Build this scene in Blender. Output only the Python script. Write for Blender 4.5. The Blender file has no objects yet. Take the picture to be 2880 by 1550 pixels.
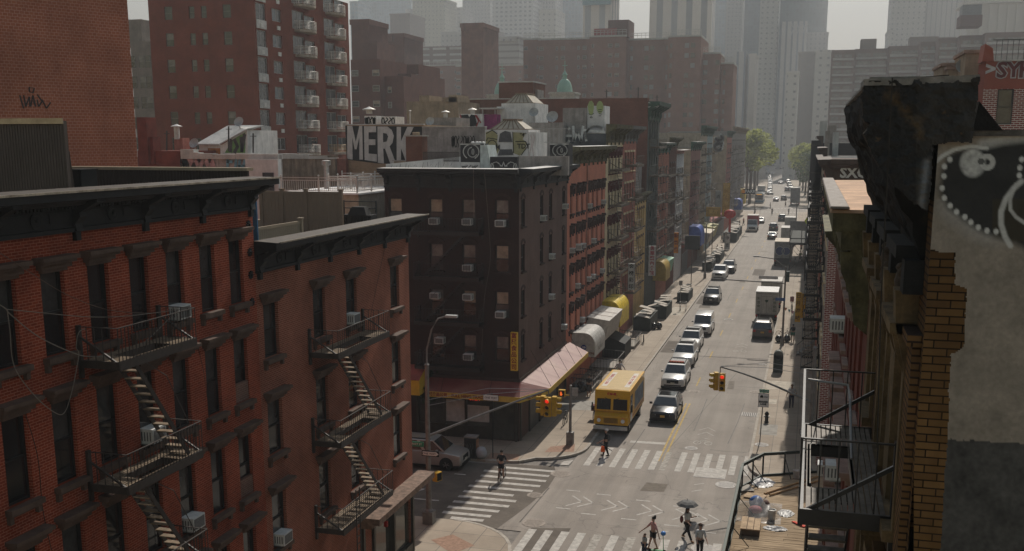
import bpy,bmesh,math,random
from mathutils import Vector as V,Matrix,noise
rnd=random.Random(11)
SC=bpy.context.scene;COL=SC.collection
F,YH,XS,CX,CY,H=2950.0,395.0,2285.0,1440.0,960.0,19.6
_p=math.atan((CY-YH)/F)
_U=V((0,math.cos(_p),-math.sin(_p)))
_S=V((XS-CX,CY-YH,F)).normalized()
_R=V(_S.cross(_U))
if _R.x<0:_R=-_R
CAMR=Matrix((_R,_S,_U))
def ray(x,y):return CAMR@V((x-CX,CY-y,F))
def at_z(x,y,z=0.0):r=ray(x,y);return V((0,0,H))+r*((z-H)/r.z)
def at_x(x,y,X):r=ray(x,y);return V((0,0,H))+r*(X/r.x)
def at_y(x,y,Y):r=ray(x,y);return V((0,0,H))+r*(Y/r.y)
def nt_new(name):
 m=bpy.data.materials.new(name);m.use_nodes=True
 nt=m.node_tree;nt.nodes.clear()
 out=nt.nodes.new('ShaderNodeOutputMaterial');b=nt.nodes.new('ShaderNodeBsdfPrincipled')
 nt.links.new(b.outputs[0],out.inputs[0])
 return m,nt,b
def nd(nt,t,**k):
 n=nt.nodes.new('ShaderNode'+t)
 for a,v in k.items():
  if hasattr(n,a):setattr(n,a,v)
  else:n.inputs[a].default_value=v
 return n
def mixc(nt,fac,a,b,mode='MIX'):
 n=nt.nodes.new('ShaderNodeMix');n.data_type='RGBA';n.blend_type=mode
 for s,v in ((0,fac),(6,a),(7,b)):
  if hasattr(v,'is_linked') or hasattr(v,'links'):nt.links.new(v,n.inputs[s])
  else:n.inputs[s].default_value=(*v,1) if isinstance(v,tuple) and len(v)==3 else v
 return n.outputs[2]
def ramp(nt,src,p0,p1,c0=(0,0,0),c1=(1,1,1)):
 r=nt.nodes.new('ShaderNodeValToRGB');nt.links.new(src,r.inputs[0])
 e=r.color_ramp.elements;e[0].position=p0;e[1].position=p1
 e[0].color=(*c0,1);e[1].color=(*c1,1)
 return r.outputs[0]
def wall_uv(nt):
 """(along wall, height) from object-space position and facing direction"""
 g=nd(nt,'NewGeometry');tc=nd(nt,'NewGeometry')
 sn=nd(nt,'SeparateXYZ');nt.links.new(g.outputs['True Normal'],sn.inputs[0])
 sp=nd(nt,'SeparateXYZ');nt.links.new(tc.outputs['Position'],sp.inputs[0])
 ab=nd(nt,'Math',operation='ABSOLUTE');nt.links.new(sn.outputs[0],ab.inputs[0])
 gt=nd(nt,'Math',operation='GREATER_THAN');gt.inputs[1].default_value=.6;nt.links.new(ab.outputs[0],gt.inputs[0])
 mx=nd(nt,'Mix');nt.links.new(gt.outputs[0],mx.inputs[0]);nt.links.new(sp.outputs[0],mx.inputs[2]);nt.links.new(sp.outputs[1],mx.inputs[3])
 cb=nd(nt,'CombineXYZ');nt.links.new(mx.outputs[0],cb.inputs[0]);nt.links.new(sp.outputs[2],cb.inputs[1])
 return cb.outputs[0],tc.outputs['Position']
def noisef(nt,vec,scale,detail=4,rough=.6,stretch=None):
 n=nd(nt,'TexNoise');n.inputs['Scale'].default_value=scale;n.inputs['Detail'].default_value=detail;n.inputs['Roughness'].default_value=rough
 if stretch:
  mp=nd(nt,'Mapping');mp.inputs['Scale'].default_value=stretch;nt.links.new(vec,mp.inputs[0]);vec=mp.outputs[0]
 if vec is not None:nt.links.new(vec,n.inputs['Vector'])
 return n.outputs[0]
_mc={}
def M(name,col,rough=.75,metal=0.,var=.25,scale=2.5,bump=0.,spec=.16,coat=0.,obj=False,dirt=0.):
 """plain weathered surface: base colour broken up by two sizes of noise"""
 if name in _mc:return _mc[name]
 m,nt,b=nt_new(name)
 tc=nd(nt,'TexCoord') if obj else nd(nt,'NewGeometry')
 vec=tc.outputs['Object'] if obj else tc.outputs['Position']
 c=tuple(col)
 if var>0:
  lo=tuple(x*(1-var) for x in c);hi=tuple(min(1,x*(1+var)) for x in c)
  f1=ramp(nt,noisef(nt,vec,scale),.3,.7,lo,hi)
  f2=ramp(nt,noisef(nt,vec,scale*7,3),.35,.75,(1-var*.5,)*3,(1,1,1))
  out=mixc(nt,1.,f1,f2,'MULTIPLY')
  if dirt>0:
   s=ramp(nt,noisef(nt,vec,1.3,5,.7,(3,3,.35)),.45,.75,(0,0,0),(dirt,)*3)
   out=mixc(nt,s,out,tuple(x*.25 for x in c))
  nt.links.new(out,b.inputs['Base Color'])
 else:b.inputs['Base Color'].default_value=(*c,1)
 b.inputs['Roughness'].default_value=rough;b.inputs['Metallic'].default_value=metal
 b.inputs['Specular IOR Level'].default_value=spec
 if coat:b.inputs['Coat Weight'].default_value=coat;b.inputs['Coat Roughness'].default_value=.08
 if bump:
  bp=nd(nt,'Bump');bp.inputs['Strength'].default_value=bump;bp.inputs['Distance'].default_value=.02
  nt.links.new(noisef(nt,vec,scale*10,4),bp.inputs['Height']);nt.links.new(bp.outputs[0],b.inputs['Normal'])
 _mc[name]=m;return m
def brick(name,c1,c2,mortar,w=.21,h=.072,ms=.008,stain=.35,bump=.4,stains=(.3,.3,.3)):
 if name in _mc:return _mc[name]
 m,nt,b=nt_new(name);uv,pos=wall_uv(nt)
 t=nd(nt,'TexBrick');nt.links.new(uv,t.inputs['Vector'])
 t.inputs['Color1'].default_value=(*c1,1);t.inputs['Color2'].default_value=(*c2,1);t.inputs['Mortar'].default_value=(*mortar,1)
 t.inputs['Scale'].default_value=1;t.inputs['Mortar Size'].default_value=ms;t.inputs['Brick Width'].default_value=w;t.inputs['Row Height'].default_value=h
 t.inputs['Bias'].default_value=0;t.inputs['Mortar Smooth'].default_value=.2
 f=ramp(nt,noisef(nt,pos,.45,5,.65),.35,.72,(1-stain,)*3,(1.05,1.05,1.05))
 o=mixc(nt,1.,t.outputs[0],f,'MULTIPLY')
 s=ramp(nt,noisef(nt,pos,.9,6,.7,(2.5,2.5,.3)),.5,.8,(0,0,0),(stain,)*3)
 o=mixc(nt,s,o,tuple(a*b_ for a,b_ in zip(c1,stains)))
 nt.links.new(o,b.inputs['Base Color']);b.inputs['Roughness'].default_value=.85;b.inputs['Specular IOR Level'].default_value=.08
 if bump:
  bp=nd(nt,'Bump');bp.inputs['Strength'].default_value=bump;bp.inputs['Distance'].default_value=.01;bp.invert=True
  nt.links.new(t.outputs['Fac'],bp.inputs['Height']);nt.links.new(bp.outputs[0],b.inputs['Normal'])
 _mc[name]=m;return m
def gridwall(name,wall,glass,w,h,ms,rough=.5):
 """far curtain wall: rows of panes in a frame grid"""
 if name in _mc:return _mc[name]
 m,nt,b=nt_new(name);uv,pos=wall_uv(nt)
 t=nd(nt,'TexBrick');nt.links.new(uv,t.inputs['Vector']);t.offset=0
 g2=tuple(x*1.7 for x in glass)
 t.inputs['Color1'].default_value=(*glass,1);t.inputs['Color2'].default_value=(*g2,1);t.inputs['Mortar'].default_value=(*wall,1)
 t.inputs['Scale'].default_value=1;t.inputs['Mortar Size'].default_value=ms;t.inputs['Brick Width'].default_value=w;t.inputs['Row Height'].default_value=h
 f=ramp(nt,noisef(nt,pos,.02,3),.3,.7,(.8,.8,.8),(1.1,1.1,1.1))
 nt.links.new(mixc(nt,1.,t.outputs[0],f,'MULTIPLY'),b.inputs['Base Color']);b.inputs['Roughness'].default_value=rough
 _mc[name]=m;return m
def glassm(name,col,rough=.08,spec=.6,var=.5,scale=1.2):
 return M(name,col,rough,0,var,scale,0,spec)
class MB:
 def __init__(s):s.v=[];s.f=[];s.m=[]
 def poly(s,pts,m=0):
  i=len(s.v);s.v+=[tuple(p) for p in pts];s.f.append(tuple(range(i,i+len(pts))));s.m.append(m)
 def hexa(s,p,m=0):
  i=len(s.v);s.v+=[tuple(q) for q in p]
  for q in ((3,2,1,0),(4,5,6,7),(0,1,5,4),(1,2,6,5),(2,3,7,6),(3,0,4,7)):
   s.f.append(tuple(i+k for k in q));s.m.append(m)
  return s
 def box(s,x0,x1,y0,y1,z0,z1,m=0):
  if x0>x1:x0,x1=x1,x0
  if y0>y1:y0,y1=y1,y0
  if z0>z1:z0,z1=z1,z0
  return s.hexa([(x0,y0,z0),(x1,y0,z0),(x1,y1,z0),(x0,y1,z0),(x0,y0,z1),(x1,y0,z1),(x1,y1,z1),(x0,y1,z1)],m)
 def obox(s,c,sz,rot=None,m=0):
  c=V(c);rot=rot or Matrix.Identity(3);a,b,d=sz[0]/2,sz[1]/2,sz[2]/2
  return s.hexa([c+rot@V(q) for q in ((-a,-b,-d),(a,-b,-d),(a,b,-d),(-a,b,-d),(-a,-b,d),(a,-b,d),(a,b,d),(-a,b,d))],m)
 def bar(s,p0,p1,w,h=None,m=0,up=(0,0,1)):
  p0,p1=V(p0),V(p1);h=h or w;d=(p1-p0);L=d.length
  if L<1e-6:return s
  d.normalize();u=V(up)
  if abs(d.dot(u))>.98:u=V((1,0,0)) if abs(d.x)<.9 else V((0,1,0))
  r=d.cross(u).normalized();u=r.cross(d).normalized()
  return s.obox((p0+p1)/2,(w,L,h),Matrix((r,d,u)).transposed(),m)
 def prism(s,pts,d,m=0,cap=True):
  d=V(d);n=len(pts);i=len(s.v);s.v+=[tuple(p) for p in pts]+[tuple(V(p)+d) for p in pts]
  if cap:s.f+=[tuple(i+k for k in range(n))[::-1],tuple(i+n+k for k in range(n))];s.m+=[m,m]
  for k in range(n):s.f.append((i+k,i+(k+1)%n,i+n+(k+1)%n,i+n+k));s.m.append(m)
  return s
 def tube(s,pts,r,n=6,m=0,r1=None,cap=True):
  pts=[V(p) for p in pts];N=len(pts);i=len(s.v)
  for k,p in enumerate(pts):
   d=(pts[min(k+1,N-1)]-pts[max(k-1,0)]).normalized()
   u=V((0,0,1)) if abs(d.z)<.9 else V((1,0,0))
   a=d.cross(u).normalized();b=d.cross(a);rr=r if r1 is None else r+(r1-r)*k/(N-1)
   for j in range(n):
    t=2*math.pi*j/n;s.v.append(tuple(p+(a*math.cos(t)+b*math.sin(t))*rr))
  for k in range(N-1):
   for j in range(n):
    a=i+k*n+j;b=i+k*n+(j+1)%n;s.f.append((a,b,b+n,a+n));s.m.append(m)
  if cap:s.f+=[tuple(i+j for j in range(n)),tuple(i+(N-1)*n+j for j in range(n))[::-1]];s.m+=[m,m]
  return s
 def lathe(s,c,prof,n=16,m=0,ax='z'):
  i=len(s.v)
  for r,h in prof:
   for j in range(n):
    t=2*math.pi*j/n;a,b=r*math.cos(t),r*math.sin(t)
    q=(a,b,h) if ax=='z' else ((h,a,b) if ax=='x' else (a,h,b));s.v.append((c[0]+q[0],c[1]+q[1],c[2]+q[2]))
  for k in range(len(prof)-1):
   for j in range(n):
    a=i+k*n+j;b=i+k*n+(j+1)%n;s.f.append((a,b,b+n,a+n));s.m.append(m)
  s.f+=[tuple(i+j for j in range(n)),tuple(i+(len(prof)-1)*n+j for j in range(n))[::-1]];s.m+=[m,m]
  return s
 def ell(s,c,r,n=10,k=6,m=0,rot=None):
  i=len(s.v);rot=rot or Matrix.Identity(3)
  for a in range(k+1):
   ph=math.pi*a/k
   for b in range(n):
    t=2*math.pi*b/n
    s.v.append(tuple(V(c)+rot@V((r[0]*math.sin(ph)*math.cos(t),r[1]*math.sin(ph)*math.sin(t),r[2]*math.cos(ph)))))
  for a in range(k):
   for b in range(n):
    p=i+a*n+b;q=i+a*n+(b+1)%n;s.f.append((p,q,q+n,p+n));s.m.append(m)
  return s
 def wall(s,ax,c,u0,u1,z0,z1,holes,inn=0.,m=0,mr=None):
  """wall plane with rectangular openings; reveals go inwards to c+inn"""
  mr=m if mr is None else mr
  P=(lambda u,z,k=c:(k,u,z)) if ax=='x' else (lambda u,z,k=c:(u,k,z))
  us=sorted({u0,u1,*[a for h in holes for a in h[:2] if u0<a<u1]});zs=sorted({z0,z1,*[a for h in holes for a in h[2:4] if z0<a<z1]})
  for i in range(len(us)-1):
   for j in range(len(zs)-1):
    a,b,cc,d=us[i],us[i+1],zs[j],zs[j+1];um,zm=(a+b)/2,(cc+d)/2
    if any(h[0]<um<h[1] and h[2]<zm<h[3] for h in holes):continue
    s.poly([P(a,cc),P(b,cc),P(b,d),P(a,d)],m)
  if inn:
   for h in holes:
    a,b,cc,d=h[:4];k=c+inn
    for p,q in (((a,cc),(b,cc)),((b,cc),(b,d)),((b,d),(a,d)),((a,d),(a,cc))):
     s.poly([P(*p),P(*q),P(*q,k),P(*p,k)],mr)
  return s
 def mesh(s,name,mats,smooth=False,off=None):
  me=bpy.data.meshes.new(name);o=V(off) if off is not None else V((0,0,0))
  me.from_pydata([(a[0]-o.x,a[1]-o.y,a[2]-o.z) for a in s.v],[],s.f)
  if not isinstance(mats,(list,tuple)):mats=[mats]
  for q in mats:me.materials.append(q)
  me.polygons.foreach_set('material_index',s.m)
  if smooth:me.polygons.foreach_set('use_smooth',[True]*len(s.f))
  me.update();return me
 def build(s,name,mats,parent=None,smooth=False,world=True):
  off=None
  if parent is not None and world:
   off=V((0,0,0));p=parent
   while p:off+=p.location;p=p.parent
  o=bpy.data.objects.new(name,s.mesh(name,mats,smooth,off));COL.objects.link(o)
  if parent is not None:o.parent=parent
  return o
def tag(o,label=None,cat=None,group=None,kind=None):
 if label:o['label']=label
 if cat:o['category']=cat
 if group:o['group']=group
 if kind:o['kind']=kind
 return o
def thing(name,label,cat,loc=(0,0,0),rz=0.,group=None):
 o=bpy.data.objects.new(name,None);COL.objects.link(o);o.location=loc;o.rotation_euler=(0,0,rz);o.empty_display_size=.2
 return tag(o,label,cat,group)
def put(me,name,parent,loc,rz=0.,scale=None):
 o=bpy.data.objects.new(name,me);COL.objects.link(o);o.parent=parent;o.location=loc;o.rotation_euler=(0,0,rz)
 if scale:o.scale=scale
 return o
def copy_tree(o,parent=None):
 c=o.copy();COL.objects.link(c);c.parent=parent
 for ch in list(o.children):copy_tree(ch,c)
 return c
_fontcache={}
def text(s,size,parent,loc,rot,mat,name='lettering',ext=.004,align='CENTER',bold=0.,sx=1.):
 cu=bpy.data.curves.new(name,'FONT');cu.body=s;cu.size=size;cu.extrude=ext;cu.offset=bold;cu.align_x=align;cu.align_y='CENTER'
 cu.resolution_u=2;cu.materials.append(mat)
 tmp=bpy.data.objects.new('tmp',cu);me=bpy.data.meshes.new_from_object(tmp);bpy.data.objects.remove(tmp);bpy.data.curves.remove(cu);me.name=name
 o=bpy.data.objects.new(name,me);COL.objects.link(o);o.parent=parent;o.location=loc;o.rotation_euler=rot;o.scale=(sx,1,1)
 return o
RC=(math.pi/2,0,0)
RX=(math.pi/2,0,math.pi/2)
RNX=(math.pi/2,0,-math.pi/2)
def ordinal(n):return ['zeroth','first','second','third','fourth','fifth','sixth','seventh','eighth','ninth','tenth','eleventh','twelfth','thirteenth','fourteenth'][n]
C_=lambda r,g,b:(r,g,b)
red_brick=brick('red_brick',(.34,.062,.026),(.24,.042,.018),(.46,.17,.11),ms=.010)
red_brick_light=brick('orange_red_brick',(.30,.088,.048),(.24,.066,.034),(.44,.22,.155),ms=.011)
tower_brick=brick('tower_brick',(.21,.058,.034),(.185,.048,.028),(.23,.085,.055),.3,.1,.01,.25)
pale_brick_wall=brick('salmon_brick',(.40,.13,.07),(.34,.105,.055),(.52,.26,.19),.22,.15,.014,.3)
brown_brick=brick('brown_brick',(.16,.06,.042),(.125,.045,.032),(.12,.07,.055),stain=.3)
rust_brick=brick('rust_brick',(.2,.08,.05),(.16,.06,.04),(.22,.13,.1))
far_brick=brick('housing_brick',(.24,.12,.085),(.21,.10,.07),(.25,.15,.12),.6,.2,.01,.2,0)
tan_brick=brick('tan_brick',(.36,.24,.14),(.31,.2,.12),(.38,.27,.18))
quoin_brick=brick('yellow_brick',(.20,.11,.045),(.14,.075,.03),(.04,.025,.018),.2,.078,.012,.5,.8)
white_joint_brick=brick('white_jointed_brick',(.26,.07,.05),(.2,.05,.04),(.55,.5,.45),.3,.11,.018,.15)
brown_paint=M('brown_painted_masonry',(.034,.014,.010),.8,var=.25,scale=.7,bump=.3,dirt=.3)
brown_paint_lit=M('lit_brown_painted_masonry',(.14,.085,.07),.8,var=.2,scale=.7,bump=.2,dirt=.3)  # brown tenement's street face, its brighter lighting put into the colour
orange_paint=M('salmon_painted_masonry',(.62,.23,.15),.8,var=.15,scale=.7,dirt=.3)
cream_paint=M('cream_painted_masonry',(.74,.6,.38),.8,var=.2,scale=.8,dirt=.4)
ochre_paint=M('ochre_masonry',(.62,.42,.18),.8,var=.2,scale=.8,dirt=.3)
grey_stucco=M('grey_stucco',(.3,.26,.23),.9,var=.25,scale=1.2,bump=.2,dirt=.5)
tan_stucco=M('tan_stucco',(.33,.25,.17),.9,var=.25,scale=1.1,bump=.2,dirt=.5)
white_stucco=M('white_painted_stucco',(.74,.71,.68),.85,var=.18,scale=1.3,dirt=.4)
brownstone=M('brownstone_trim',(.105,.068,.052),.7,var=.25,scale=3,bump=.2)
black_paint=M('black_painted_metal',(.012,.0125,.014),.6,var=.4,scale=4,bump=.15,spec=.3)
green_paint=M('green_painted_metal',(.035,.085,.055),.6,var=.35,scale=2,dirt=.4)
olive_paint=M('olive_weathered_cornice',(.13,.115,.06),.8,var=.5,scale=2.5,bump=.4,dirt=.6)
copper=M('green_copper',(.27,.42,.34),.6,var=.15,scale=.8)
roof_tar=M('tar_roof',(.07,.068,.065),.9,var=.3,scale=1)
silver_roof=M('silver_roof_coating',(.5,.48,.45),.55,var=.25,scale=.9,dirt=.3)
sash_dark=M('dark_window_sash',(.02,.018,.017),.5,var=.2,scale=3)
sash_white=M('white_window_sash',(.5,.49,.47),.5,var=.15,scale=3)
glass_dark=glassm('dark_window_glass',(.018,.018,.018),.1)
glass_mid=glassm('grey_window_glass',(.05,.05,.048),.12)
glass_pale=glassm('curtained_window_glass',(.17,.155,.14),.2)
glass_warm=glassm('blinded_window_glass',(.33,.25,.18),.25,.5,.35,2.)
glass_blue=glassm('bluish_window_glass',(.06,.08,.095),.1)
steel=M('galvanised_steel',(.34,.33,.32),.45,.6,var=.2,scale=3)
steel_bright=M('stainless_steel',(.5,.48,.45),.4,.3,var=.15,scale=4)
iron=M('fire_escape_iron',(.035,.025,.02),.65,.1,var=.4,scale=5,bump=.1,spec=.5)
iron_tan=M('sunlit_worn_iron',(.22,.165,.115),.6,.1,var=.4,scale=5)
iron_black=M('black_iron',(.012,.012,.013),.4,.2,var=.4,scale=6,bump=.1,spec=.5)
ac_white=M('air_conditioner_white',(.62,.61,.58),.5,var=.12,scale=5)
ac_grille=M('air_conditioner_grille',(.16,.155,.15),.6,var=.3,scale=20)
wood=M('plank_wood',(.42,.30,.19),.8,var=.35,scale=3,bump=.3)
white_mark=M('white_road_paint',(.44,.41,.37),.8,var=.3,scale=3.5)
yellow_mark=M('yellow_road_paint',(.45,.31,.10),.8,var=.35,scale=3.5)
sig_yellow=M('traffic_yellow',(.50,.29,.02),.45,var=.15,scale=6)
blackm=M('matt_black',(.012,.012,.012),.7,var=.2)
white_paint=M('white_paint',(.7,.69,.67),.6,var=.1,scale=2)
white_graf=M('white_spray_paint',(.55,.55,.53),.7,var=.2,scale=5)
rubber=M('tyre_rubber',(.015,.015,.015),.8,var=.2)
concrete=M('concrete',(.36,.33,.29),.9,var=.2,scale=1.5,dirt=.2)
def emit(name,col,st):
 m,nt,b=nt_new(name);b.inputs['Base Color'].default_value=(*col,1);b.inputs['Emission Color'].default_value=(*col,1);b.inputs['Emission Strength'].default_value=st;return m
HAZE_D=.00056
# ================================================================ camera, sun, sky, haze
cam=bpy.data.cameras.new('camera');cam.sensor_width=36;cam.lens=36*F/2880;cam.shift_y=(CY-775)/2880;cam.clip_end=8000;cam.clip_start=.1
co=bpy.data.objects.new('camera',cam);COL.objects.link(co)
r_,u_,f_=CAMR@V((1,0,0)),CAMR@V((0,1,0)),CAMR@V((0,0,1))
mw=Matrix(((r_.x,u_.x,-f_.x,0),(r_.y,u_.y,-f_.y,0),(r_.z,u_.z,-f_.z,H),(0,0,0,1)));co.matrix_world=mw
SC.camera=co
SUN_EL,SUN_AZ=math.radians(42),math.radians(3.2)
sl=bpy.data.lights.new('sun','SUN');sl.energy=5.0;sl.angle=math.radians(.6);sl.color=(1,.93,.83)
so=bpy.data.objects.new('sun',sl);COL.objects.link(so)
sd=V((math.sin(SUN_AZ)*math.cos(SUN_EL),math.cos(SUN_AZ)*math.cos(SUN_EL),math.sin(SUN_EL)))
so.rotation_euler=sd.to_track_quat('Z','Y').to_euler();so.location=(0,0,60)
w=bpy.data.worlds.new('World');SC.world=w;w.use_nodes=True;nt=w.node_tree;nt.nodes.clear()
ow=nt.nodes.new('ShaderNodeOutputWorld');bg=nt.nodes.new('ShaderNodeBackground');sk=nt.nodes.new('ShaderNodeTexSky')
sk.sky_type='NISHITA';sk.sun_disc=False;sk.sun_elevation=SUN_EL;sk.sun_rotation=SUN_AZ;sk.air_density=2.2;sk.dust_density=1.0;sk.ozone_density=1.0
nt.links.new(sk.outputs[0],bg.inputs[0]);bg.inputs[1].default_value=.066;nt.links.new(bg.outputs[0],ow.inputs[0])
vs=SC.view_settings;SC.display_settings.display_device='sRGB';vs.view_transform='Standard';vs.look='None';vs.gamma=1;vs.exposure=.36;vs.use_curve_mapping=False
cy_=SC.cycles;cy_.use_denoising=True;cy_.max_bounces=6;cy_.volume_bounces=0;cy_.diffuse_bounces=3;cy_.glossy_bounces=3;cy_.transmission_bounces=4;cy_.transparent_max_bounces=8
cy_.sample_clamp_indirect=4;cy_.caustics_reflective=False;cy_.caustics_refractive=False
try:cy_.denoiser='OPENIMAGEDENOISE'
except Exception:pass
hz=MB().box(-2600,2400,-70,5200,-1.0,610)
hm=bpy.data.materials.new('haze');hm.use_nodes=True;hn=hm.node_tree;hn.nodes.clear()
ho=hn.nodes.new('ShaderNodeOutputMaterial');hv=hn.nodes.new('ShaderNodeVolumePrincipled');hn.links.new(hv.outputs[0],ho.inputs['Volume'])
hv.inputs['Color'].default_value=(.60,.625,.665,1);hv.inputs['Density'].default_value=HAZE_D;hv.inputs['Anisotropy'].default_value=.35
tag(hz.build('haze',hm),kind='stuff')
# ================================================================ ground, roads, pavements
def street_x(Y):
 pts=[(-60,-8.0),(300,-8.0),(350,-8.6),(430,-11.2),(500,-13.6),(650,-20.5),(900,-31),(1500,-60)]
 for (a,b),(c,d) in zip(pts,pts[1:]):
  if Y<=c:return b+(d-b)*(Y-a)/(c-a)
 return -60
def asphalt_mat():
 m,nt,b=nt_new('worn_asphalt');g=nd(nt,'NewGeometry');p=g.outputs['Position']
 a=ramp(nt,noisef(nt,p,.25,6,.65),.3,.7,(.20,.168,.14),(.275,.24,.205))
 s=ramp(nt,noisef(nt,p,.5,4,.6,(2.2,.06,1)),.4,.7,(.82,.82,.82),(1.08,1.08,1.08))
 fine=ramp(nt,noisef(nt,p,14,3,.7),.3,.7,(.88,.88,.88),(1.08,1.08,1.08))
 o=mixc(nt,1.,mixc(nt,1.,a,s,'MULTIPLY'),fine,'MULTIPLY')
 vo=nd(nt,'TexVoronoi');vo.feature='DISTANCE_TO_EDGE';vo.inputs['Scale'].default_value=.16
 wn=nd(nt,'TexNoise');wn.inputs['Scale'].default_value=.7;nt.links.new(p,wn.inputs['Vector'])
 wv=nd(nt,'VectorMath',operation='SCALE');wv.inputs['Scale'].default_value=2.5;nt.links.new(wn.outputs['Color'],wv.inputs[0])
 ad=nd(nt,'VectorMath',operation='ADD');nt.links.new(p,ad.inputs[0]);nt.links.new(wv.outputs[0],ad.inputs[1]);nt.links.new(ad.outputs[0],vo.inputs['Vector'])
 cr=ramp(nt,vo.outputs['Distance'],.0,.006,(.62,.62,.62),(1,1,1))
 o=mixc(nt,1.,o,cr,'MULTIPLY')
 stn=ramp(nt,noisef(nt,p,.9,5,.7),.62,.8,(0,0,0),(.45,.45,.45))
 o=mixc(nt,stn,o,(.12,.10,.085))
 nt.links.new(o,b.inputs['Base Color']);b.inputs['Roughness'].default_value=.8;b.inputs['Specular IOR Level'].default_value=.3
 bp=nd(nt,'Bump');bp.inputs['Strength'].default_value=.25;bp.inputs['Distance'].default_value=.01
 nt.links.new(noisef(nt,p,30,3),bp.inputs['Height']);nt.links.new(bp.outputs[0],b.inputs['Normal'])
 return m
def pave_mat():
 m,nt,b=nt_new('concrete_pavement');g=nd(nt,'NewGeometry');p=g.outputs['Position']
 t=nd(nt,'TexBrick');nt.links.new(p,t.inputs['Vector']);t.offset=0;t.inputs['Scale'].default_value=1
 t.inputs['Brick Width'].default_value=1.5;t.inputs['Row Height'].default_value=1.7;t.inputs['Mortar Size'].default_value=.018
 t.inputs['Color1'].default_value=(.33,.27,.205,1);t.inputs['Color2'].default_value=(.27,.215,.16,1);t.inputs['Mortar'].default_value=(.13,.11,.09,1)
 a=ramp(nt,noisef(nt,p,.35,6,.7),.3,.72,(.72,.70,.68),(1.12,1.12,1.12))
 o=mixc(nt,1.,t.outputs[0],a,'MULTIPLY')
 sp=ramp(nt,noisef(nt,p,4,4,.8),.66,.74,(0,0,0),(.35,.35,.35));o=mixc(nt,sp,o,(.1,.085,.07))
 nt.links.new(o,b.inputs['Base Color']);b.inputs['Roughness'].default_value=.85
 return m
asphalt,pave=asphalt_mat(),pave_mat()
gm=MB();gm.poly([(-4000,-500,-.03),(4000,-500,-.03),(4000,6000,-.03),(-4000,6000,-.03)])
tag(gm.build('ground',M('distant_ground',(.2,.18,.16),.9)),kind='structure')
rb=MB();ys=[-30,0,20,49.3,59.7,100,200,300,350,430,500,650,900,1500]
for a,b in zip(ys,ys[1:]):rb.poly([(street_x(a)-5.3,a,0),(street_x(a)+5.6,a,0),(street_x(b)+5.6,b,0),(street_x(b)-5.3,b,0)])
tag(rb.build('road',asphalt),kind='structure')
rb=MB()
for a,b in ((-300,-13.3),(-2.4,300)):
 rb.poly([(a,49.0,0),(b,49.0,0),(b,60.0,0),(a,60.0,0)]);rb.poly([(a,303,0),(b,303,0),(b,322,0),(a,322,0)]);rb.poly([(a,560,.0),(b-12,560,0),(b-12,575,0),(a,575,0)])
tag(rb.build('cross_street',asphalt),kind='structure')
KH=.14
def corner(cx,cy,r,a0,a1,n=8):return [(cx+r*math.cos(math.radians(a0+(a1-a0)*i/n)),cy+r*math.sin(math.radians(a0+(a1-a0)*i/n))) for i in range(n+1)]
def pavement(pts,name='pavement'):
 mb=MB();mb.prism([(x,y,-.02) for x,y in pts],(0,0,KH+.02));o=mb.build(name,pave);tag(o,kind='structure')
 kb=MB();n=len(pts)
 for i in range(n):
  a,b=V((*pts[i],0)),V((*pts[(i+1)%n],0))
  if (a-b).length>.01 and -19<(a.x+b.x)/2<3.5 and a.y<345:kb.bar(a+V((0,0,KH/2+.004)),b+V((0,0,KH/2+.004)),.17,KH+.012)
 tag(kb.build('kerb',M('kerb_stone',(.38,.34,.29),.85,var=.25,scale=3)),kind='structure')
KL,KR=-13.0,-2.75
pavement([(-200,-30),(KL,-30),(KL,43.5)]+[(x,y) for x,y in corner(KL-4.0,45.3,4.0,0,90)]+[(-200,49.3)])
pavement([(-200,59.7)]+[(-18.5,59.7),(-16.5,60.1)]+[(x,y) for x,y in corner(KL-3.2,64.2,3.2,-80,0)]+[(KL,80),(KL,303-3)]+corner(KL-3,300,3,0,90)+[(-200,303)])
pavement([(KR,-30),(60,-30),(60,49.3),(KR+4,49.3)]+corner(KR+4,45.3,4,90,180)[1:])
pavement([(KR,64)]+corner(KR+4,63.7,4,180,270)+[(60,59.7),(60,303),(KR+3,303)]+corner(KR+3,300,3,90,180))
def lane(o,a,b):return [(street_x(y)+o,y) for y in (a,b)]
yy=[322,350,430,500,560];pavement([(street_x(y)-5,y) for y in yy]+[(-160,560),(-160,322)]);pavement([(street_x(y)+5.3,y) for y in yy]+[(120,560),(120,322)])
yy=[575,650,900,1400];pavement([(street_x(y)-5,y) for y in yy]+[(-400,1400),(-400,575)]);pavement([(street_x(y)+5.3,y) for y in yy]+[(300,1400),(300,575)])
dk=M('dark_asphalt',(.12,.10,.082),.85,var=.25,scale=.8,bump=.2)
def sheet(name,mat,polys,z=.004,kind='structure',label=None,cat=None,group=None):
 mb=MB()
 for p in polys:mb.poly([(x,y,z) for x,y in p])
 return tag(mb.build(name,mat),label,cat,group,kind)
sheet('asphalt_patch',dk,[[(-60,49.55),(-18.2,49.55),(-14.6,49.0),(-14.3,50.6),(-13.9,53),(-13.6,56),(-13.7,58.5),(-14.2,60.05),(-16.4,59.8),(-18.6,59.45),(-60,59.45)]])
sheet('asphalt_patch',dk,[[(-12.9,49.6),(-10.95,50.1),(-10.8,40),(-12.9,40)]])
p=at_z(1815,1382);sheet('asphalt_patch',M('brown_asphalt',(.15,.125,.10),.85),[[(-8.45,56.9),(-7.1,57.05),(-7.05,58.5),(-8.3,58.5)]])
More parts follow.
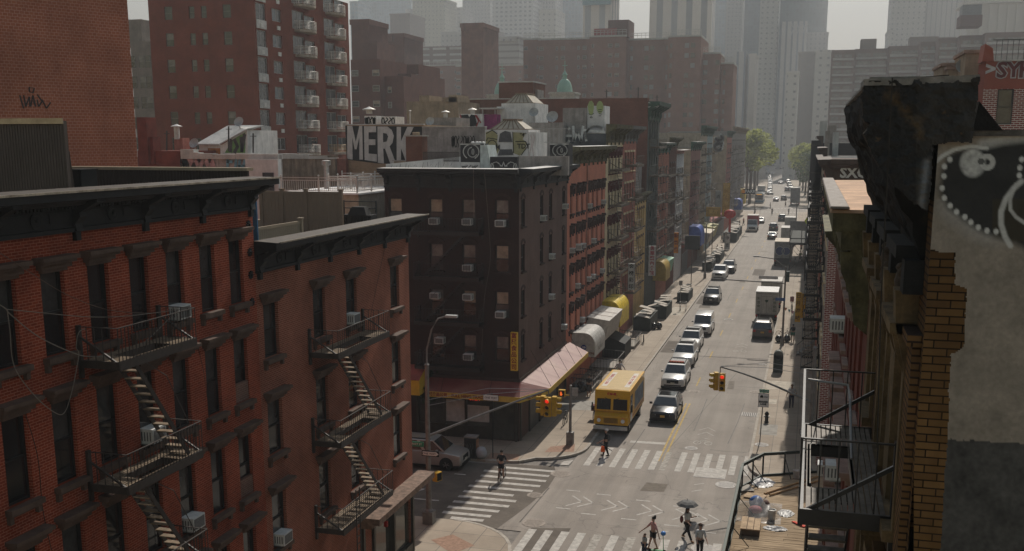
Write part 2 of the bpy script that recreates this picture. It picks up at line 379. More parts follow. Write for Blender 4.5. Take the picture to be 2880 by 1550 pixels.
sheet('asphalt_patch',dk,[[(-12.7,128),(-10.6,128),(-10.6,135),(-12.7,135)],[(-7.6,158),(-5.9,158),(-5.9,166),(-7.6,166)],[(-12.8,97),(-9.8,97),(-9.8,103),(-12.8,103)]])
rs_=random.Random(3);seam=[]
for k in range(26):
 x_,y_=rs_.uniform(-12.6,-3.2),rs_.uniform(60,290) if k>6 else rs_.uniform(50,75);L_=rs_.uniform(1.5,6);an=rs_.choice([0,0,1.57,1.5]);a_,b_=V((x_,y_)),V((max(-12.8,min(-3,x_+L_*math.cos(an))),y_+L_*2*math.sin(an)))
 m_=a_.lerp(b_,.5)+V((rs_.uniform(-.15,.15),rs_.uniform(-.3,.3)))
 for p_,q_ in ((a_,m_),(m_,b_)):
  d_=(q_-p_).normalized();n_=V((-d_.y,d_.x))*.035;seam.append([tuple(p_-n_),tuple(q_-n_),tuple(q_+n_),tuple(p_+n_)])
seam+=[[(-12.9,85.0),(-2.8,84.6),(-2.8,84.68),(-12.9,85.08)],[(-7.9,66),(-7.86,66),(-5.2,90),(-5.24,90)],[(-13.75,50.2),(-13.67,50.2),(-13.5,56),(-13.58,56)]]
sheet('tar_seam',M('tar_seam',(.09,.075,.062),.6,var=.3),seam,.006)
for k in range(9):x_,y_=rs_.uniform(-12.3,-5),rs_.uniform(62,200);w_,l_=rs_.uniform(.5,1.6),rs_.uniform(.8,3.2);c_=rs_.choice([(.17,.145,.12),(.24,.21,.18),(.14,.12,.10)]);sheet('asphalt_patch',M('patch_tone%d'%(k%3),c_,.85,var=.25,scale=2),[[(x_,y_),(x_+w_,y_+.1),(x_+w_-.1,y_+l_),(x_-.05,y_+l_-.1)]],.005)
for nm,mt,ps in (('tactile_paving',M('brick_red_tactile_paving',(.30,.185,.13),.85,scale=6),[[(-15.4,62.3),(-13.6,62.9),(-13.9,64.6),(-15.3,63.6)],[(-18.6,59.95),(-16.6,60.2),(-16.7,61.4),(-18.6,61.3)],[(-16.4,47.3),(-14.9,46.2),(-15.6,44.9),(-17.2,46.3)],[(-15.3,44.2),(-13.9,44.2),(-13.9,41.5),(-15.3,41.5)]]),
                   ('pavement_slab',M('pale_slab',(.45,.40,.33),.85),[[(-14.9,118),(-13.4,118),(-13.4,124),(-14.9,124)],[(-2.6,84),(-.4,84),(-.4,87),(-2.6,87)],[(-2.5,79),(-1.6,79),(-1.6,80.6),(-2.5,80.6)]])):
 sheet(nm,mt,ps,KH+.004)
sheet('pavement_slab',M('grey_cement_patch',(.30,.28,.25),.85),[[(-17.2,73),(-14.2,73.5),(-14.2,76.5),(-17.2,76)],[(-2.5,70.2),(-1.3,70.2),(-1.3,73),(-2.5,73)]],KH+.004)
# ================================================================ road markings
polys=[]
for i in range(13):
 if i==6:continue
 x0=-12.55+i*.79;dy=i*.045
 polys.append([(x0,60.7+dy),(x0+.38,60.72+dy),(x0+.38,64.8+dy),(x0,64.78+dy)])
sheet('crosswalk_marking',white_mark,polys,.008)
sheet('crosswalk_marking',M('faded_road_paint',(.35,.32,.28),.85,var=.4,scale=4),[[(-7.95,61),(-7.6,61),(-7.6,64.9),(-7.95,64.9)],[(-9.62,43),(-9.2,43),(-9.2,49.6),(-9.62,49.6)],[(-7.93,43),(-7.5,43),(-7.5,49.7),(-7.93,49.7)]],.008)
polys=[]
for i in range(12):
 if i in (4,6):continue
 x0=-13.0+i*.845;polys.append([(x0,43.0),(x0+.42,43.0),(x0+.42,49.45+.05*i),(x0,49.43+.05*i)])
sheet('crosswalk_marking',white_mark,polys,.008)
polys=[]
ends=[(1421,1544,1580,1575),(1386,1562,1568,1572)]
rows=[(-17.5,-13.9,59.0),(-18.1,-14.05,58.05),(-18.0,-14.0,57.1),(-18.0,-14.1,56.1),(-18.1,-14.3,55.15),(-18.1,-15.15,54.15),(-18.1,-14.75,53.25),(-18.1,-14.9,52.35),(-18.1,-15.2,51.45),(-18.1,-15.4,50.6),(-17.4,-15.6,49.9)]
for a,b,y in rows:polys.append([(a,y-.19),(b,y-.19+.03),(b,y+.19),(a,y+.17)])
polys+=[[(-14.05,60.25),(-13.4,60.5),(-13.35,61.6),(-13.85,61.2)]]
sheet('crosswalk_marking',white_mark,polys,.010)
polys=[[(-26,54.3),(-21.4,54.35),(-21.4,54.5),(-26,54.45)],[(-19.6,56.9),(-18.9,56.9),(-18.9,57.05),(-19.6,57.05)],[(-20.5,52.1),(-18.9,52.15),(-18.9,52.3),(-20.5,52.25)],[(-22.6,50.2),(-21.9,50.2),(-20.3,53.9),(-21.0,53.9)]]
sheet('lane_marking',white_mark,polys,.010)
def strip(a,b,w,z=.008):
 a,b=V(a),V(b);d=(b-a).normalized();n=V((-d.y,d.x))*w/2;return [tuple(a-n),tuple(b-n),tuple(b+n),tuple(a+n)]
polys=[]
for cx,cy in ((-11.6,54.2),(-9.6,54.0),(-7.65,53.8),(-5.75,53.6),(-4.6,53.2)):
 for k in (0,.62):polys+=[strip((cx+k-.35,cy+.85),(cx+k+.38,cy-.03),.11),strip((cx+k+.38,cy+.03),(cx+k-.35,cy-.85),.11)]
for x0,y0 in ((-12.5,55.9),(-10.7,55.7),(-8.4,55.3),(-6.3,54.9),(-10.9,52.4),(-8.7,52.2),(-6.4,51.9),(-4.5,51.4),(-12.4,52.9)):polys.append(strip((x0,y0),(x0+.8,y0),.12))
for x0,y0 in ((-5.6,58.8),(-5.6,57.6),(-6.0,55.3),(-6.0,54.5),(-6.6,50.6),(-6.65,49.8)):polys.append(strip((x0,y0),(x0+.55,y0+.45),.08))
sheet('lane_marking',white_mark,polys)
def ring(cx,cy,r,w,n=14,sy=1.6):
 o=[]
 for i in range(n):
  a,b=2*math.pi*i/n,2*math.pi*(i+1)/n
  o.append([(cx+r*math.cos(a),cy+r*sy*math.sin(a)),(cx+(r+w)*math.cos(a),cy+(r+w)*sy*math.sin(a)),(cx+(r+w)*math.cos(b),cy+(r+w)*sy*math.sin(b)),(cx+r*math.cos(b),cy+r*sy*math.sin(b))])
 return o
polys=[]
for cx,cy in ((-5.95,67.6),(-5.6,99.5)):
 polys+=ring(cx-.36,cy,.2,.07)+ring(cx+.36,cy,.2,.07)
 polys+=[strip((cx-.36,cy),(cx-.1,cy+.7),.07),strip((cx-.1,cy+.7),(cx+.36,cy),.07),strip((cx-.1,cy+.3),(cx+.2,cy+.7),.07),strip((cx+.05,cy+1.0),(cx+.18,cy+1.2),.16)]
 for k in (2.4,3.6):polys+=[strip((cx-.55,cy+k-.5),(cx,cy+k+.3),.1),strip((cx,cy+k+.3),(cx+.55,cy+k-.5),.1)]
sheet('bicycle_marking',M('faded_bike_paint',(.40,.37,.33),.85,var=.4,scale=4),polys)
polys=[[(-8.28,62.8),(-8.16,62.8),(-8.16,78),(-8.28,78)],[(-7.98,62.8),(-7.86,62.8),(-7.86,78),(-7.98,78)]]
y=84.
while y<300:polys.append([(-8.12,y),(-8.0,y),(-8.0,y+3.2),(-8.12,y+3.2)]);y+=11.6
sheet('centre_line',yellow_mark,polys)
polys=[[(-10.6,66.4),(-8.3,66.5),(-8.3,67.0),(-10.6,66.9)]]
for cy in (303.5,320):polys+=[[(-12.6+i*.95,cy-2.5),(-12.1+i*.95,cy-2.5),(-12.1+i*.95,cy),(-12.6+i*.95,cy)] for i in range(11)]
sheet('stop_line',white_mark,polys)
pale_iron=M('sun_bleached_cover',(.38,.35,.32),.6,0,var=.2,scale=6)
cover_iron=M('cast_iron_cover',(.2,.17,.145),.6,.3,var=.3,scale=8)
def manhole(px,py,r,mat,label,z=0):
 p=at_z(px,py,z);mb=MB();mb.lathe((0,0,0),[(r,.0),(r,.012),(r-.06,.014),(r-.08,.009),(.02,.009)],24)
 for k in range(-3,4):mb.box(-r*.7,r*.7,k*r*.2-.02,k*r*.2+.02,.009,.016)
 o=mb.build('manhole_cover',mat);o.location=(p.x,p.y,z+.004);tag(o,label,'manhole cover','covers set in the roadway');return o
manhole(1944,1261,.42,pale_iron,'pale round cover beside the double yellow line at the far crosswalk')
manhole(2042,1364,.62,pale_iron,'large pale round cover right of the steel plates in the junction')
manhole(1978,1543,.62,pale_iron,'pale round cover under the man in white shirt at the frame bottom')
manhole(1577,1333,.62,cover_iron,'dark manhole cover by the kerb corner where two crosswalks meet')
manhole(1501,1471,.62,cover_iron,'dark ribbed manhole cover at the lower left crosswalk corner')
manhole(1504,1393,.45,cover_iron,'dark worn manhole cover at the side-street crosswalk edge')
manhole(2049,899,.5,pale_iron,'pale round cover in the lane beside the white van')
manhole(1952,1101,.45,cover_iron,'dark round cover between the patrol car and the lanes')
manhole(2145,1025,.35,pale_iron,'pale round cover at the kerb left of the green cabinet')
manhole(2124,1103,.42,cover_iron,'round dark-centred cover at the kerb left of the walking man',0)
manhole(2142,1251,.45,pale_iron,'pale round cover at the foot of the shared lane sign',KH)
mb=MB();mb.box(-5.8,-3.95,60.3,62.2,.004,.016)
pl=mb.build('steel_road_plate',pale_iron);tag(pl,'white steel plate with hatch lines set in the far crosswalk','road plate')
lf=MB();[lf.box(a,b,c,d,.0165,.022) for a,b,c,d in ((-5.75,-5.0,60.4,61.2),(-4.9,-4.0,60.4,61.2),(-5.75,-4.9,61.3,62.1),(-4.8,-4.0,61.3,62.1))];lf.build('hatch',white_mark,pl,world=False)
p=at_z(2112,1150);mb=MB();mb.box(-.6,.6,-.55,.55,-.002,.01)
dr=mb.build('storm_drain',pale_iron);dr.location=(-3.35,75.9,.004);tag(dr,'ribbed storm drain grate at the kerb beside the hydrant','drain')
mb=MB();[mb.box(-.52+k*.13,-.46+k*.13,-.5,.5,.0105,.014) for k in range(9)];mb.build('slot',blackm,dr,world=False)
# ================================================================ people
skins=[M('skin_light',(.42,.25,.18),.6,var=.08),M('skin_mid',(.30,.17,.11),.6,var=.08),M('skin_dark',(.10,.055,.04),.6,var=.08)]
def cl(n,c):return M('cloth_'+n,c,.85,var=.2,scale=8,obj=True)
def skinned(name,chains,mat,par,sub=1):
 """grow one continuous surface from chains of (point, radius); the first point of later chains may index an earlier vertex"""
 vs,es,rs=[],[],[]
 for ch in chains:
  prev=None
  for p in ch:
   if isinstance(p,int):prev=p;continue
   vs.append(p[0]);rs.append(p[1])
   if prev is not None:es.append((prev,len(vs)-1))
   prev=len(vs)-1
 me=bpy.data.meshes.new(name);me.from_pydata([tuple(v) for v in vs],es,[]);o=bpy.data.objects.new(name,me);COL.objects.link(o);m=o.modifiers.new('s','SKIN');m.use_smooth_shade=True
 for i,r in enumerate(rs):r=r if isinstance(r,tuple) else (r,r);me.skin_vertices[0].data[i].radius=r;me.skin_vertices[0].data[i].use_root=(i==0)
 if sub:q=o.modifiers.new('u','SUBSURF');q.levels=sub;q.render_levels=sub
 dg=bpy.context.evaluated_depsgraph_get();nm=bpy.data.meshes.new_from_object(o.evaluated_get(dg));bpy.data.objects.remove(o);nm.name=name;nm.materials.clear();nm.materials.append(mat);[setattr(f,'material_index',0) for f in nm.polygons]
 oo=bpy.data.objects.new(name,nm);COL.objects.link(oo);oo.parent=par;return oo
def person(label,px,py,face=0.,hgt=1.72,skin=0,top=('grey',(.3,.3,.3)),bot=('dark',(.03,.03,.035)),hair=('dark',(.015,.012,.01)),stride=.22,arms=((.1,-.1),(.1,.1)),shorts=False,long_hair=False,z=0.,sleeve=.5,near=True,dress=False,loc=None,elbows=(0.,0.),shoe=('dark',(.02,.02,.02)),lean=0.,lift=0.):
 p=loc or at_z(px,py,z);t=thing('person',label,'person',(p.x,p.y,z+lift),face,None);s=hgt/1.72;v=lambda x,y,q:V((x*s,(y+lean*max(0,q-.9))*s,q*s));sk_=skins[skin]
 f,b=-stride,stride;LH=[(v(-.09,0,.9),.1),(v(-.1,f*.45,.5),.065),(v(-.1,f,.08),.042),(v(-.1,f-.13,.04),.035)];RH=[(v(.09,0,.9),.1),(v(.1,b*.2,.5),.065),(v(.1,b,.1 if stride>.15 else .08),.042),(v(.1,b-.13,.04),.035)]
 torso=[(v(0,0,.95),(.13,.1)),(v(0,0,1.15),(.125,.09)),(v(0,0,1.36),(.15,.1)),(v(0,0,1.45),.075),(v(0,-.01,1.52),.05)]
 head=[(v(0,-.02,1.6),(.075,.085)),(v(0,-.01,1.67),(.078,.09))]
 A=[]
 for i,sgn in enumerate((-1,1)):
  sw,out=arms[i];el=elbows[i];sh=v(sgn*.17,0,1.4);eb=v(sgn*(.2+out*.5),-sw*.5,1.13);wr=V(eb)+V((sgn*out*.3*s,(-sw*.4-.24*math.sin(el))*s,(-.25*math.cos(el) if True else 0)*s));A.append((sh,eb,wr))
 ch=[torso+head];nT=len(torso)
 for (sh,eb,wr) in A:
  d=(wr-eb).normalized();c=[2,(sh,.055),(eb,.038),(wr,.027),(wr+d*.06*s,(.034,.018)),(wr+d*.1*s,(.036,.016))];ch.append(c)
 ch.append([0]+LH);ch.append([0]+RH);skinned('body',ch,sk_,t)
 if near:
  for i,(sh,eb,wr) in enumerate(A):
   d=(wr-eb).normalized();sd_=V((0,1,0)) if abs(d.y)<.8 else V((0,0,1));fb=MB()
   for k in range(4):r0=wr+d*.1*s+sd_*(k-1.5)*.017*s;L=(.06,.07,.075,.055)[k]*s;fb.tube([r0,r0+d*L*.55,r0+d*L+V((-.015 if i else .015,0,0))],.008*s,5)
   r0=wr+d*.05*s-sd_*.03*s;fb.tube([r0,r0+d*.03*s-sd_*.02*s,r0+d*.055*s-sd_*.02*s],.009*s,5);fb.build('fingers',sk_,t,world=False)
  fc=MB();fc.ell(v(0,-.112,1.62),(.012*s,.02*s,.02*s),6,4);fc.build('nose',sk_,t,world=False)
  for sg in (-1,1):fc=MB();fc.ell(v(sg*.032,-.098,1.65),(.012*s,.008*s,.008*s),6,4);fc.build('eye',blackm,t,world=False);fc=MB();fc.ell(v(sg*.085,0,1.63),(.01*s,.02*s,.03*s),6,4);fc.build('ear',sk_,t,world=False)
  fc=MB();fc.ell(v(0,-.1,1.575),(.025*s,.008*s,.006*s),6,4);fc.build('mouth',M('lip',(.3,.1,.09),.5),t,world=False)
 tc=[[(p_[0],tuple(x+.018 for x in (p_[1] if isinstance(p_[1],tuple) else (p_[1],)*2))) for p_ in torso[:4]]]
 for (sh,eb,wr) in A:e=sh.lerp(eb,sleeve*2) if sleeve<=.5 else eb.lerp(wr,sleeve*2-1);tc.append([2,(sh,.072)]+([(eb,.054)] if sleeve>.5 else [])+[(e,.05)])
 skinned('shirt',tc,cl(*top),t);bc=[[(v(0,0,.97),(.135,.105))]]
 for lg in (LH,RH):
  if shorts:e=V(lg[0][0]).lerp(V(lg[1][0]),.75);bc.append([0,(lg[0][0],.115),(e,.09)])
  else:bc.append([0,(lg[0][0],.112),(lg[1][0],.078),(lg[2][0],.055)])
 if not dress:skinned('shorts' if shorts else 'trousers',bc,cl(*bot),t)
 else:q=MB();q.lathe((0,0,0),[(.2*s,.95*s),(.22*s,.8*s),(.24*s,.45*s),(.2*s,.45*s)],12);q.build('dress',cl(*top),t,world=False)
 for lg in (LH,RH):q=MB();a=V(lg[2][0]);q.ell((a.x,a.y-.06*s,a.z-.02*s),(.05*s,.14*s,.05*s),8,5);q.build('shoe',cl(*shoe),t,world=False)
 q=MB();hm_=cl(hair[0]+'_hair',hair[1]);q.ell(v(0,.02,1.685),(.096*s,.115*s,.085*s),12,8)
 if long_hair:q.ell(v(0,.09,1.5),(.08*s,.05*s,.22*s),10,7)
 q.build('hair',hm_,t,smooth=True,world=False);return t
def sub(t,nm,mb,mat):return mb.build(nm,mat,t,world=False)
wu=person('woman with dark umbrella, white top and black trousers crossing the street',1932,1518,.9,1.68,0,('white',(.55,.54,.52)),('black',(.015,.015,.017)),stride=.42,long_hair=True,arms=((.2,.1),(.0,.1)),elbows=(1.2,2.0),shoe=('tan',(.3,.18,.1)))
um=thing('umbrella','open dark grey umbrella held by the woman in white top','umbrella',(wu.location.x,wu.location.y,0));q=MB();c=wu.location;n=8;v0=len(q.v);cx_,cy_2,cz_=c.x-.02,c.y-.12,2.12
for k,(r,dz) in enumerate(((.02,.0),(.25,-.05),(.42,-.13),(.55,-.24))):
 for j in range(n):a=6.283*j/n;q.v.append((cx_+r*math.cos(a),cy_2+r*math.sin(a),cz_+dz))
for k in range(3):
 for j in range(n):a,b=v0+k*n+j,v0+k*n+(j+1)%n;q.f.append((a,b,b+n,a+n));q.m.append(0)
q.build('canopy',M('umbrella_grey',(.13,.125,.12),.7),um);MB().tube([(cx_,cy_2,cz_+.08),(cx_-.02,cy_2+.02,1.15)],.01,6).build('shaft',blackm,um);[MB().tube([(cx_,cy_2,cz_-.01),(cx_+.54*math.cos(6.283*j/n),cy_2+.54*math.sin(6.283*j/n),cz_-.235)],.005,4).build('rib',blackm,um) for j in range(n)]
bg_=thing('handbag','reddish-brown bag carried by the umbrella woman','bag',(c.x-.28,c.y-.1,.95));MB().ell((c.x-.28,c.y-.14,1.1),(.09,.12,.2),8,6).build('bag',M('oxblood_leather',(.12,.03,.025),.5),bg_);MB().tube([(c.x-.28,c.y-.14,1.25),(c.x-.1,c.y,1.45)],.015,5).build('strap',blackm,bg_)
mo=person('woman in pink T-shirt and black shorts walking beside the small child',1836,1546,-1.0,1.66,0,('pink',(.52,.27,.24)),('black',(.015,.015,.017)),stride=.2,shorts=True,arms=((.4,.2),(-.1,.35)),elbows=(.6,0),shoe=('tan',(.3,.18,.1)))
MB().ell(tuple(V((0,.08,1.7))),(.06,.06,.06),8,6).build('hair_bun',cl('dark_hair',(.015,.012,.01)),mo,world=False)
person('small child in grey top beside the woman in pink',1812,1560,-1.0,1.05,0,('ash',(.3,.3,.28)),('navy',(.03,.04,.07)),('brown',(.08,.04,.025)),stride=.12)
sc_=thing('kick_scooter','green kick scooter with blue helmet on its handlebar','scooter',(mo.location.x+.55,mo.location.y-.15,0));q=sc_.location;MB().bar((q.x,q.y-.1,.1),(q.x-.6,q.y-.15,.1),.12,.04).build('deck',M('scooter_green',(.08,.3,.12),.5),sc_);MB().tube([(q.x,q.y-.1,.08),(q.x-.04,q.y-.1,.95)],.02,6).build('stem',M('scooter_green',(.08,.3,.12)),sc_);MB().bar((q.x-.05,q.y-.3,.95),(q.x-.05,q.y+.1,.95),.03).build('handlebar',blackm,sc_);[MB().lathe((x,q.y-.12,.08),[(.08,-.02),(.08,.02)],12,ax='y').build('wheel',rubber,sc_) for x in (q.x+.05,q.x-.65)]
hl_=MB();hl_.ell((q.x-.02,q.y-.2,1.02),(.13,.15,.11),12,8);tag(hl_.build('helmet',M('helmet_blue',(.06,.22,.55),.35),smooth=True),'bright blue bicycle helmet hung on the green scooter','helmet')
person('man in white shirt and black trousers at the bottom edge',1967,1572,.35,1.74,0,('whiteshirt',(.58,.57,.55)),('black',(.015,.015,.017)),('brown',(.09,.045,.03)),stride=.12,arms=((.25,.05),(.25,.05)),elbows=(1.2,.9),sleeve=.55)
bl=person('person in black clothes and pale cap carrying an orange bag on the crosswalk',1704,1284,-1.35,1.76,0,('black',(.015,.015,.017)),('black',(.015,.015,.017)),('pale',(.45,.43,.42)),stride=.16,arms=((.1,.12),(.3,.1)),elbows=(.2,.9))
MB().ell((0,.17,1.25),(.15,.11,.24),10,7).build('backpack',M('backpack_grey',(.06,.06,.065),.8),bl,world=False);ob=MB();q=bl.location;ob.hexa([(q.x-.32,q.y-.15,.32),(q.x-.05,q.y-.15,.32),(q.x-.05,q.y,.32),(q.x-.32,q.y,.32),(q.x-.28,q.y-.12,.68),(q.x-.1,q.y-.12,.68),(q.x-.1,q.y-.02,.68),(q.x-.28,q.y-.02,.68)]);tag(ob.build('shopping_bag',M('orange_plastic',(.85,.12,.01),.4)),'bright orange plastic bag held by the person in black','bag')
tag(MB().tube([(q.x-.48,q.y-.2,.98),(q.x+.42,q.y-.12,.42)],.022,6).build('walking_stick',blackm),'long black stick held by the person in black on the crosswalk','stick')
person('bald man in grey T-shirt and jeans walking away on the right pavement',2225,1148,math.pi,1.78,1,('greytee',(.42,.41,.42)),('jeans',(.03,.035,.06)),('greyhair',(.25,.17,.13)),stride=.08,z=KH,arms=((.05,.2),(.0,.2)))
person('man in black T-shirt and green shorts on the right pavement',2229,962,math.pi,1.76,1,('black',(.015,.015,.017)),('green',(.03,.16,.09)),stride=.1,shorts=True,z=KH)
person('woman in long dark dress on the left pavement by the yellow van',1656,1114,.2,1.7,0,('charcoal',(.05,.045,.045)),stride=.1,dress=True,z=KH,shoe=('tan',(.3,.18,.1)));person('man in pale printed T-shirt standing behind the yellow van',1742,1072,0,1.75,1,('paletee',(.42,.40,.42)),('dark',(.03,.03,.035)),stride=.04,z=KH,arms=((0,.35),(0,.35)))
def bike(label,x,y,rz,name='bicycle',col=('bike_black',(.02,.02,.022)),z=0.):
 t=thing(name,label,'bicycle',(x,y,z),rz,'bicycles');fm=M(col[0],col[1],.5)
 for yy in (-.5,.5):q=MB();q.lathe((0,yy,.34),[(.31,-.018),(.34,-.018),(.34,.018),(.31,.018)],20,ax='x');q.f=q.f[:-2];q.m=q.m[:-2];o=q.build('wheel',rubber,t,world=False);s_=MB();[s_.bar((0,yy+.31*math.cos(a),.34+.31*math.sin(a)),(0,yy-.31*math.cos(a),.34-.31*math.sin(a)),.008) for a in [math.pi*k/5 for k in range(5)]];s_.build('spokes',steel,o,world=False)
 q=MB();[q.tube([a,b],.018,6) for a,b in (((0,-.5,.34),(0,-.38,.85)),((0,-.4,.78),(0,.05,.3)),((0,-.4,.8),(0,.2,.78)),((0,.2,.82),(0,.05,.3)),((0,.05,.3),(0,.5,.34)),((0,.2,.78),(0,.5,.34)))];q.build('frame',fm,t,world=False);MB().bar((-.27,-.36,.95),(.27,-.36,.95),.03).build('handlebar',blackm,t,world=False);MB().box(-.07,.07,.08,.32,.86,.92).build('saddle',blackm,t,world=False);return t
pb=at_z(1409,1354);bike('bicycle ridden away over the side-street crosswalk',pb.x,pb.y+.2,math.pi)
cyc=person('cyclist in black T-shirt riding away over the side-street crosswalk',0,0,math.pi,1.7,0,('black',(.015,.015,.017)),('darkshorts',(.02,.02,.025)),stride=.16,shorts=True,arms=((.3,.15),(.35,.22)),elbows=(.9,.7),loc=V((pb.x,pb.y+.02,0)),lift=.14,lean=-.18)
mp=at_z(1611,1100);bike('parked motorbike-like bicycle under the stoop railings, left pavement',-16.6,84,.9,z=KH);bike('black bicycle at the end of the yellow-edged awning',-15.6,69.2,0,z=KH);bike('bicycle leaning by the black railed stoop near the yellow awning',-14.9,100.5,.2,z=KH);bike('delivery bicycle with red bag left of the yellow van',-13.9,71.3,0,z=KH);bike('bicycle parked by the right kerb lamp pole',-1.8,107,1.2,z=KH);bike('bicycle chained on the right pavement beyond the box trucks',-1.3,125,.1,z=KH);bike('bicycle on the left pavement near the two walking men',-13.8,187,.1,z=KH);bike('bicycle behind the blue graffiti truck at the kerb',-1.7,176,.2,z=KH)
MB_=MB();MB_.box(-14.15,-13.65,71.0,71.5,.75,1.15);tag(MB_.build('delivery_bag',M('dark_red_bag',(.16,.03,.025),.7)),'dark red delivery bag on the bicycle left of the yellow van','bag')
far=[(2017,716,KH,'man in dark clothes, left of two walking on the left pavement',('drab',(.12,.11,.1))),(2029,717,KH,'woman in pale top, right of two walking on the left pavement',('beige',(.35,.32,.28))),(2030,680,KH,'person in white top further up the left pavement',('white',(.55,.54,.52))),(2075,660,KH,'person in dark blue jacket on the left pavement near the parking sign',('bluegrey',(.08,.09,.14))),(2080,640,KH,'person standing in the pavement crowd by the far stalls, left',('drab',(.12,.11,.1))),(2091,634,KH,'person in red vest by the far stalls',('redvest',(.5,.08,.04))),(2123,603,KH,'dark figure waiting at the far left corner',('drab',(.12,.11,.1))),(2166,587,0,'cyclist-like walker crossing at the far crosswalk',('olive',(.12,.13,.06))),
 (2209,582,0,'walker on the right end of the far crosswalk',('drab',(.12,.11,.1))),(2218,603,0,'person in blue at the right of the far crossing',('bluegrey',(.08,.09,.14))),(2213,490,0,'distant walker crossing the far street',('drab',(.12,.11,.1))),(2250,737,KH,'woman in yellow top and dark skirt on the right pavement',('yellowtop',(.5,.6,.12))),(2268,752,KH,'woman in black dress further right on the pavement',('black',(.015,.015,.017))),(2266,775,KH,'man in white shirt at the right shop fronts',('white',(.55,.54,.52))),(2253,712,KH,'person with a wide parasol on the right pavement',('rose',(.4,.2,.18)))]
for k,(px,py,z,lb,tp) in enumerate(far):person(lb,px,py,k*1.1,1.68+.03*(k%4),k%2,tp,stride=.16,near=False,z=z)
p=at_z(2171,605);mt=bike('scooter ridden toward the far crossing',p.x,p.y,0,'motor_scooter');person('rider on the scooter before the far crossing',0,0,0,1.7,1,('drab',(.12,.11,.1)),stride=.2,near=False,loc=V((p.x,p.y-.05,0)),lift=.2)
p=at_z(2253,712,KH);ps=thing('parasol','brown parasol on the right pavement beside the box truck','parasol',(p.x,p.y,KH));MB().lathe((p.x,p.y,1.95),[(.75,0),(.5,.18),(.02,.3)],12).build('canopy',M('brown_parasol',(.12,.06,.05),.7),ps);MB().tube([(p.x,p.y,1.1),(p.x,p.y,2.2)],.015,5).build('shaft',blackm,ps)
xt_=at_y(727,300,112).x;lz_=at_y(620,332,112).z-(at_y(620,32,112).z-at_y(620,332,112).z)/4-1.1
for px,lb in ((600,'resident leaning on the lowest visible balcony rail, left one'),(615,'resident leaning on the lowest visible balcony rail, right one')):q=at_y(480+px*0+(1300 if px==600 else 1330)/3.465,300+400/3.465,118);person(lb,0,0,1.57,1.7,0,('black',(.015,.015,.017)),near=False,stride=.02,loc=V((xt_+1.1,at_x(842,150,xt_).y+.6+(0 if px==600 else .8),0)),lift=lz_)
# ================================================================ building kit
_wm={}
def wmesh(w,h,fr,gu,gl,rail=.5,t=.055):
 k=(round(w,2),round(h,2),fr.name,gu.name,gl.name,rail)
 if k in _wm:return _wm[k]
 mb=MB();a=w/2
 mb.box(-a,-a+t,-.03,.04,0,h);mb.box(a-t,a,-.03,.04,0,h);mb.box(-a+t,a-t,-.03,.04,0,t);mb.box(-a+t,a-t,-.03,.04,h-t,h)
 if rail:mb.box(-a+t,a-t,-.035,.03,h*rail-.025,h*rail+.025)
 mb.box(-a+t,a-t,.005,.03,h*(rail or .5),h-t,1);mb.box(-a+t,a-t,-.015,.01,t,h*(rail or .5),2)
 _wm[k]=mb.mesh('window',[fr,gu,gl]);return _wm[k]
_fm={}
def near_window(par,w,h,loc,rz,fr,gu,gl):
 """frame object with its two panes as sub-parts"""
 k=(round(w,2),round(h,2),fr.name)
 if k not in _fm:
  a=w/2;t=.06;mb=MB()
  for q in ((-a,-a+t,0,h),(a-t,a,0,h),(-a+t,a-t,0,t),(-a+t,a-t,h-t,h)):mb.box(q[0],q[1],-.04,.04,q[2],q[3])
  mb.box(-a+t,a-t,-.045,.03,h*.5-.03,h*.5+.03)
  mb.box(-a+t,-a+t+.03,-.02,.03,h*.5+.03,h-t);mb.box(a-t-.03,a-t,-.02,.03,h*.5+.03,h-t)
  p1=MB().box(-a+t,a-t,.012,.03,h*.5,h-t).mesh('pane',gu);p2=MB().box(-a+t,a-t,-.02,0,t,h*.5).mesh('pane',gl)
  _fm[k]=(mb.mesh('window',fr),{},a,t)
 fm,_,a,t=_fm[k]
 o=put(fm,'window',par,loc,rz)
 for g,z0,z1,y0,y1 in ((gu,h*.5,h-t,.012,.03),(gl,t,h*.5,-.02,0)):
  kk=(k,g.name,z0)
  if kk not in _fm:_fm[kk]=MB().box(-a+t,a-t,y0,y1,z0,z1).mesh('pane',g)
  put(_fm[kk],'pane',o,(0,0,0))
 return o
_lm={}
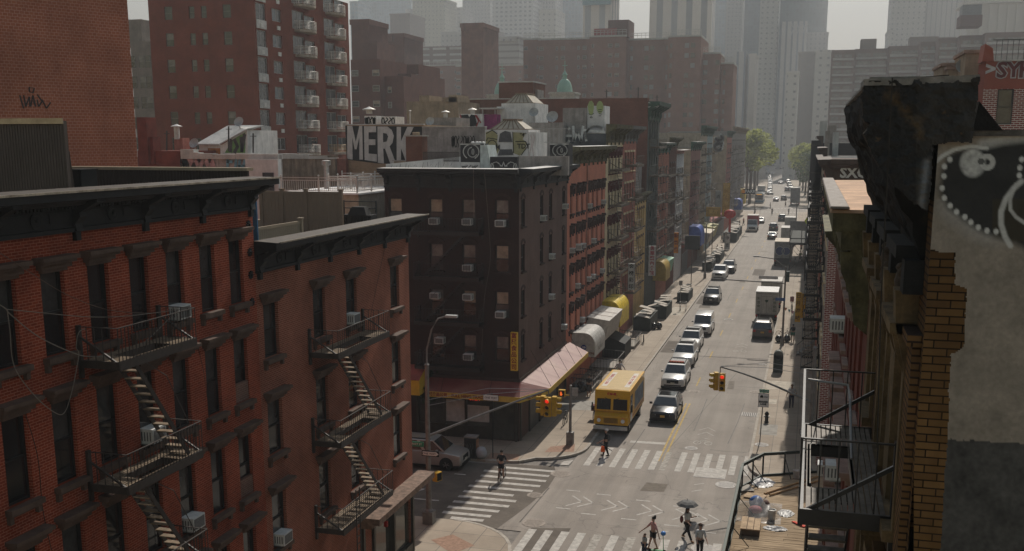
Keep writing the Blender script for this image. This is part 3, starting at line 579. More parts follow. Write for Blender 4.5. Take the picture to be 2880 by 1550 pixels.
def lintel_mesh(style,w,mat):
 k=(style,round(w,2),mat.name)
 if k in _lm:return _lm[k]
 mb=MB();a=w/2
 if style=='hood':
  b=a+.24
  for (e,pr,z0,z1) in ((b,.34,.26,.36),(b-.05,.27,.18,.26),(b-.12,.17,.06,.18),(b-.2,.09,-.03,.06)):mb.box(-e,e,-pr,.02,z0,z1)
 elif style=='ornate':
  b=a+.16;mb.box(-b,b,-.3,.02,.32,.42);mb.box(-b+.05,b-.05,-.2,.02,.14,.32)
  for s in (-1,1):mb.box(s*(b-.04)-.1*(s>0),s*(b-.04)+.1*(s<0),-.22,.02,-.25,.32);mb.box(s*(b-.06)-.07*(s>0),s*(b-.06)+.07*(s<0),-.12,.02,-.45,-.25)
  mb.box(-.12,.12,-.36,0,.42,.56)
 elif style=='arch':
  n=8
  for i in range(n):
   t0,t1=math.pi*(.22+.56*i/n),math.pi*(.22+.56*(i+1)/n);r0,r1=a/math.cos(math.pi*.22)*.99,a/math.cos(math.pi*.22)*.99+.17
   o=-r0*math.sin(math.pi*.22)
   mb.prism([(r0*math.cos(t0),-.04,o+r0*math.sin(t0)),(r1*math.cos(t0),-.04,o+r1*math.sin(t0)),(r1*math.cos(t1),-.04,o+r1*math.sin(t1)),(r0*math.cos(t1),-.04,o+r0*math.sin(t1))],(0,.05,0))
 elif style=='sill':
  b=a+.14;mb.box(-b,b,-.2,.02,-.14,0);mb.box(-b+.03,b-.03,-.12,.02,-.2,-.14)
  for s in (-1,1):mb.box(s*(b-.09)-.06,s*(b-.09)+.06,-.11,.02,-.36,-.2)
 elif style=='thin_sill':b=a+.1;mb.box(-b,b,-.14,.02,-.1,0)
 else:b=a+.12;mb.box(-b,b,-.07,.02,0,.2)
 _lm[k]=mb.mesh('lintel',mat);return _lm[k]
def ac_unit(label,loc,rz,s=1.,group='window air conditioners'):
 t=thing('air_conditioner',label,'air conditioner',loc,rz,group);w,h,d=.32*s,.42*s,.4*s
 if 'ac' not in _lm:
  mb=MB();mb.box(-.32,.32,-.42,.1,0,.42);m1=mb.mesh('casing',ac_white)
  g=MB();g.box(-.27,.27,-.435,-.424,.045,.375);m2=g.mesh('grille',ac_grille)
  v=MB();[v.box(s_*.322,s_*.326,-.36+k*.09,-.32+k*.09,.08,.34) for k in range(4) for s_ in (-1,1)];m3=v.mesh('vent',ac_grille)
  q=MB();q.box(-.3,.3,-.3,.02,-.045,-.004);m4=q.mesh('support',steel);_lm['ac']=(m1,m2,m3,m4)
 for m_,n_ in zip(_lm['ac'],('casing','grille','vent','support')):put(m_,n_,t,(0,0,0))
 t.scale=(s,s,s);return t
def cornice(par,X,side,Y0,Y1,zt,h,proj,mat,nb,det=True,top=None,name='cornice',ax='x'):
 """bracketed cornice; X = wall plane, side = outward sign, running Y0..Y1 (ax='y': roles of X and Y swap)"""
 P=(lambda o,y,z:(X+side*o,y,z)) if ax=='x' else (lambda o,y,z:(y,X+side*o,z))
 prof=[(-.02,zt-h),(.12,zt-h),(.12,zt-h+.1),(.06,zt-h+.12),(.06,zt-h*.42),(proj*.5,zt-h*.34),(proj*.6,zt-h*.26),(proj,zt-h*.2),(proj,zt-.04),(proj+.05,zt-.03),(proj+.05,zt),(-.02,zt+.03)]
 e=proj*.15;mb=MB()
 A=[P(o,Y0-(e if o>.3 else 0),z) for o,z in prof];B=[P(o,Y1+(e if o>.3 else 0),z) for o,z in prof]
 i=len(mb.v);n=len(prof);mb.v+=A+B
 mb.f+=[tuple(range(i,i+n)),tuple(range(i+n,i+2*n))];mb.m+=[0,0]
 for k in range(n):mb.f.append((i+k,i+(k+1)%n,i+n+(k+1)%n,i+n+k));mb.m.append(1 if k in (n-2,) and top else 0)
 o=mb.build(name,[mat,top or mat],par)
 if nb:
  bm_=MB();w=.13
  bm_.prism([(-w,0,-h),(-w,-.18,-h+.02),(-w,-.14,-h+.2),(-w,-.3,-h+.38),(-w,-.28,-h*.55),(-w,-proj*.82,-h*.3),(-w,-proj*.85,-h*.2),(-w,0,-h*.2)],(2*w,0,0))
  bm_.box(-w-.03,w+.03,-proj*.88,-proj*.4,-h*.3,-h*.2);bm_.box(-.09,.09,-.12,0,-h-.22,-h)
  me=bm_.mesh('bracket',mat);rz={('x',1):math.pi/2,('x',-1):-math.pi/2,('y',-1):0,('y',1):math.pi}[(ax,side)]
  off=V((0,0,0));p=o.parent
  while p:off+=p.location;p=p.parent
  for k in range(nb):
   y=Y0+.2+(Y1-Y0-.4)*(k/(nb-1) if nb>1 else .5)
   put(me,'bracket',o,V(P(0,y,zt))-off,rz)
  if det:
   me2=MB();me2 .lathe((0,0,0),[(.2,0),(.2,-.04),(.14,-.05),(.12,-.03),(.05,-.03),(.03,-.07),(.0,-.07)],14,ax='y');m2=me2 .mesh('rosette',mat)
   m3=MB();L=(Y1-Y0-.4)/max(1,nb-1)
   for s in (-1,1):m3 .box(s*L*.16,s*L*.40,-.03,0,-h*.62-.12,-h*.62+.12)
   m3m=m3 .mesh('panel',mat);m4=MB();[m4 .box(-L*.42+j*L*.042,-L*.42+j*L*.042+L*.022,-.06,0,-.06,.06) for j in range(20)];m4m=m4 .mesh('dentils',mat)
   for k in range(nb-1):
    y=Y0+.2+(Y1-Y0-.4)*((k+.5)/(nb-1))
    put(m2,'rosette',o,V(P(.065,y,zt-h*.66))-off,rz);put(m3m,'panel',o,V(P(.065,y,zt-.02))-off,rz);put(m4m,'dentils',o,V(P(.3,y,zt-h*.38))-off,rz)
 return o
def fire_escape(label,X,side,Y0,Y1,levels,proj=1.15,mat=iron,bars=22,stair_dir=1,group='fire escapes on the brick facades',drop=0,rail=.88,top_stair=None,gooseneck=False,mat2=None,slats=8):
 """iron balconies at the given heights joined by steep stairs"""
 t=thing('fire_escape',label,'fire escape',(X+side*.02,(Y0+Y1)/2,levels[-1]),0,group);xo=X+side*proj;xi=X+side*.06;mat2=mat2 or mat
 lo,hi=min(xi,xo),max(xi,xo);W=proj/2.1
 for n,z in enumerate(levels):
  mb=MB();hx0,hx1=(xo-side*(W+.12),xo-side*.12)
  hatch=(min(hx0,hx1),max(hx0,hx1),Y0+(Y1-Y0)*.22,Y0+(Y1-Y0)*.72) if n<len(levels)-1 else None
  ns=slats
  for k in range(ns):
   x=lo+.07+(hi-lo-.14)*(k+.5)/ns
   if hatch and hatch[0]<x<hatch[1]:
    mb.box(x-.028,x+.028,Y0,hatch[2],z-.01,z+.02);mb.box(x-.028,x+.028,hatch[3],Y1,z-.01,z+.02)
   else:mb.box(x-.028,x+.028,Y0,Y1,z-.01,z+.02)
  o=mb.build('platform',mat2,t)
  fb=MB();fb.box(xo-side*.05,xo+side*.01,Y0,Y1,z-.2,z+.025);fb.box(xi,xo,Y0-.04,Y0,z-.17,z+.03);fb.box(xi,xo,Y1,Y1+.04,z-.17,z+.03)
  for y in (Y0+.02,Y1-.02):fb.bar((X+side*.03,y,z+rail*.72),(xo-side*.02,y+.01,z-.05),.05,.05);fb.box(X+side*.005,X+side*.09,y-.06,y+.06,z-.45,z+rail+.03)
  if hatch:fb.box(hatch[0]-.03,hatch[0],hatch[2],hatch[3],z-.16,z+.02);fb.box(hatch[1],hatch[1]+.03,hatch[2],hatch[3],z-.16,z+.02);fb.box(hatch[0],hatch[1],hatch[2]-.03,hatch[2],z-.16,z+.02);fb.box(hatch[0],hatch[1],hatch[3],hatch[3]+.03,z-.16,z+.02)
  fb.build('frame',mat,t)
  rb=MB();r=.011
  rb.bar((xo,Y0,z+rail),(xo,Y1,z+rail),.035,.02);rb.bar((xi,Y0,z+rail),(xo,Y0,z+rail),.035,.02);rb.bar((xi,Y1,z+rail),(xo,Y1,z+rail),.035,.02)
  for k in range(bars+1):y=Y0+(Y1-Y0)*k/bars;rb.bar((xo,y,z),(xo,y,z+rail),r*1.6)
  for k in range(1,5):
   x=xi+(xo-xi)*k/5
   for y in (Y0,Y1):rb.bar((x,y,z),(x,y,z+rail),r*1.6)
  rb.build('railing',mat,t)
  if n<len(levels)-1:
   z2=levels[n+1];ya,yb=(Y0+(Y1-Y0)*.2,Y0+(Y1-Y0)*.86) if stair_dir>0 else (Y1-(Y1-Y0)*.2,Y0+(Y1-Y0)*.14)
   sx0,sx1=xo-side*(W+.1),xo-side*.13;sb=MB()
   for sx in (sx0,sx1):sb.bar((sx,ya,z-.02),(sx,yb,z2+.03),.03,.13)
   ns=max(6,int((z-z2)/.24))
   for k in range(ns):q=(k+.6)/ns;y=ya+(yb-ya)*q;zz=z+(z2-z)*q;sb.box(sx0,sx1,y-.1,y+.1,zz-.02,zz+.01,1)
   sb.build('stairs',[mat,mat2],t)
   hb=MB();hb.tube([(sx1,ya+.1,z+.05),(sx1,(ya+yb)/2+.3*stair_dir,(z+z2)/2+.85),(sx1,yb+.1*stair_dir,z2+.9)],.014,5)
   hb.build('handrail',mat,t)
 if drop:
  z=levels[-1];lb=MB();y=Y0+(Y1-Y0)*.25;x=xo+side*.05
  for dy in (-.17,.17):lb.bar((x,y+dy,z+1.3),(x,y+dy,z-drop),.035)
  for k in range(int((drop+1)/.3)):lb.bar((x,y-.17,z-drop+.15+k*.3),(x,y+.17,z-drop+.15+k*.3),.025)
  lb.build('drop_ladder',mat,t)
 return t
def floors(zs,h):return [(z,z+h) for z in zs]
def tenement(name,label,X,side,Y0,Y1,zt,wallm,fl,cols,ww,lint='hood',sill='sill',trim=None,sidem=None,frm=sash_dark,gl=None,depth=14.,near=False,corn=None,cornm=None,corn_h=1.2,corn_p=.85,nb=6,parapet=0.,rev=None,inset=.22,skip=(),holes_extra=(),roof=roof_tar,cat='building',group=None,front=None,corn_top=None):
 t=thing(name,label,cat,(X,(Y0+Y1)/2,0),0,group);trim=trim or brownstone;sidem=sidem or wallm
 holes=[];spots=[]
 for fi,(a,b) in enumerate(fl):
  for ci,c in enumerate(cols):
   if (fi,ci) in skip:continue
   holes.append((c-ww/2,c+ww/2,a,b));spots.append((fi,ci,c,a,b))
 holes_all=holes+[h for h in holes_extra]
 mb=MB();mb.wall('x',X,Y0,Y1,0,zt,holes_all,-side*inset,0,1)
 xb=X-side*depth
 if front:
  mb.wall('y',Y0,min(X,xb),max(X,xb),0,zt,[f[:4] for f in front],.2,2,1)
 else:mb.poly([(X,Y0,0),(xb,Y0,0),(xb,Y0,zt),(X,Y0,zt)],2)
 mb.poly([(X,Y1,0),(xb,Y1,0),(xb,Y1,zt),(X,Y1,zt)],2);mb.poly([(xb,Y0,0),(xb,Y1,0),(xb,Y1,zt),(xb,Y0,zt)],2)
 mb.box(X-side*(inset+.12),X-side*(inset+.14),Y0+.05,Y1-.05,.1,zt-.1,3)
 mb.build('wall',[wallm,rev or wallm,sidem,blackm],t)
 rbm=MB();rz_=zt-parapet
 rbm.box(min(X,xb)+.2,max(X,xb)-.2,Y0+.2,Y1-.2,rz_-.2,rz_)
 rbm.build('roof',roof,t)
 if parapet>.05:
  pb=MB();pb.box(min(xb,X-side*.25),max(xb,X-side*.25),Y0-.03,Y0+.25,zt,zt+.06);pb.box(min(xb,X),max(xb,X),Y1-.25,Y1+.03,zt,zt+.06);pb.box(xb-.15,xb+.15,Y0,Y1,zt,zt+.06)
  pb.build('coping',concrete,t)
 gls=gl or [(glass_mid,glass_dark),(glass_dark,glass_dark),(glass_mid,glass_mid)]
 rz=math.pi/2*side;n=0
 for fi,ci,c,a,b in spots:
  g=gls[rnd.randrange(len(gls))];loc=(-side*(inset-.06),c-(Y0+Y1)/2,a)
  if near:near_window(t,ww,b-a,loc,rz,frm,*g)
  elif n<100:put(wmesh(ww,b-a,frm,*g),'window',t,loc,rz)
  if lint:put(lintel_mesh(lint,ww,trim),'lintel',t,(0,c-(Y0+Y1)/2,b),rz)
  if sill:put(lintel_mesh(sill,ww,trim),'sill',t,(0,c-(Y0+Y1)/2,a),rz)
  n+=1
 if front:
  for f in front:
   g=f[4] if len(f)>4 else gls[rnd.randrange(len(gls))];wd=f[1]-f[0]
   loc=((f[0]+f[1])/2-X,Y0-(Y0+Y1)/2+.14,f[2])
   (near_window if near else (lambda par,w_,h_,l_,r_,fr_,a_,b_:put(wmesh(w_,h_,fr_,a_,b_),'window',par,l_,r_)))(t,wd,f[3]-f[2],loc,0,frm,*g)
   put(lintel_mesh('thin_sill',wd,trim),'sill',t,((f[0]+f[1])/2-X,Y0-(Y0+Y1)/2,f[2]),0)
   if lint=='arch':put(lintel_mesh('arch',wd,trim),'lintel',t,((f[0]+f[1])/2-X,Y0-(Y0+Y1)/2,f[3]),0)
 if corn:cornice(t,X,side,Y0,Y1,corn,corn_h,corn_p,cornm or black_paint,nb,det=near,top=corn_top)
 return t
def strokes(name,mat,lines,w,y,par,closed=False):
 mb=MB()
 for ln in lines:
  for (a,b) in zip(ln,ln[1:]):
   a,b=V(a),V(b);d=b-a
   if d.length<1e-4:continue
   d.normalize();n=V((-d.y,d.x))*w/2;a=a-d*w*.3;b=b+d*w*.3
   mb.poly([((a-n).x,y,(a-n).y),((b-n).x,y,(b-n).y),((b+n).x,y,(b+n).y),((a+n).x,y,(a+n).y)])
 return mb.build(name,mat,par)
def scribble(x0,x1,z0,z1,n,seed):
 r=random.Random(seed);out=[]
 for k in range(n):
  cx=x0+(x1-x0)*(k+.5)/n;hw=(x1-x0)/n*.48;cz=(z0+z1)/2;hh=(z1-z0)/2
  typ=r.randrange(4);q=[]
  for j in range(10):
   a=j/9
   if typ==0:q.append((cx+hw*math.cos(6.3*a+1)*.8,cz+hh*math.sin(6.3*a+1)))
   elif typ==1:q.append((cx-hw+2*hw*a,cz+hh*(1 if j%3==0 else -1)*(.6+.4*r.random())))
   elif typ==2:q.append((cx-hw*.5+hw*a*.9*math.sin(a*9),cz-hh+2*hh*a))
   else:q.append((cx+hw*.8*math.sin(a*6.5),cz+hh*(1-2*a)))
  out.append(q)
 return out
def arc(cx,cz,rx,rz,a0,a1,n=14):return [(cx+rx*math.cos(math.radians(a0+(a1-a0)*k/n)),cz+rz*math.sin(math.radians(a0+(a1-a0)*k/n))) for k in range(n+1)]
def flat(name,mat,pts,y,par,th=0.):
 mb=MB();mb.poly([(a,y,b) for a,b in pts]);return mb.build(name,mat,par)
def pxl(lines,Y):return [[(at_y(x,y,Y).x,at_y(x,y,Y).z) for x,y in ln] for ln in lines]
# ================================================================ left side: the two near brick houses
XL=-17.6
c1=[15.75+.42,17.5+.42,19.25+.42,20.92+.42,22.63+.42,24.35+.42,26.05+.42,27.78+.42,29.46+.42]
b1=tenement('brick_rowhouse','dark red brick house with deep black cornice filling the lower left of the photo',XL,1,13.5,31.05,17.9,red_brick,
 [(14.42,16.5),(11.15,13.3),(7.9,10.05),(4.7,6.8),(1.2,3.4)],c1,.84,near=True,parapet=.75,corn=18.42,corn_h=1.05,corn_p=.95,nb=7,
 gl=[(glass_mid,glass_dark),(glass_mid,glass_dark),(glass_dark,glass_dark)],frm=sash_dark,corn_top=M('brown_zinc_flashing',(.085,.065,.05),.5,.2,var=.4,scale=5),roof=roof_tar,depth=15)
c2=[31.98,35.7,38.62,43.25]
b2=tenement('brick_rowhouse','lighter orange-red brick corner house, shorter, with bowed black cornice, left of the crossing',XL,1,31.06,45.0,15.75,red_brick_light,
 [(12.25,14.17),(8.8,10.75),(5.35,7.4)],c2,1.03,near=True,parapet=.5,corn=16.3,corn_h=1.05,corn_p=.9,nb=6,
 gl=[(glass_mid,glass_dark)],corn_top=M('brown_zinc_flashing',(.085,.065,.05)),depth=15,holes_extra=[(40.2,44.6,.5,3.35)])
for par_,y0_,y1_,xx_,zz_ in ((b1,13.4,31.15,XL+1.0,18.42),(b2,31.1,45.2,XL+.95,16.3)):MB().box(xx_-.035,xx_+.012,y0_,y1_,zz_-.03,zz_+.022).build('lit_edge',M('lit_edge_tone',(.45,.38,.30),.35,.4,var=.5,scale=3),par_)  # bright strip added as the thin sunlit line along the cornice edges
sf=MB();sf.box(XL,XL+.85,38.9,45.75,3.62,3.9);sf.box(XL-.0,XL+.5,38.9,45.4,3.42,3.62);sf.build('storefront_cornice',[M('rusty_ledge',(.20,.13,.095),.7,var=.5,scale=5)],b2)
sf=MB();[sf.box(XL-.1,XL+.12,y-.09,y+.09,.1,3.42) for y in (39.0,40.1,42.4,44.75)];sf.box(XL-.1,XL+.1,40.1,44.75,.1,.6);sf.build('storefront_frame',M('dark_bronze',(.05,.045,.035),.4,.4),b2)
MB().box(XL-.14,XL-.1,40.1,44.75,.6,3.42).build('shop_window',glassm('shop_glass',(.05,.05,.04),.05),b2)
MB().box(XL+.003,XL+.16,41.35,41.47,2.6,2.86).build('alarm_bell',M('red_alarm',(.35,.02,.02),.5),b2)
an=MB()
for k in range(4):a=k*math.pi/4;an.bar((0,-.14*math.cos(a),-.14*math.sin(a)),(0,.14*math.cos(a),.14*math.sin(a)),.05,.04)
an.lathe((0,0,0),[(.05,0),(.04,.07),(.0,.08)],8,ax='x');anm=an.mesh('tie_anchor',black_paint)
for z in (16.9,16.0,15.25,14.35,13.5):put(anm,'tie_anchor',b1,(.03,30.72-b1 .location.y,z))
fe1=fire_escape('brown iron fire escape with three balconies and stairs on the dark red brick house',XL,1,22.05,25.5,[14.12,10.85,7.6,4.4],1.2,iron,24,1,mat2=iron_tan,slats=11)
fe2=fire_escape('brown iron fire escape with drop ladder on the lighter corner brick house',XL,1,34.7,39.6,[11.85,8.45,5.0],1.2,iron,26,1,drop=1.4,mat2=iron_tan,slats=11)
def cable(pts,r,label,mat,name='cable'):
 P=[V(p) for p in pts];out=[]
 for i in range(len(P)-1):
  a,b,c,d=P[max(i-1,0)],P[i],P[i+1],P[min(i+2,len(P)-1)]
  for k in range(6):
   t=k/6;out.append(.5*((2*b)+(c-a)*t+(2*a-5*b+4*c-d)*t*t+(3*b-a-3*c+d)*t**3))
 out.append(P[-1]);mb=MB();mb.tube(out,r,5);return tag(mb.build(name,mat,smooth=True),label,'cable','loose cables on the brick facades')
cab=M('pale_cable',(.2,.17,.14),.6,var=.1);cabd=M('dark_cable',(.03,.025,.02),.6)
ax_=lambda x,y,X=XL+.35:at_x(x,y,X)
cable([ax_(0,858),ax_(18,870),ax_(30,885),ax_(110,948),ax_(215,996),ax_(270,1003),ax_(330,998),ax_(395,972),ax_(460,912),ax_(500,872)],.014,'pale cable drooping from the left edge to the top fire escape balcony',cab)
cable([ax_(18,870),ax_(120,880),ax_(240,891),ax_(340,890),ax_(450,878),ax_(540,864)],.011,'pale cable strung nearly straight below the dark red house top windows',cab)
cable([ax_(0,712),ax_(60,750),ax_(180,825),ax_(290,868),ax_(380,880),ax_(430,880)],.009,'thin brown cable falling from the upper left across the top windows',M('brown_cable',(.12,.08,.06),.6))
cable([ax_(20,870),ax_(28,930),ax_(40,1030),ax_(95,1110),ax_(150,1158),ax_(180,1162),ax_(200,1110),ax_(215,1040),ax_(222,995),ax_(214,975),ax_(222,935),ax_(240,925)],.011,'looping pale cable hanging below the top balcony at the far left',cab)
cable([ax_(558,980,XL+.04),ax_(575,1060,XL+.04),ax_(590,1180,XL+.04)],.008,'thin dark cable down the dark red wall right of the fire escape',cabd)
cable([ax_(60,1130,XL+.04),ax_(105,1280,XL+.04),ax_(120,1430,XL+.04),ax_(145,1548,XL+.04)],.009,'dark cable running down the wall between the two left air conditioners',cabd)
cable([ax_(1085,685,XL+.04),ax_(1060,800,XL+.04),ax_(1040,900,XL+.04)],.008,'thin dark cable down the orange-red wall beside its right window',cabd)
def ac_left(c,z,label,s=1.,dx=0):return ac_unit(label,(XL-.12,c,z),math.pi/2,s)
ac_left(27.0-.55,14.5,'white air conditioner behind the railing of the top left balcony',.95)
ac_left(21.32,8.02,'large white air conditioner with blue top, second window row from bottom left',1.12)
ac_left(19.62,8.02,'large white air conditioner nearest the lower left corner',1.15)
ac_left(24.8,11.25,'white air conditioner under the middle balcony stairs of the dark red house',1.)
ac_left(26.5,8.02,'white air conditioner just right of the lowest stairs, dark red house',1.)
ac_left(38.5,12.35,'white air conditioner on the top balcony of the corner brick house',.95)
ac_left(32.0,5.45,'white air conditioner at the bottom centre-left window of the corner house',1.)
for z in (11.17,7.92):
 MB().box(XL-.16,XL-.02,29.47,30.29,z,z+.62).build('brick_infill',brick('old_infill_brick',(.2,.1,.075),(.16,.08,.06),(.27,.2,.16)),b1)
corr=M('corrugated_brown_metal',(.115,.088,.075),.55,.2,var=.15,scale=.6,dirt=.2)
def corrug(x0,x1,z0,z1,y,m=0,p=.09):
 mb=MB();n=int((x1-x0)/p)
 for k in range(n):mb.box(x0+k*p,x0+k*p+p*.55,y-.02,y,z0,z1)
 mb.box(x0,x1,y,y+.12,z0,z1);return mb
Yb=24.6;xr=at_y(176,308,Yb).x
t=thing('roof_bulkhead','brown corrugated metal stair bulkhead on the roof at the left edge','roof bulkhead',(xr,Yb,17.2))
corrug(xr-6.5,xr,16.9,20.12,Yb).build('cladding',corr,t)
mb=MB();mb.prism([(xr-6.5,Yb+.125,16.9),(xr,Yb+.125,16.9),(xr-3.9,Yb+4.6,16.9),(xr-10,Yb+4.6,16.9)],(0,0,3.2));mb.build('side_wall',corr,t)
mb=MB();mb.prism([(xr-6.6,Yb-.07,20.12),(xr+.05,Yb-.07,20.12),(xr-3.9,Yb+4.7,20.12),(xr-10,Yb+4.7,20.12)],(0,0,.05));mb.box(xr-6.6,xr+.05,Yb-.1,Yb-.071,20.04,20.19);mb.build('metal_capping',M('bright_capping',(.4,.33,.25),.3,.6),t)
t=thing('parapet_wall','long roof parapet with tan coping and ribbed dark face behind the black cornice','parapet',(-18,31.3,17.2))
corrug(-31.5,-17.75,17.1,18.62,31.10,p=.12).build('ribbed_face',M('dark_ribbed_cladding',(.05,.036,.028),.6,var=.2),t)
mb=MB();mb.box(-31.5,-17.70,31.0,31.42,18.62,18.72);mb.build('coping',M('tan_coping',(.36,.28,.19),.6,var=.2,scale=2),t)
p=at_y(190,540,25.2)
mb=MB();mb.bar(at_y(188,430,25.4),at_y(203,540,25.0),.13,.2);tag(mb.build('leaning_post',M('brown_post',(.09,.065,.05),.7)),'brown post leaning beside the corrugated roof bulkhead','post')
q=at_y(205,478,26.5);mb=MB();mb.box(q.x,q.x+.45,26.2,26.9,17.15,q.z);mb.box(q.x+.48,q.x+.5,26.2,26.9,17.15,q.z-.01);mb.box(q.x-.02,q.x+.52,26.15,26.95,q.z+.001,q.z+.03)
tag(mb.build('roof_cabinet',blackm),'black equipment cabinet on the roof right of the leaning post','cabinet')
t=thing('garden_chair','brown rattan chair back seen over the black cornice','chair',(at_y(262,520,27).x,27,17.15))
q=t.location;mb=MB();mb.box(q.x-.25,q.x+.25,27.2,27.24,17.55,18.05);mb.build('backrest',M('rattan',(.12,.075,.045),.8,scale=20,var=.4),t)
mb=MB();mb.box(q.x-.26,q.x+.26,26.75,27.2,17.5,17.56);mb.build('seat',M('rattan',(.12,.075,.045)),t)
for sx in (-.22,.22):
 for sy in (26.8,27.18):MB().box(q.x+sx-.02,q.x+sx+.02,sy,sy+.03,17.15,17.5).build('leg',M('rattan',(.12,.075,.045)),t)
vinyl=M('tan_vinyl',(.25,.17,.115),.55,var=.08,scale=1.5);vinyl_l=M('beige_vinyl',(.34,.26,.18),.55,var=.08,scale=1.5)
def panel_fence(name,label,pts,z0,z1,mat,step=.155):
 t=thing(name,label,'fence',(pts[0][0],pts[0][1],z0));
 for (a,b) in zip(pts,pts[1:]):
  a,b=V((*a,0)),V((*b,0));d=(b-a);L=d.length;d.normalize();mb=MB();n=max(1,int(L/step))
  for k in range(n):mb.bar(a+d*L*(k+.02)/n+V((0,0,(z0+z1)/2)),a+d*L*(k+.96)/n+V((0,0,(z0+z1)/2)),.03,z1-z0-.12)
  mb.bar(a+V((0,0,z1-.06)),b+V((0,0,z1-.06)),.07,.11);mb.bar(a+V((0,0,z0+.08)),b+V((0,0,z0+.08)),.07,.11);mb.build('panel',mat,t)
 for a in pts:
  mb=MB();mb.box(a[0]-.075,a[0]+.075,a[1]-.075,a[1]+.075,z0,z1+.06);mb.box(a[0]-.1,a[0]+.1,a[1]-.1,a[1]+.1,z1+.061,z1+.11);mb.build('post',mat,t)
 return t
Yf=42.0
xs_=[at_y(px,600,Yf).x for px in (737,795,862,960)]
panel_fence('privacy_fence','tall tan vinyl privacy fence with a gate on the corner house roof',[(x,Yf) for x in xs_],15.3,17.42,vinyl)
MB().box(xs_[1]-.2,xs_[1]-.12,Yf-.09,Yf-.06,16.2,16.5)
panel_fence('privacy_fence','low beige vinyl fence beside the blue tarp on the corner house roof',[(-18.5,32.3),(-18.5,36.2)],15.3,16.62,vinyl_l)
t=at_y(725,600,31.6)
mb=MB();mb.box(-20.0,-17.72,31.55,31.6,15.3,17.6);tag(mb.build('tarpaulin',M('blue_tarpaulin',(.06,.19,.36),.5,var=.3,scale=3)),'blue tarpaulin hung on the party wall beside the beige fence','tarpaulin')
gr=thing('barbecue_grill','barbecue grill under a black cover on the corner house roof','grill',(-19.3,43.4,15.25));q=gr.location
mb=MB();mb.hexa([(q.x-.75,43.0,15.25),(q.x+.75,43.0,15.25),(q.x+.75,43.8,15.25),(q.x-.75,43.8,15.25),(q.x-.7,43.1,16.35),(q.x+.7,43.1,16.35),(q.x+.7,43.8,16.35),(q.x-.7,43.8,16.35)])
for k in range(9):mb.bar((q.x-.74+k*.18,42.99,15.3),(q.x-.7+k*.175,43.08,16.3),.05)
mb.hexa([(q.x-.4,43.05,16.351),(q.x+.5,43.05,16.351),(q.x+.5,43.7,16.351),(q.x-.4,43.7,16.351),(q.x-.25,43.2,16.7),(q.x+.35,43.2,16.7),(q.x+.35,43.6,16.7),(q.x-.25,43.6,16.7)]);mb.build('cover',M('black_cloth',(.02,.018,.017),.7,bump=.4),gr)
for s in (-.6,.6):MB().lathe((q.x+s,43.2,15.33),[(.08,-.03),(.08,.03)],10,ax='x').build('wheel',rubber,gr)
mb=MB();P0=at_y(966,575,43.9);P1=at_y(1057,575,43.9)
for x in (P0 .x,P1 .x):mb.box(x-.03,x+.03,43.9,43.96,15.3,16.95)
for z in (16.9,16.6):mb.box(P0 .x,P1 .x,43.91,43.95,z-.02,z+.02)
for k in range(4):x=P0 .x+(P1 .x-P0 .x)*(k+1)/5;mb.box(x-.012,x+.012,43.9,43.93,15.3,16.6)
tag(mb.build('roof_railing',black_paint),'black metal pipe railing at the end of the corner house roof','railing')
mb=MB();mb.box(-26,-17.9,44.6,44.9,15.2,15.92);tag(mb.build('parapet_wall',tan_stucco),'tan end parapet of the corner house roof behind the railing','parapet')
# ================================================================ behind the left houses
E0=at_y(374,250,50);dw=V((math.sin(math.radians(23.6)),math.cos(math.radians(23.6)),0));nw=V((-dw.y,dw.x,0))
t=thing('brick_building','huge windowless salmon brick wall at the upper left with black graffiti','building',(E0 .x,E0 .y,0))
mb=MB();a_=V((E0 .x,E0 .y,0));b_=a_-dw*34;mb.prism([b_,a_,a_+nw*20,b_+nw*20],(0,0,30));mb.build('wall',pale_brick_wall,t)
def on_wall(x,y,off=.02):
 r=ray(x,y);o=V((0,0,H));k=(a_-o).dot(nw)/r.dot(nw);return o+r*k-nw*off
mb=MB()
for ln in ([(55,268),(66,305)],[(66,268),(72,300),(82,272),(84,300)],[(86,300),(92,268),(100,300),(94,285)],[(104,266),(118,285),(108,300),(104,280)],[(118,280),(130,305),(142,288)],[(82,245),(96,248),(92,262),(82,258),(82,245)]):
 for p,q in zip(ln,ln[1:]):mb.bar(on_wall(*p),on_wall(*q),.01,.07,up=nw.cross(V((1,0,1))))
mb.build('graffiti',M('faint_black_spray',(.05,.035,.03),.8),t)
YT=112.0;xt=at_y(727,300,YT).x;xt0=at_y(428,200,YT).x
ye=at_x(984,200,xt).y
tw=thing('apartment_tower','tall red brick apartment tower with curved white balconies','apartment tower',(xt,YT,0));Zt=38
fl_z=[at_y(620,yy_,YT).z for yy_ in (32,108,183,258,332)];dz=(fl_z[0]-fl_z[4])/4
lv=[fl_z[4]+dz*k for k in range(-3,7)]
holes=[];
for z in lv:
 for px,wd in ((483,1.05),(548,.72),(582,.72),(646,1.05)):
  x=at_y(px,200,YT).x;hh=1.5 if wd>1 else 1.35;holes.append((x-wd/2,x+wd/2,z-hh/2,z+hh/2))
mb=MB();mb.wall('y',YT,xt0,xt,0,Zt,holes,.2,0,0)
cols_t=[(at_x(738,150,xt).y,2.3,1.9,'ptac'),(at_x(782,150,xt).y,2.3,1.45,'win'),(at_x(842,150,xt).y,3.2,2.2,'door'),(at_x(872,150,xt).y,2.9,1.6,'win'),(at_x(928,150,xt).y,3.2,2.2,'door'),(at_x(957,150,xt).y,3.0,1.6,'win')]
hx=[(c-w_/2,c+w_/2,z-h_/2,z+h_/2) for z in lv for c,w_,h_,k_ in cols_t]
mb.wall('x',xt,YT,ye,0,Zt,hx,-.25,0,0)
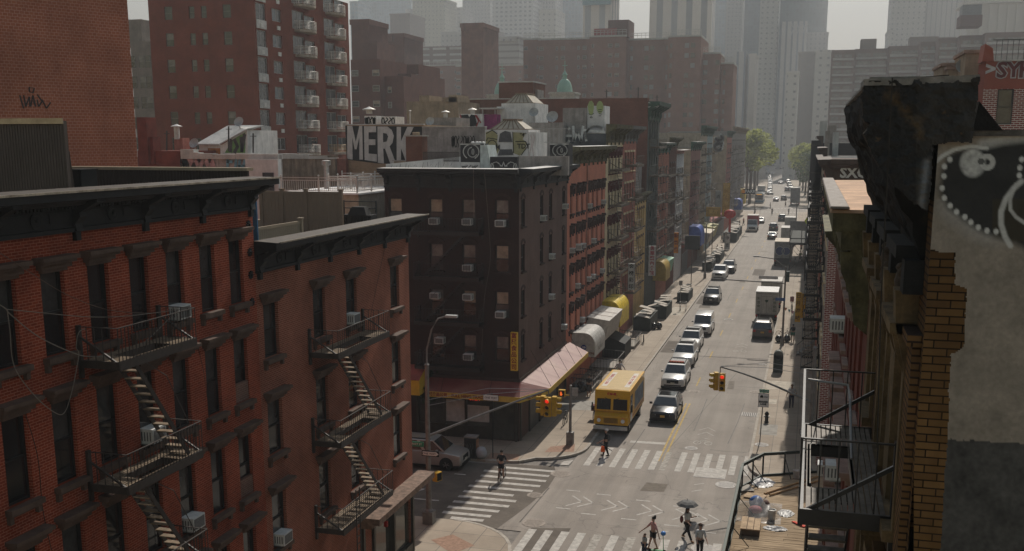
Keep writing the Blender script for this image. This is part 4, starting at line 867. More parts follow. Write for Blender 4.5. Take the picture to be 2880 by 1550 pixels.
mb.box(xt-.6,xt-.5,YT+.2,ye-.2,0,Zt-.2,1);mb.box(xt0+.2,xt-.2,YT+.5,YT+.6,0,Zt-.2,1)
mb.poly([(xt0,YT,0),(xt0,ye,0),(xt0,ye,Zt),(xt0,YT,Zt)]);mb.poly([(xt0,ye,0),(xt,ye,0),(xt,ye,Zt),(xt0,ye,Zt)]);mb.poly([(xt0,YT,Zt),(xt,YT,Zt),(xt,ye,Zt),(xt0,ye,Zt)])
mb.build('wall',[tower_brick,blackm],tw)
for h in holes:put(wmesh(h[1]-h[0],h[3]-h[2],M('taupe_sash',(.16,.14,.13),.5),rnd.choice([glass_mid,glass_pale]),glass_mid),'window',tw,((h[0]+h[1])/2-xt,.12,h[2]))
wp=M('white_panel',(.5,.49,.47),.5)
pm=MB();pm.box(-1.15,1.15,-.05,0,-.95,0);pmm=pm.mesh('spandrel',wp);gv=MB();gv.box(-.3,.3,-.12,-.055,-.8,-.35);gvm=gv.mesh('vent',ac_white);pw=MB();pw.box(-.35,.35,-.1,0,-.95,-.5);pwm=pw.mesh('vent',ac_white)
sl=MB();n=10;W_=4.2;D_=1.7;bow=[(-W_/2+W_*k/n,-(D_-1.0+1.0*(1-(2*k/n-1)**2))) for k in range(n+1)]
sl.prism([(-W_/2,0,-.32)]+[(x,y,-.32) for x,y in bow]+[(W_/2,0,-.32)],(0,0,.3));slm=sl.mesh('slab',M('balcony_concrete',(.4,.34,.27),.8,dirt=.6))
rl=MB()
for k in range(6):rl.tube([(-W_/2,0,.12+k*.17)]+[(x,y,.12+k*.17) for x,y in bow]+[(W_/2,0,.12+k*.17)],.035,4)
for x,y in bow[::2]:rl.bar((x,y,0),(x,y,1.0),.05)
rlm=rl.mesh('rail',M('white_rail',(.62,.58,.53),.5));rlt=rl.mesh('rail',M('tan_rail',(.5,.34,.17),.5))
for zi,z in enumerate(lv):
 for ci,(c,w_,h_,k_) in enumerate(cols_t):
  fr=M('white_frame',(.42,.41,.4),.5);g=[(glass_mid,glass_mid),(glass_dark,glass_dark),(glass_blue,glass_dark)][rnd.randrange(3)]
  key=('slide',w_,h_,g[0].name)
  if key not in _wm:
   q=MB();q.box(-w_/2,w_/2,0,.05,0,.08);q.box(-w_/2,w_/2,0,.05,h_-.08,h_);[q.box(s-.05,s+.05,0,.05,.08,h_-.08) for s in (-w_/2+.05,0,w_/2-.05)];q.box(-w_/2+.1,-.05,.02,.04,.08,h_-.08,1);q.box(.05,w_/2-.1,.02,.04,.08,h_-.08,2);_wm[key]=q.mesh('window',[fr,*g])
  put(_wm[key],'window',tw,(-.14,c-YT,z-h_/2),math.pi/2)
  if k_=='ptac':s_=put(pmm,'spandrel',tw,(.03,c-YT,z-h_/2),math.pi/2);put(gvm,'vent',s_,(0,0,0))
  elif k_=='win' and ci==1:put(pwm,'vent',tw,(.02,c-YT+.3,z-h_/2),math.pi/2)
  if k_=='door':
   yb=c-YT+1.0;b_=put(slm,'balcony',tw,(.0,yb,z-h_/2-.02),math.pi/2);put(rlt if (zi==2 and ci==4) else rlm,'railing',b_,(0,0,0))
def block(name,label,cat,x0,x1,yt_,Y,D,mat,extra=None,roofm=None,base=0):
 a,b=at_y(x0,yt_,Y),at_y(x1,yt_,Y);t=thing(name,label,cat,((a.x+b.x)/2,Y,base))
 mb=MB();mb.box(a.x,b.x,Y,Y+D,base,a.z);mb.build('wall',mat,t);return t,a,b
def addwins(t,x0,x1,z0,z1,nx,nz,w,h,Y,fr,glasses,px=None,cap=95,prob=1.):
 xs=px if px else [x0+(x1-x0)*(k+.5)/nx for k in range(nx)];cnt=0;extra=MB()
 for j in range(nz):
  for x in xs:
   if rnd.random()>prob:continue
   z=z0+(z1-z0)*(j+.5)/nz
   if cnt<cap:g=rnd.choice(glasses);put(wmesh(w,h,fr,*g),'window',t,(x-t.location.x,Y-.045-t.location.y,z-h/2-t.location.z))
   else:extra.box(x-w/2,x+w/2,Y-.08,Y-.005,z-h/2,z+h/2,cnt%2)
   cnt+=1
 if extra.f:tag(extra.build('windows',[glass_mid,glass_pale],t),kind='stuff')
wins=[(glass_mid,glass_dark),(glass_pale,glass_mid),(glass_mid,glass_mid)]
sash_taupe=M('taupe_sash',(.16,.14,.13),.5)
gb=M('grey_brown_masonry',(.2,.165,.135),.9,var=.2,scale=.6,dirt=.3)
t,a,b=block('old_building','grey-brown masonry block glimpsed between the salmon wall and the tower','building',366,450,118,150,20,gb)
addwins(t,a.x+.5,b.x,8,a.z-1.5,3,8,1.1,1.9,150,sash_taupe,wins,px=[at_y(x,200,150).x for x in (376,401,418)])
q=at_y(366,55,152);q2=at_y(396,55,152);MB().box(q.x-6,q2 .x,152,160,a.z,q.z).build('tower_top',gb,t)
t,a,b=block('brick_building','low dark red brick building with stepped chimneys right of the salmon wall','building',386,530,424,72,10,M('dark_red_masonry',(.16,.035,.022),.85,var=.3,scale=1.2))
for x0,x1,y0 in ((386,412,330),(386,425,385)):
 q,r=at_y(x0,y0,71.6),at_y(x1,y0,71.6);MB().box(q.x,r.x,71.5+(x1==425)*.3,72.8,a.z-1,q.z).build('chimney',M('dark_red_masonry',(.16,.035,.022)),t)
t,a,b=block('party_wall','long pale party wall smeared with pink and blue graffiti','wall',510,784,434,72,.5,M('grimy_painted_wall',(.35,.31,.29),.9,var=.35,scale=1.2,dirt=.7))
t2=t;mb=MB()
for x0,x1,y in ((508,545,420),(544,560,429),(560,600,432),(600,664,434),(664,783,433)):
 q,r=at_y(x0,y,71.9),at_y(x1,y,71.9);mb.box(q.x,r.x-.03,71.85,72.6,a.z-.35,q.z);
mb.build('coping',silver_roof,t)
pinkm,bluem=M('pink_spray',(.42,.25,.25),.9,var=.4,scale=2),M('blue_spray',(.16,.33,.42),.9,var=.4,scale=3)
strokes('graffiti',pinkm,pxl([[(530,440),(545,470),(560,445),(575,475),(590,440),(600,472)]],71.94),.45,71.94,t)
strokes('graffiti',bluem,pxl([[(640,442),(640,470)],[(640,442),(655,445)],[(640,455),(652,455)],[(664,442),(662,470)],[(675,442),(672,468),(685,468)],[(690,445),(685,465)]],71.93),.22,71.93,t)
strokes('graffiti',blackm,pxl([arc(518,455,10,-24,60,300),arc(522,455,8,-18,60,300)],71.92),.1,71.92,t)
white_wall=M('pale_grey_wall',(.58,.565,.55),.9,var=.15,scale=1.5,dirt=.2)
q,r=at_y(693,440,71.5),at_y(784,436,71.5);mb=MB();mb.box(q.x,r.x,71.3,71.84,8,q.z-.2);mb.build('painted_end',white_wall,t)
q=at_y(755,520,71.25);MB().box(q.x-.45,q.x+.45,71.22,71.29,q.z-.9,q.z+.9).build('door',M('dark_door',(.05,.05,.055),.6),t)
t=thing('roof_hut','white sloping roof hut with skylight and green graffiti','roof hut',(at_y(620,425,76).x,76,17));
A=[at_y(x,y,76) for x,y in ((570,400),(620,410),(692,380),(692,432),(570,432))]
x0,x1,x2=at_y(560,405,76).x,at_y(622,405,76).x,at_y(694,362,76).x;zl,zh,zb=at_y(560,408,76).z,at_y(694,366,76).z,17.0
mb=MB();mb.prism([(x1,76,zb),(x2,76,zb),(x2,76,zh),(x1,76,zl)],(0,5,0));mb.prism([(x0,76.0,zb),(x1,76.0,zb),(x1,76.0,zl),(x0,76.0,zl)],(0,5,0));mb.build('wall',white_stucco,t)
mb=MB();mb.hexa([(x0-.1,75.7,zl),(x1,75.7,zl),(x1,78.5,zh+.3),(x0+1.2,78.5,zh+.3),(x0-.1,75.7,zl+.1),(x1,75.7,zl+.1),(x1,78.5,zh+.4),(x0+1.2,78.5,zh+.4)]);mb.hexa([(x1+.02,75.7,zl+.02),(x2+.2,75.7,zh+.02),(x2+.2,78.5,zh+.32),(x1+.02,78.5,zh+.32),(x1+.02,75.7,zl+.12),(x2+.2,75.7,zh+.12),(x2+.2,78.5,zh+.42),(x1+.02,78.5,zh+.42)]);mb.build('roof',silver_roof,t)
MB().box(x0+.8,x0+1.9,75.94,75.99,zb,zl-.25).build('door',M('orange_door',(.42,.17,.06),.7),t)
flat('graffiti',M('green_spray',(.16,.3,.1),.9,var=.3),[(at_y(x,y,75.97).x,at_y(x,y,75.97).z) for x,y in ((655,392),(690,372),(690,430),(632,430))],75.97,t)
strokes('graffiti',M('grey_spray',(.09,.08,.08),.9),pxl([[(650,395),(648,425)],[(660,394),(668,412),(660,428)],[(678,388),(680,425),(688,380)]],75.95),.28,75.95,t)
# ================================================================ dark corner tenement across the side street
YD=64.2
zr=[(14.17,15.92),(11.27,13.03),(8.35,10.05),(5.45,7.12)]
gw=[(glass_warm,glass_dark),(glass_warm,glass_mid),(glass_pale,glass_dark),(glass_warm,glass_warm),(glass_pale,glass_mid)]
fr_=[]
for ri,(a,b) in enumerate(zr):
 for ci,x in enumerate((-25.95,-23.15,-20.93,-18.72)):
  fr_.append((x-.47,x+.47,a,b,[gw[0],gw[1],gw[4],gw[2]][(ri+ci)%4] if ri<3 else gw[2]))
side_cols=[65.18,70.07,72.68,76.76]
db=tenement('corner_tenement','dark brown painted corner tenement with heavy black cornice at the crossing',XL,1,YD,77.95,17.55,brown_paint_lit,zr,side_cols,.86,lint='arch',sill='thin_sill',trim=M('dark_brown_trim',(.045,.022,.018),.8),sidem=brown_paint,
 depth=9.1,near=True,parapet=.35,front=fr_,corn=17.85,corn_h=1.2,corn_p=.9,nb=5,corn_top=silver_roof,roof=silver_roof,rev=brown_paint)
cornice(db,YD,-1,-26.7,-17.6,17.85,1.25,.9,black_paint,5,det=True,top=silver_roof,ax='y')
MB().box(XL+.02,XL+.1,YD-.06,77.9,4.0,4.35).build('ledge',M('ledge_stone',(.14,.10,.08),.8,dirt=.4),db)
MB().box(-26.6,XL+.1,YD-.12,YD-.01,4.05,4.35).build('ledge',M('dark_brown_trim',(.045,.022,.018)),db)
mb=MB();[mb.box(x-.08,x+.08,YD-.03,YD-.16,.14,4.0) for x in (-24.6,-22.7,-21.2,-19.4,-17.75)];mb.box(-24.6,-19.4,YD-.13,YD-.02,.15,1.0);mb.box(-24.6,-17.75,YD-.13,YD-.02,3.0,3.3);mb.build('shopfront_frame',M('dark_bronze',(.05,.045,.035)),db)
MB().box(-24.5,-19.45,YD-.05,YD-.01,1.0,3.0).build('shop_window',glassm('shop_glass',(.05,.05,.04)),db)
MB().box(-19.3,-17.9,YD-.06,YD-.01,.2,2.9).build('shop_door',glassm('shop_glass',(.05,.05,.04)),db)
MB().box(-22.6,-21.3,YD-.09,YD-.055,1.2,2.7).build('poster',M('white_poster',(.42,.42,.41),.7),db);MB().box(-21.1,-19.6,YD-.09,YD-.055,1.3,2.4).build('poster',M('white_poster',(.42,.42,.41)),db)
mb=MB();[mb.box(XL+.01,XL+.12,y-.1,y+.1,.14,4.0) for y in (64.5,66.8,69.5,72.2,75,77.7)];mb.build('pier',M('dark_bronze',(.05,.045,.035)),db)
mb=MB();[mb.box(XL+.005,XL+.06,y,y+2.2,.14,3.2) for y in (67,69.8,72.4)];mb.build('roller_shutter',M('grey_shutter',(.12,.115,.11),.5,.3,var=.2,scale=1),db)
tt=text('OPEN',.3,db,(-20.6-XL,YD-.14-db.location.y,2.85),RC,emit('red_neon',(1,.03,.02),.35),'neon_sign',bold=.01)
awn_red=M('worn_red_awning',(.34,.07,.045),.6,var=.35,scale=1.1,spec=.5)
def awn_mat():
 m,nt,b=nt_new('peeling_red_awning');g=nd(nt,'NewGeometry');p=g.outputs['Position']
 a=ramp(nt,noisef(nt,p,.35,4,.6),.35,.65,(.15,.022,.016),(.24,.105,.07));s=ramp(nt,noisef(nt,p,1.1,5,.8),.62,.66,(0,0,0),(1,1,1))
 o=mixc(nt,s,a,(.10,.03,.028));nt.links.new(o,b.inputs['Base Color']);b.inputs['Roughness'].default_value=.55;return m
aw=thing('shop_awning','long faded red awning with yellow lettered edge wrapping the corner shop','awning',(-17.6,64.2,3.2));ar=awn_mat()
mb=MB();zo,zi=3.42,4.15;P=[(-23.6,63.05),(-17.2,62.95),(-15.95,66.0),(-15.95,78.6)];Q=[(-23.9,64.06),(-17.5,64.06),(-17.47,64.3),(-17.47,78.6)]
for i in range(3):mb.hexa([(*P[i],zo-.04),(*P[i+1],zo-.04),(*Q[i+1],zi-.04),(*Q[i],zi-.04),(*P[i],zo),(*P[i+1],zo),(*Q[i+1],zi),(*Q[i],zi)],0)
mb.build('canopy',ar,aw)
mb=MB()
for i in range(3):mb.bar((*P[i],zo-.17),(*P[i+1],zo-.17),.03,.36)
mb.build('valance',M('yellow_valance',(.55,.36,.06),.6,var=.15),aw)
red_ink=M('dark_red_lettering',(.20,.02,.015),.6,var=0)
def t_on(s,size,x,y,z,par,rot=RC,mat=red_ink,sx=1.,bold=.008):return text(s,size,par,(x-par.location.x,y-par.location.y,z-par.location.z),rot,mat,bold=bold,sx=sx)
t_on('富興食品公司',.26,-22.9,63.01,3.24,aw);t_on('FULL HING TRADING INC',.28,-20.2,62.97,3.25,aw,bold=.006)
t_on('TEL: 349-7036',.28,-16.6,64.33,3.25,aw,rot=(math.pi/2,0,math.atan2(66.0-62.95,-15.95+17.2)),bold=.006)
mb=MB()
for y in (66.5,69,71.5,74,76.5):mb.tube([(XL+.05,y+.6,5.7),(-16.0,y,3.46)],.016,4)
for x in (-22.5,-19.2):mb.tube([(x,YD-.03,5.2),(x-.1,63.1,3.46)],.016,4)
mb.build('stay_rod',M('rod_black',(.03,.025,.02),.6),aw)
vs_=thing('hanging_sign','tall yellow vertical sign with red characters on the dark corner tenement','sign',(-17.95,63.9,5.0))
MB().box(-18.02,-17.58,63.72,63.95,4.98,7.5).build('panel',M('sign_yellow',(.68,.42,.03),.5,var=.1),vs_)
for i,ch in enumerate('富興食品公司'):t_on(ch,.38,-17.8,63.71,7.27-i*.41,vs_)
a2=thing('shop_awning','yellow and red fabric awning with big characters left of the street tree','awning',(-25.3,63.2,3.5))
mb=MB();mb.hexa([(-27.5,62.6,3.2),(-23.9,62.6,3.2),(-23.9,64.0,3.2),(-27.5,64.0,3.2),(-27.5,62.6,4.2),(-23.9,62.6,4.2),(-23.9,64.0,4.9),(-27.5,64.0,4.9)]);mb.build('canopy',M('sign_yellow',(.68,.42,.03)),a2)
mb=MB();mb.hexa([(-27.5,62.55,4.21),(-23.9,62.55,4.21),(-23.9,64.0,4.91),(-27.5,64.0,4.91),(-27.5,62.55,4.25),(-23.9,62.55,4.25),(-23.9,64.0,4.95),(-27.5,64.0,4.95)]);mb.build('canopy_top',awn_red,a2)
t_on('記 潘',.72,-25.75,62.58,3.75,a2,bold=.01)
f3=fire_escape('black iron fire escape on the side-street front of the dark corner tenement',0,1,-2.2,2.2,[13.85,10.95,8.0,5.05],1.0,iron_black,22,-1,slats=6);f3 .rotation_euler.z=-math.pi/2;f3 .location=(-22.2,YD-.02,5.05)
for (x,z,lb) in ((-23.2,14.3,'top floor, left window on the balcony'),(-20.95,14.3,'top floor, right window on the balcony'),(-18.75,14.25,'top floor, window right of the balcony'),(-20.95,11.35,'third floor, right window on the balcony'),(-23.2,9.45,'upper sash of the second-floor left window'),(-20.95,9.45,'upper sash of the second-floor right window'),(-18.75,8.4,'second floor, beside the yellow sign top'),(-22.9,6.5,'first floor left window, behind the lamp arm'),(-20.95,5.5,'first floor, above the red awning')):
 ac_unit('air conditioner, dark corner tenement front, '+lb,(x,YD-.1,z),0,.95)
for (y,z,lb) in ((70.07,14.2,'top floor, second window from the corner'),(76.76,14.6,'top floor, last window'),(72.68,11.3,'third floor, third window from the corner'),(72.68,8.4,'second floor, third window from the corner'),(76.76,5.5,'first floor, last window')):
 ac_unit('white air conditioner, street side of the corner tenement, '+lb,(XL-.02,y,z),math.pi/2,.85)
cable([(-19.6,YD-.9,17.8),(-19.55,YD-.1,14),(-19.5,YD-.06,12),(-19.9,YD-.06,9.5),(-20.1,YD-.06,6)],.014,'pale cable hanging down the dark corner tenement front',cab)
cable([(-20.3,YD-.95,17.8),(-20.28,YD-.95,14.8)],.014,'short cable end hanging from the corner tenement cornice',cab)
ZR=17.25
def rbox(name,label,cat,x0,x1,yt_,Y,D,mat,base=ZR,part='wall'):
 a,b=at_y(x0,yt_,Y),at_y(x1,yt_,Y);t=thing(name,label,cat,((a.x+b.x)/2,Y,base));MB().box(a.x,b.x,Y,Y+D,base,a.z).build(part,mat,t);return t,a,b
grey_graf=M('grey_rooftop_wall',(.30,.27,.25),.9,var=.3,scale=1.5,dirt=.5)
a,b=at_y(1085,468,66),at_y(1296,446,76)
t=thing('parapet_wall','pale scribbled parapet rising behind the corner tenement cornice','parapet',(a.x,a.y,ZR));mb=MB();mb.hexa([(a.x,a.y,ZR),(b.x,b.y,ZR),(b.x,b.y+.25,ZR),(a.x,a.y+.25,ZR),(a.x,a.y,18.05),(b.x,b.y,18.4),(b.x,b.y+.25,18.4),(a.x,a.y+.25,18.05)]);mb.build('wall',white_wall,t)
mb=MB()
for k in range(24):
 u=.06+k*.036;p0=a.lerp(b,u);mb.bar((p0 .x,p0 .y-.02,17.75+.1*math.sin(k)),(p0 .x+.12*math.cos(k*2.3),p0 .y-.02,18.0+.08*math.sin(k*3)),.035,.01)
mb.build('scribble',blackm,t)
def swirl(name,label,x0,x1,y0,y1,Y,D):
 t,a,b=rbox(name,label,'roof block',x0,x1,y0,Y,D,M('black_mural_ground',(.03,.03,.032),.8));c=pxl([[((x0+x1)/2,(y0+y1)/2)]],Y)[0][0];r=(b.x-a.x)*.47;rz_=(a.z-at_y(x0,y1,Y).z)*.5
 strokes('swirl',white_graf,[arc(c[0]+r*.1,c[1],r*.85,rz_*.9,-60,235,22),arc(c[0]+r*.25,c[1]-rz_*.05,r*.5,rz_*.6,100,330,16),arc(c[0]+r*.3,c[1],r*.1,rz_*.32,0,360,10),[(a.x,a.z-.04),(b.x,a.z-.04)]],.07,Y-.012,t)
 return t,a,b
t,a,b=swirl('painted_roof_block','black roof block with white swirl, nearest the cornice, left one',1295,1350,404,450,70,2)
z0=at_y(1300,450,70).z;flat('whitewash',white_wall,[(a.x+.01,ZR),(b.x-.01,ZR),(b.x-.01,z0-.15),(a.x+.01,z0-.15)],69.985,t)
strokes('graffiti',blackm,scribble(a.x+.1,b.x-.1,17.55,z0-.35,5,4),.045,69.97,t)
q=at_y(1385,475,70);mb=MB();mb.prism([(b.x+.01,70,ZR),(q.x,70,ZR),(b.x+.5,70,a.z-.1),(b.x+.01,70,a.z-.1)],(0,2,0));tag(mb.build('roof_block',M('pale_aqua_wall',(.45,.5,.49),.9,dirt=.3)),'sloping pale aqua block right of the left swirl block','roof block')
vp=[at_y(x,402,71) for x in (1330,1342,1350,1360)]
for k,q in enumerate(vp):mb=MB();mb.lathe((q.x,71,q.z-.8),[(.09,0),(.09,.75),(.14,.76),(.14,.85),(.0,.9)],8);tag(mb.build('vent_pipe',white_paint),'white rooftop vent pipes behind the left swirl block, a row of four','vent','vent pipes behind the left swirl block')
t,a,b=rbox('painted_bulkhead','white roof bulkhead with olive and grey graffiti and glass skylight','roof bulkhead',1364,1486,365,76,3.5,white_wall)
olv=M('olive_spray',(.30,.28,.15),.9,var=.15,scale=2);gsp=M('slate_spray',(.09,.09,.095),.9,var=.3)
for pts_ in ([(1366,372),(1385,366),(1400,380),(1398,402),(1405,420),(1396,436),(1380,438),(1368,420),(1366,400)],[(1442,372),(1478,374),(1470,392),(1482,400),(1478,420),(1462,438),(1442,430),(1444,400)]):flat('letter_fill',olv,[(at_y(x,y,75.98).x,at_y(x,y,75.98).z) for x,y in pts_],75.98,t)
for pts_ in ([(1402,400),(1406,376),(1420,368),(1436,372),(1441,400)],[(1406,420),(1440,420),(1444,436),(1400,438)]):flat('hat_shape',gsp,[(at_y(x,y,75.975).x,at_y(x,y,75.975).z) for x,y in pts_],75.975,t)
strokes('graffiti',blackm,pxl([[(1368,376),(1384,366),(1398,376)],[(1368,396),(1372,388),(1398,392)],arc(1384,414,14,-20,0,360),[(1442,372),(1444,430)],[(1450,398),(1478,398),(1484,412),(1466,436)]],75.96),.06,75.96,t)
t_on('6GM',.5,at_y(1378,415,75).x,75.95,at_y(1378,415,75.95).z,t,mat=blackm);t_on('TDT',.5,at_y(1463,412,75).x,75.95,at_y(1463,412,75.95).z,t,mat=blackm);t_on('*4*',.4,at_y(1462,380,75).x,75.95,at_y(1462,380,75.95).z,t,mat=blackm)
def skylight(par,a,b,Y,D,h=.7):
 mb=MB();x0,x1,z=a.x+.3,b.x-.3,a.z;mb.hexa([(x0,Y+.3,z),(x1,Y+.3,z),(x1,Y+D-.3,z),(x0,Y+D-.3,z),(x0+.9,Y+1,z+h),(x1-.9,Y+1,z+h),(x1-.9,Y+D-1,z+h),(x0+.9,Y+D-1,z+h)]);mb.build('skylight_glass',M('dusty_glass',(.42,.36,.28),.3,var=.2),par)
 f=MB()
 for k in range(7):u=k/6;f.bar((x0+(x1-x0)*u,Y+.29,z+.01),(x0+.9+(x1-x0-1.8)*u,Y+.99,z+h+.01),.06,.05)
 f.box(x0+.8,x1-.8,Y+.9,Y+D-.9,z+h,z+h+.1);f.box(x0-.1,x1+.1,Y+.2,Y+D-.2,z-.02,z+.06);f.build('skylight_frame',M('rusty_frame',(.22,.16,.11),.7),par)
skylight(t,a,b,76,3.5)
s_,r_2=at_y(1487,372,76),at_y(1508,372,76);q=MB();q.box(s_.x,r_2 .x,76.01,79.4,ZR,s_.z);tag(q.build('side_wall',white_stucco,t))
strokes('graffiti',M('pink_spray',(.42,.25,.25)),scribble(s_.x+.05,r_2 .x-.05,18.0,s_.z-.2,2,9),.03,76.0,t)
t,a,b=rbox('painted_parapet','low parapet painted black with white curling lines in the roof middle','parapet',1378,1455,441,68,.4,M('black_mural_ground',(.03,.03,.032)),17.2)
c=(a.x+b.x)/2;w_=(b.x-a.x)/2;strokes('swirl',white_graf,[arc(c-w_*.55,17.9,.3,.28,0,300),arc(c+w_*.55,17.9,.3,.28,-120,180),arc(c,17.75,.35,.3,200,340),[(c-.5,18.2),(c-.1,17.9),(c,18.2),(c+.1,17.9),(c+.5,18.2)],arc(c-w_*.85,17.8,.12,.3,0,360),arc(c+w_*.85,17.8,.12,.3,0,360)]+[[(c-.3+k*.1,17.55),(c-.3+k*.1,17.7)] for k in range(7)],.05,67.98,t)
rbox('grey_parapet','stained grey parapet between the painted panel and the right swirl block','parapet',1456,1598,439,72,.4,grey_graf,17.2)
swirl('painted_roof_block','black roof block with white swirl, right one above the salmon facade',1547,1598,404,442,74,1.5)
t,a,b=rbox('brick_chimney','square red brick chimney at the end of the lettered wall','chimney',1141,1186,384,74,1.2,rust_brick,16.5)
MB().box(a.x-.08,b.x+.08,73.9,75.3,a.z,a.z+.1).build('cap',concrete,t);MB().lathe((a.x+.6,74.6,a.z+.1),[(.28,0),(.3,.2),(.2,.22)],10).build('pot',tan_stucco,t)
t,a,b=rbox('rooftop_wall','long grey rooftop wall with faint graffiti behind the corner tenement','wall',1187,1364,358,79,.5,grey_graf,17)
strokes('graffiti',blackm,scribble(at_y(1270,390,79).x,at_y(1336,390,79).x,at_y(1,412,79).z,at_y(1,384,79).z,8,21),.06,78.97,t)
MB().box(a.x,b.x,78.95,79.6,a.z,a.z+.05).build('coping',silver_roof,t)
def mesh_fence(name,label,x0,x1,y0,y1,Y,n,mat):
 a,b=at_y(x0,y0,Y),at_y(x1,y1,Y);mb=MB()
 for z in (a.z,b.z):mb.bar((a.x,Y,z),(b.x,Y,z),.04)
 for k in range(n+1):x=a.x+(b.x-a.x)*k/n;mb.bar((x,Y,b.z-.1),(x,Y,a.z),.03)
 return tag(mb.build(name,mat),label,'fence')
mesh_fence('roof_fence','dark picket roof fence beside the square brick chimney',1190,1290,428,452,73.5,40,iron)
mesh_fence('roof_fence','thin pipe railing on the roof right of the olive graffiti',1488,1600,362,400,78.5,8,steel)
def cols(y0,y1,n,m=.9):return [y0+m+(y1-y0-2*m)*(k+.5)/n for k in range(n)]
fl5=lambda z0,n,s=3.05,h=1.75:[(z0+s*k,z0+s*k+h) for k in range(n)][::-1]
dk_red_trim=M('oxblood_trim',(.10,.022,.02),.7);dkb=M('dark_brown_trim2',(.06,.035,.03),.7)
o1=tenement('salmon_tenement','salmon-painted tenement with ornate dark window hoods next to the dark corner',XL,1,78.0,93.3,18.0,orange_paint,fl5(4.9,4,3.05,1.75),[79.4,81.6,83.5,85.9,87.8,89.7,91.9],.8,lint='ornate',sill='sill',trim=dkb,sidem=tan_stucco,corn=19.15,corn_h=1.35,corn_p=1.0,cornm=olive_paint,nb=9,parapet=.3,corn_top=silver_roof,roof=silver_roof,frm=sash_dark)
MB().box(XL+.01,XL+.12,85.0,85.1,4,18).build('downpipe',M('salmon_pipe',(.4,.2,.15),.6),o1)
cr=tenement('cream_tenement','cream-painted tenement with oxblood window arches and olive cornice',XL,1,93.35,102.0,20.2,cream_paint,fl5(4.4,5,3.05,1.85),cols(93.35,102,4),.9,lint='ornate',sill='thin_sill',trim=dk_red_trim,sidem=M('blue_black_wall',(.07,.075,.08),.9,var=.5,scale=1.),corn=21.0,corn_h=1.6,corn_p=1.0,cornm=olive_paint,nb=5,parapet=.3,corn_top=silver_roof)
xa,xb_=at_y(1514,352,93.3).x,XL-.05
strokes('graffiti',white_graf,pxl([arc(1520,385,8,-18,60,300),[(1536,398),(1544,366),(1552,398)],[(1540,385),(1550,385)],arc(1568,368,8,-12,0,230),arc(1566,390,10,-14,-130,100),arc(1590,380,14,-26,40,320),[(1590,382),(1606,382)],[(1612,356),(1614,396),(1624,372),(1634,396),(1640,356)],arc(1675,385,28,-30,40,200),[(1644,366),(1700,372)]],93.3),.22,93.3,cr)
t,a,b=rbox('painted_roof_block','white rooftop panel painted with a green alien face','roof block',1652,1701,298,94.2,2.5,white_wall,19.8)
grn=M('green_spray_face',(.32,.38,.16),.9,var=.15);flat('face',grn,[(at_y(1662+10*math.cos(v/9*6.283)*(1 if math.sin(v/9*6.283)>0 else .8),318-18*math.sin(v/9*6.283),94.18).x,at_y(1,318-18*math.sin(v/9*6.283),94.18).z) for v in range(9)],94.18,t)
flat('speech_bubble',grn,[(at_y(1687+10*math.cos(v/12*6.283),316-15*math.sin(v/12*6.283),94.18).x,at_y(1,316-15*math.sin(v/12*6.283),94.18).z) for v in range(12)],94.18,t)
strokes('face_lines',blackm,pxl([[(1655,320),(1661,323)],[(1664,323),(1670,319)],arc(1663,330,3,-2,0,360,8),[(1683,308),(1692,308)],[(1683,314),(1692,314)],[(1684,320),(1692,321)],[(1684,326),(1690,326)]],94.16),.05,94.15,t)
rw=tenement('red_white_tenement','narrow red brick tenement with white banded top and grey cornice',XL,1,102.05,110.3,20.0,M('soft_red_masonry',(.40,.15,.11),.85,dirt=.3),fl5(4.4,5,3.05,1.85),cols(102.05,110.3,4),.9,lint='flat',sill='thin_sill',trim=cream_paint,corn=21.0,corn_h=1.5,corn_p=1.0,cornm=M('grey_cornice',(.16,.16,.15),.7,dirt=.5),nb=5,parapet=.3,corn_top=silver_roof)
oc=tenement('ochre_tenement','low ochre tenement squeezed below the tall brick side wall',XL,1,110.35,118.0,13.4,ochre_paint,fl5(4.2,3,3.05,1.9),cols(110.35,118,4),.85,lint='arch',sill='thin_sill',trim=dkb,corn=14.0,corn_h=.9,corn_p=.7,cornm=olive_paint,nb=5,parapet=.4)
MB().box(XL-4,XL-.4,112,117,13.4,17.2).build('roof_wall',grey_graf,oc)
tl=tenement('tall_tenement','tall brown brick tenement with blackish green cornice and long blank side wall',XL,1,118.05,127.3,22.6,M('green_black_front',(.09,.10,.09),.8,dirt=.4),fl5(4.6,6,3.05,1.9),cols(118.05,127.3,4),1.0,lint='flat',sill='thin_sill',trim=M('green_black_front',(.09,.10,.09)),sidem=brick('brown_side_brick',(.21,.085,.058),(.17,.066,.046),(.22,.13,.1)),corn=23.8,corn_h=1.9,corn_p=1.3,cornm=green_paint,nb=5,parapet=.8,depth=22)
t_on('ETGLBCAS',.8,at_y(1805,295,118).x,118.0,at_y(1805,296,118).z,tl,mat=white_graf,bold=0.0);t_on('MOMENT',.7,at_y(1772,277,118).x,118.0,at_y(1772,278,118).z-.2,tl,mat=white_graf,bold=0.0)
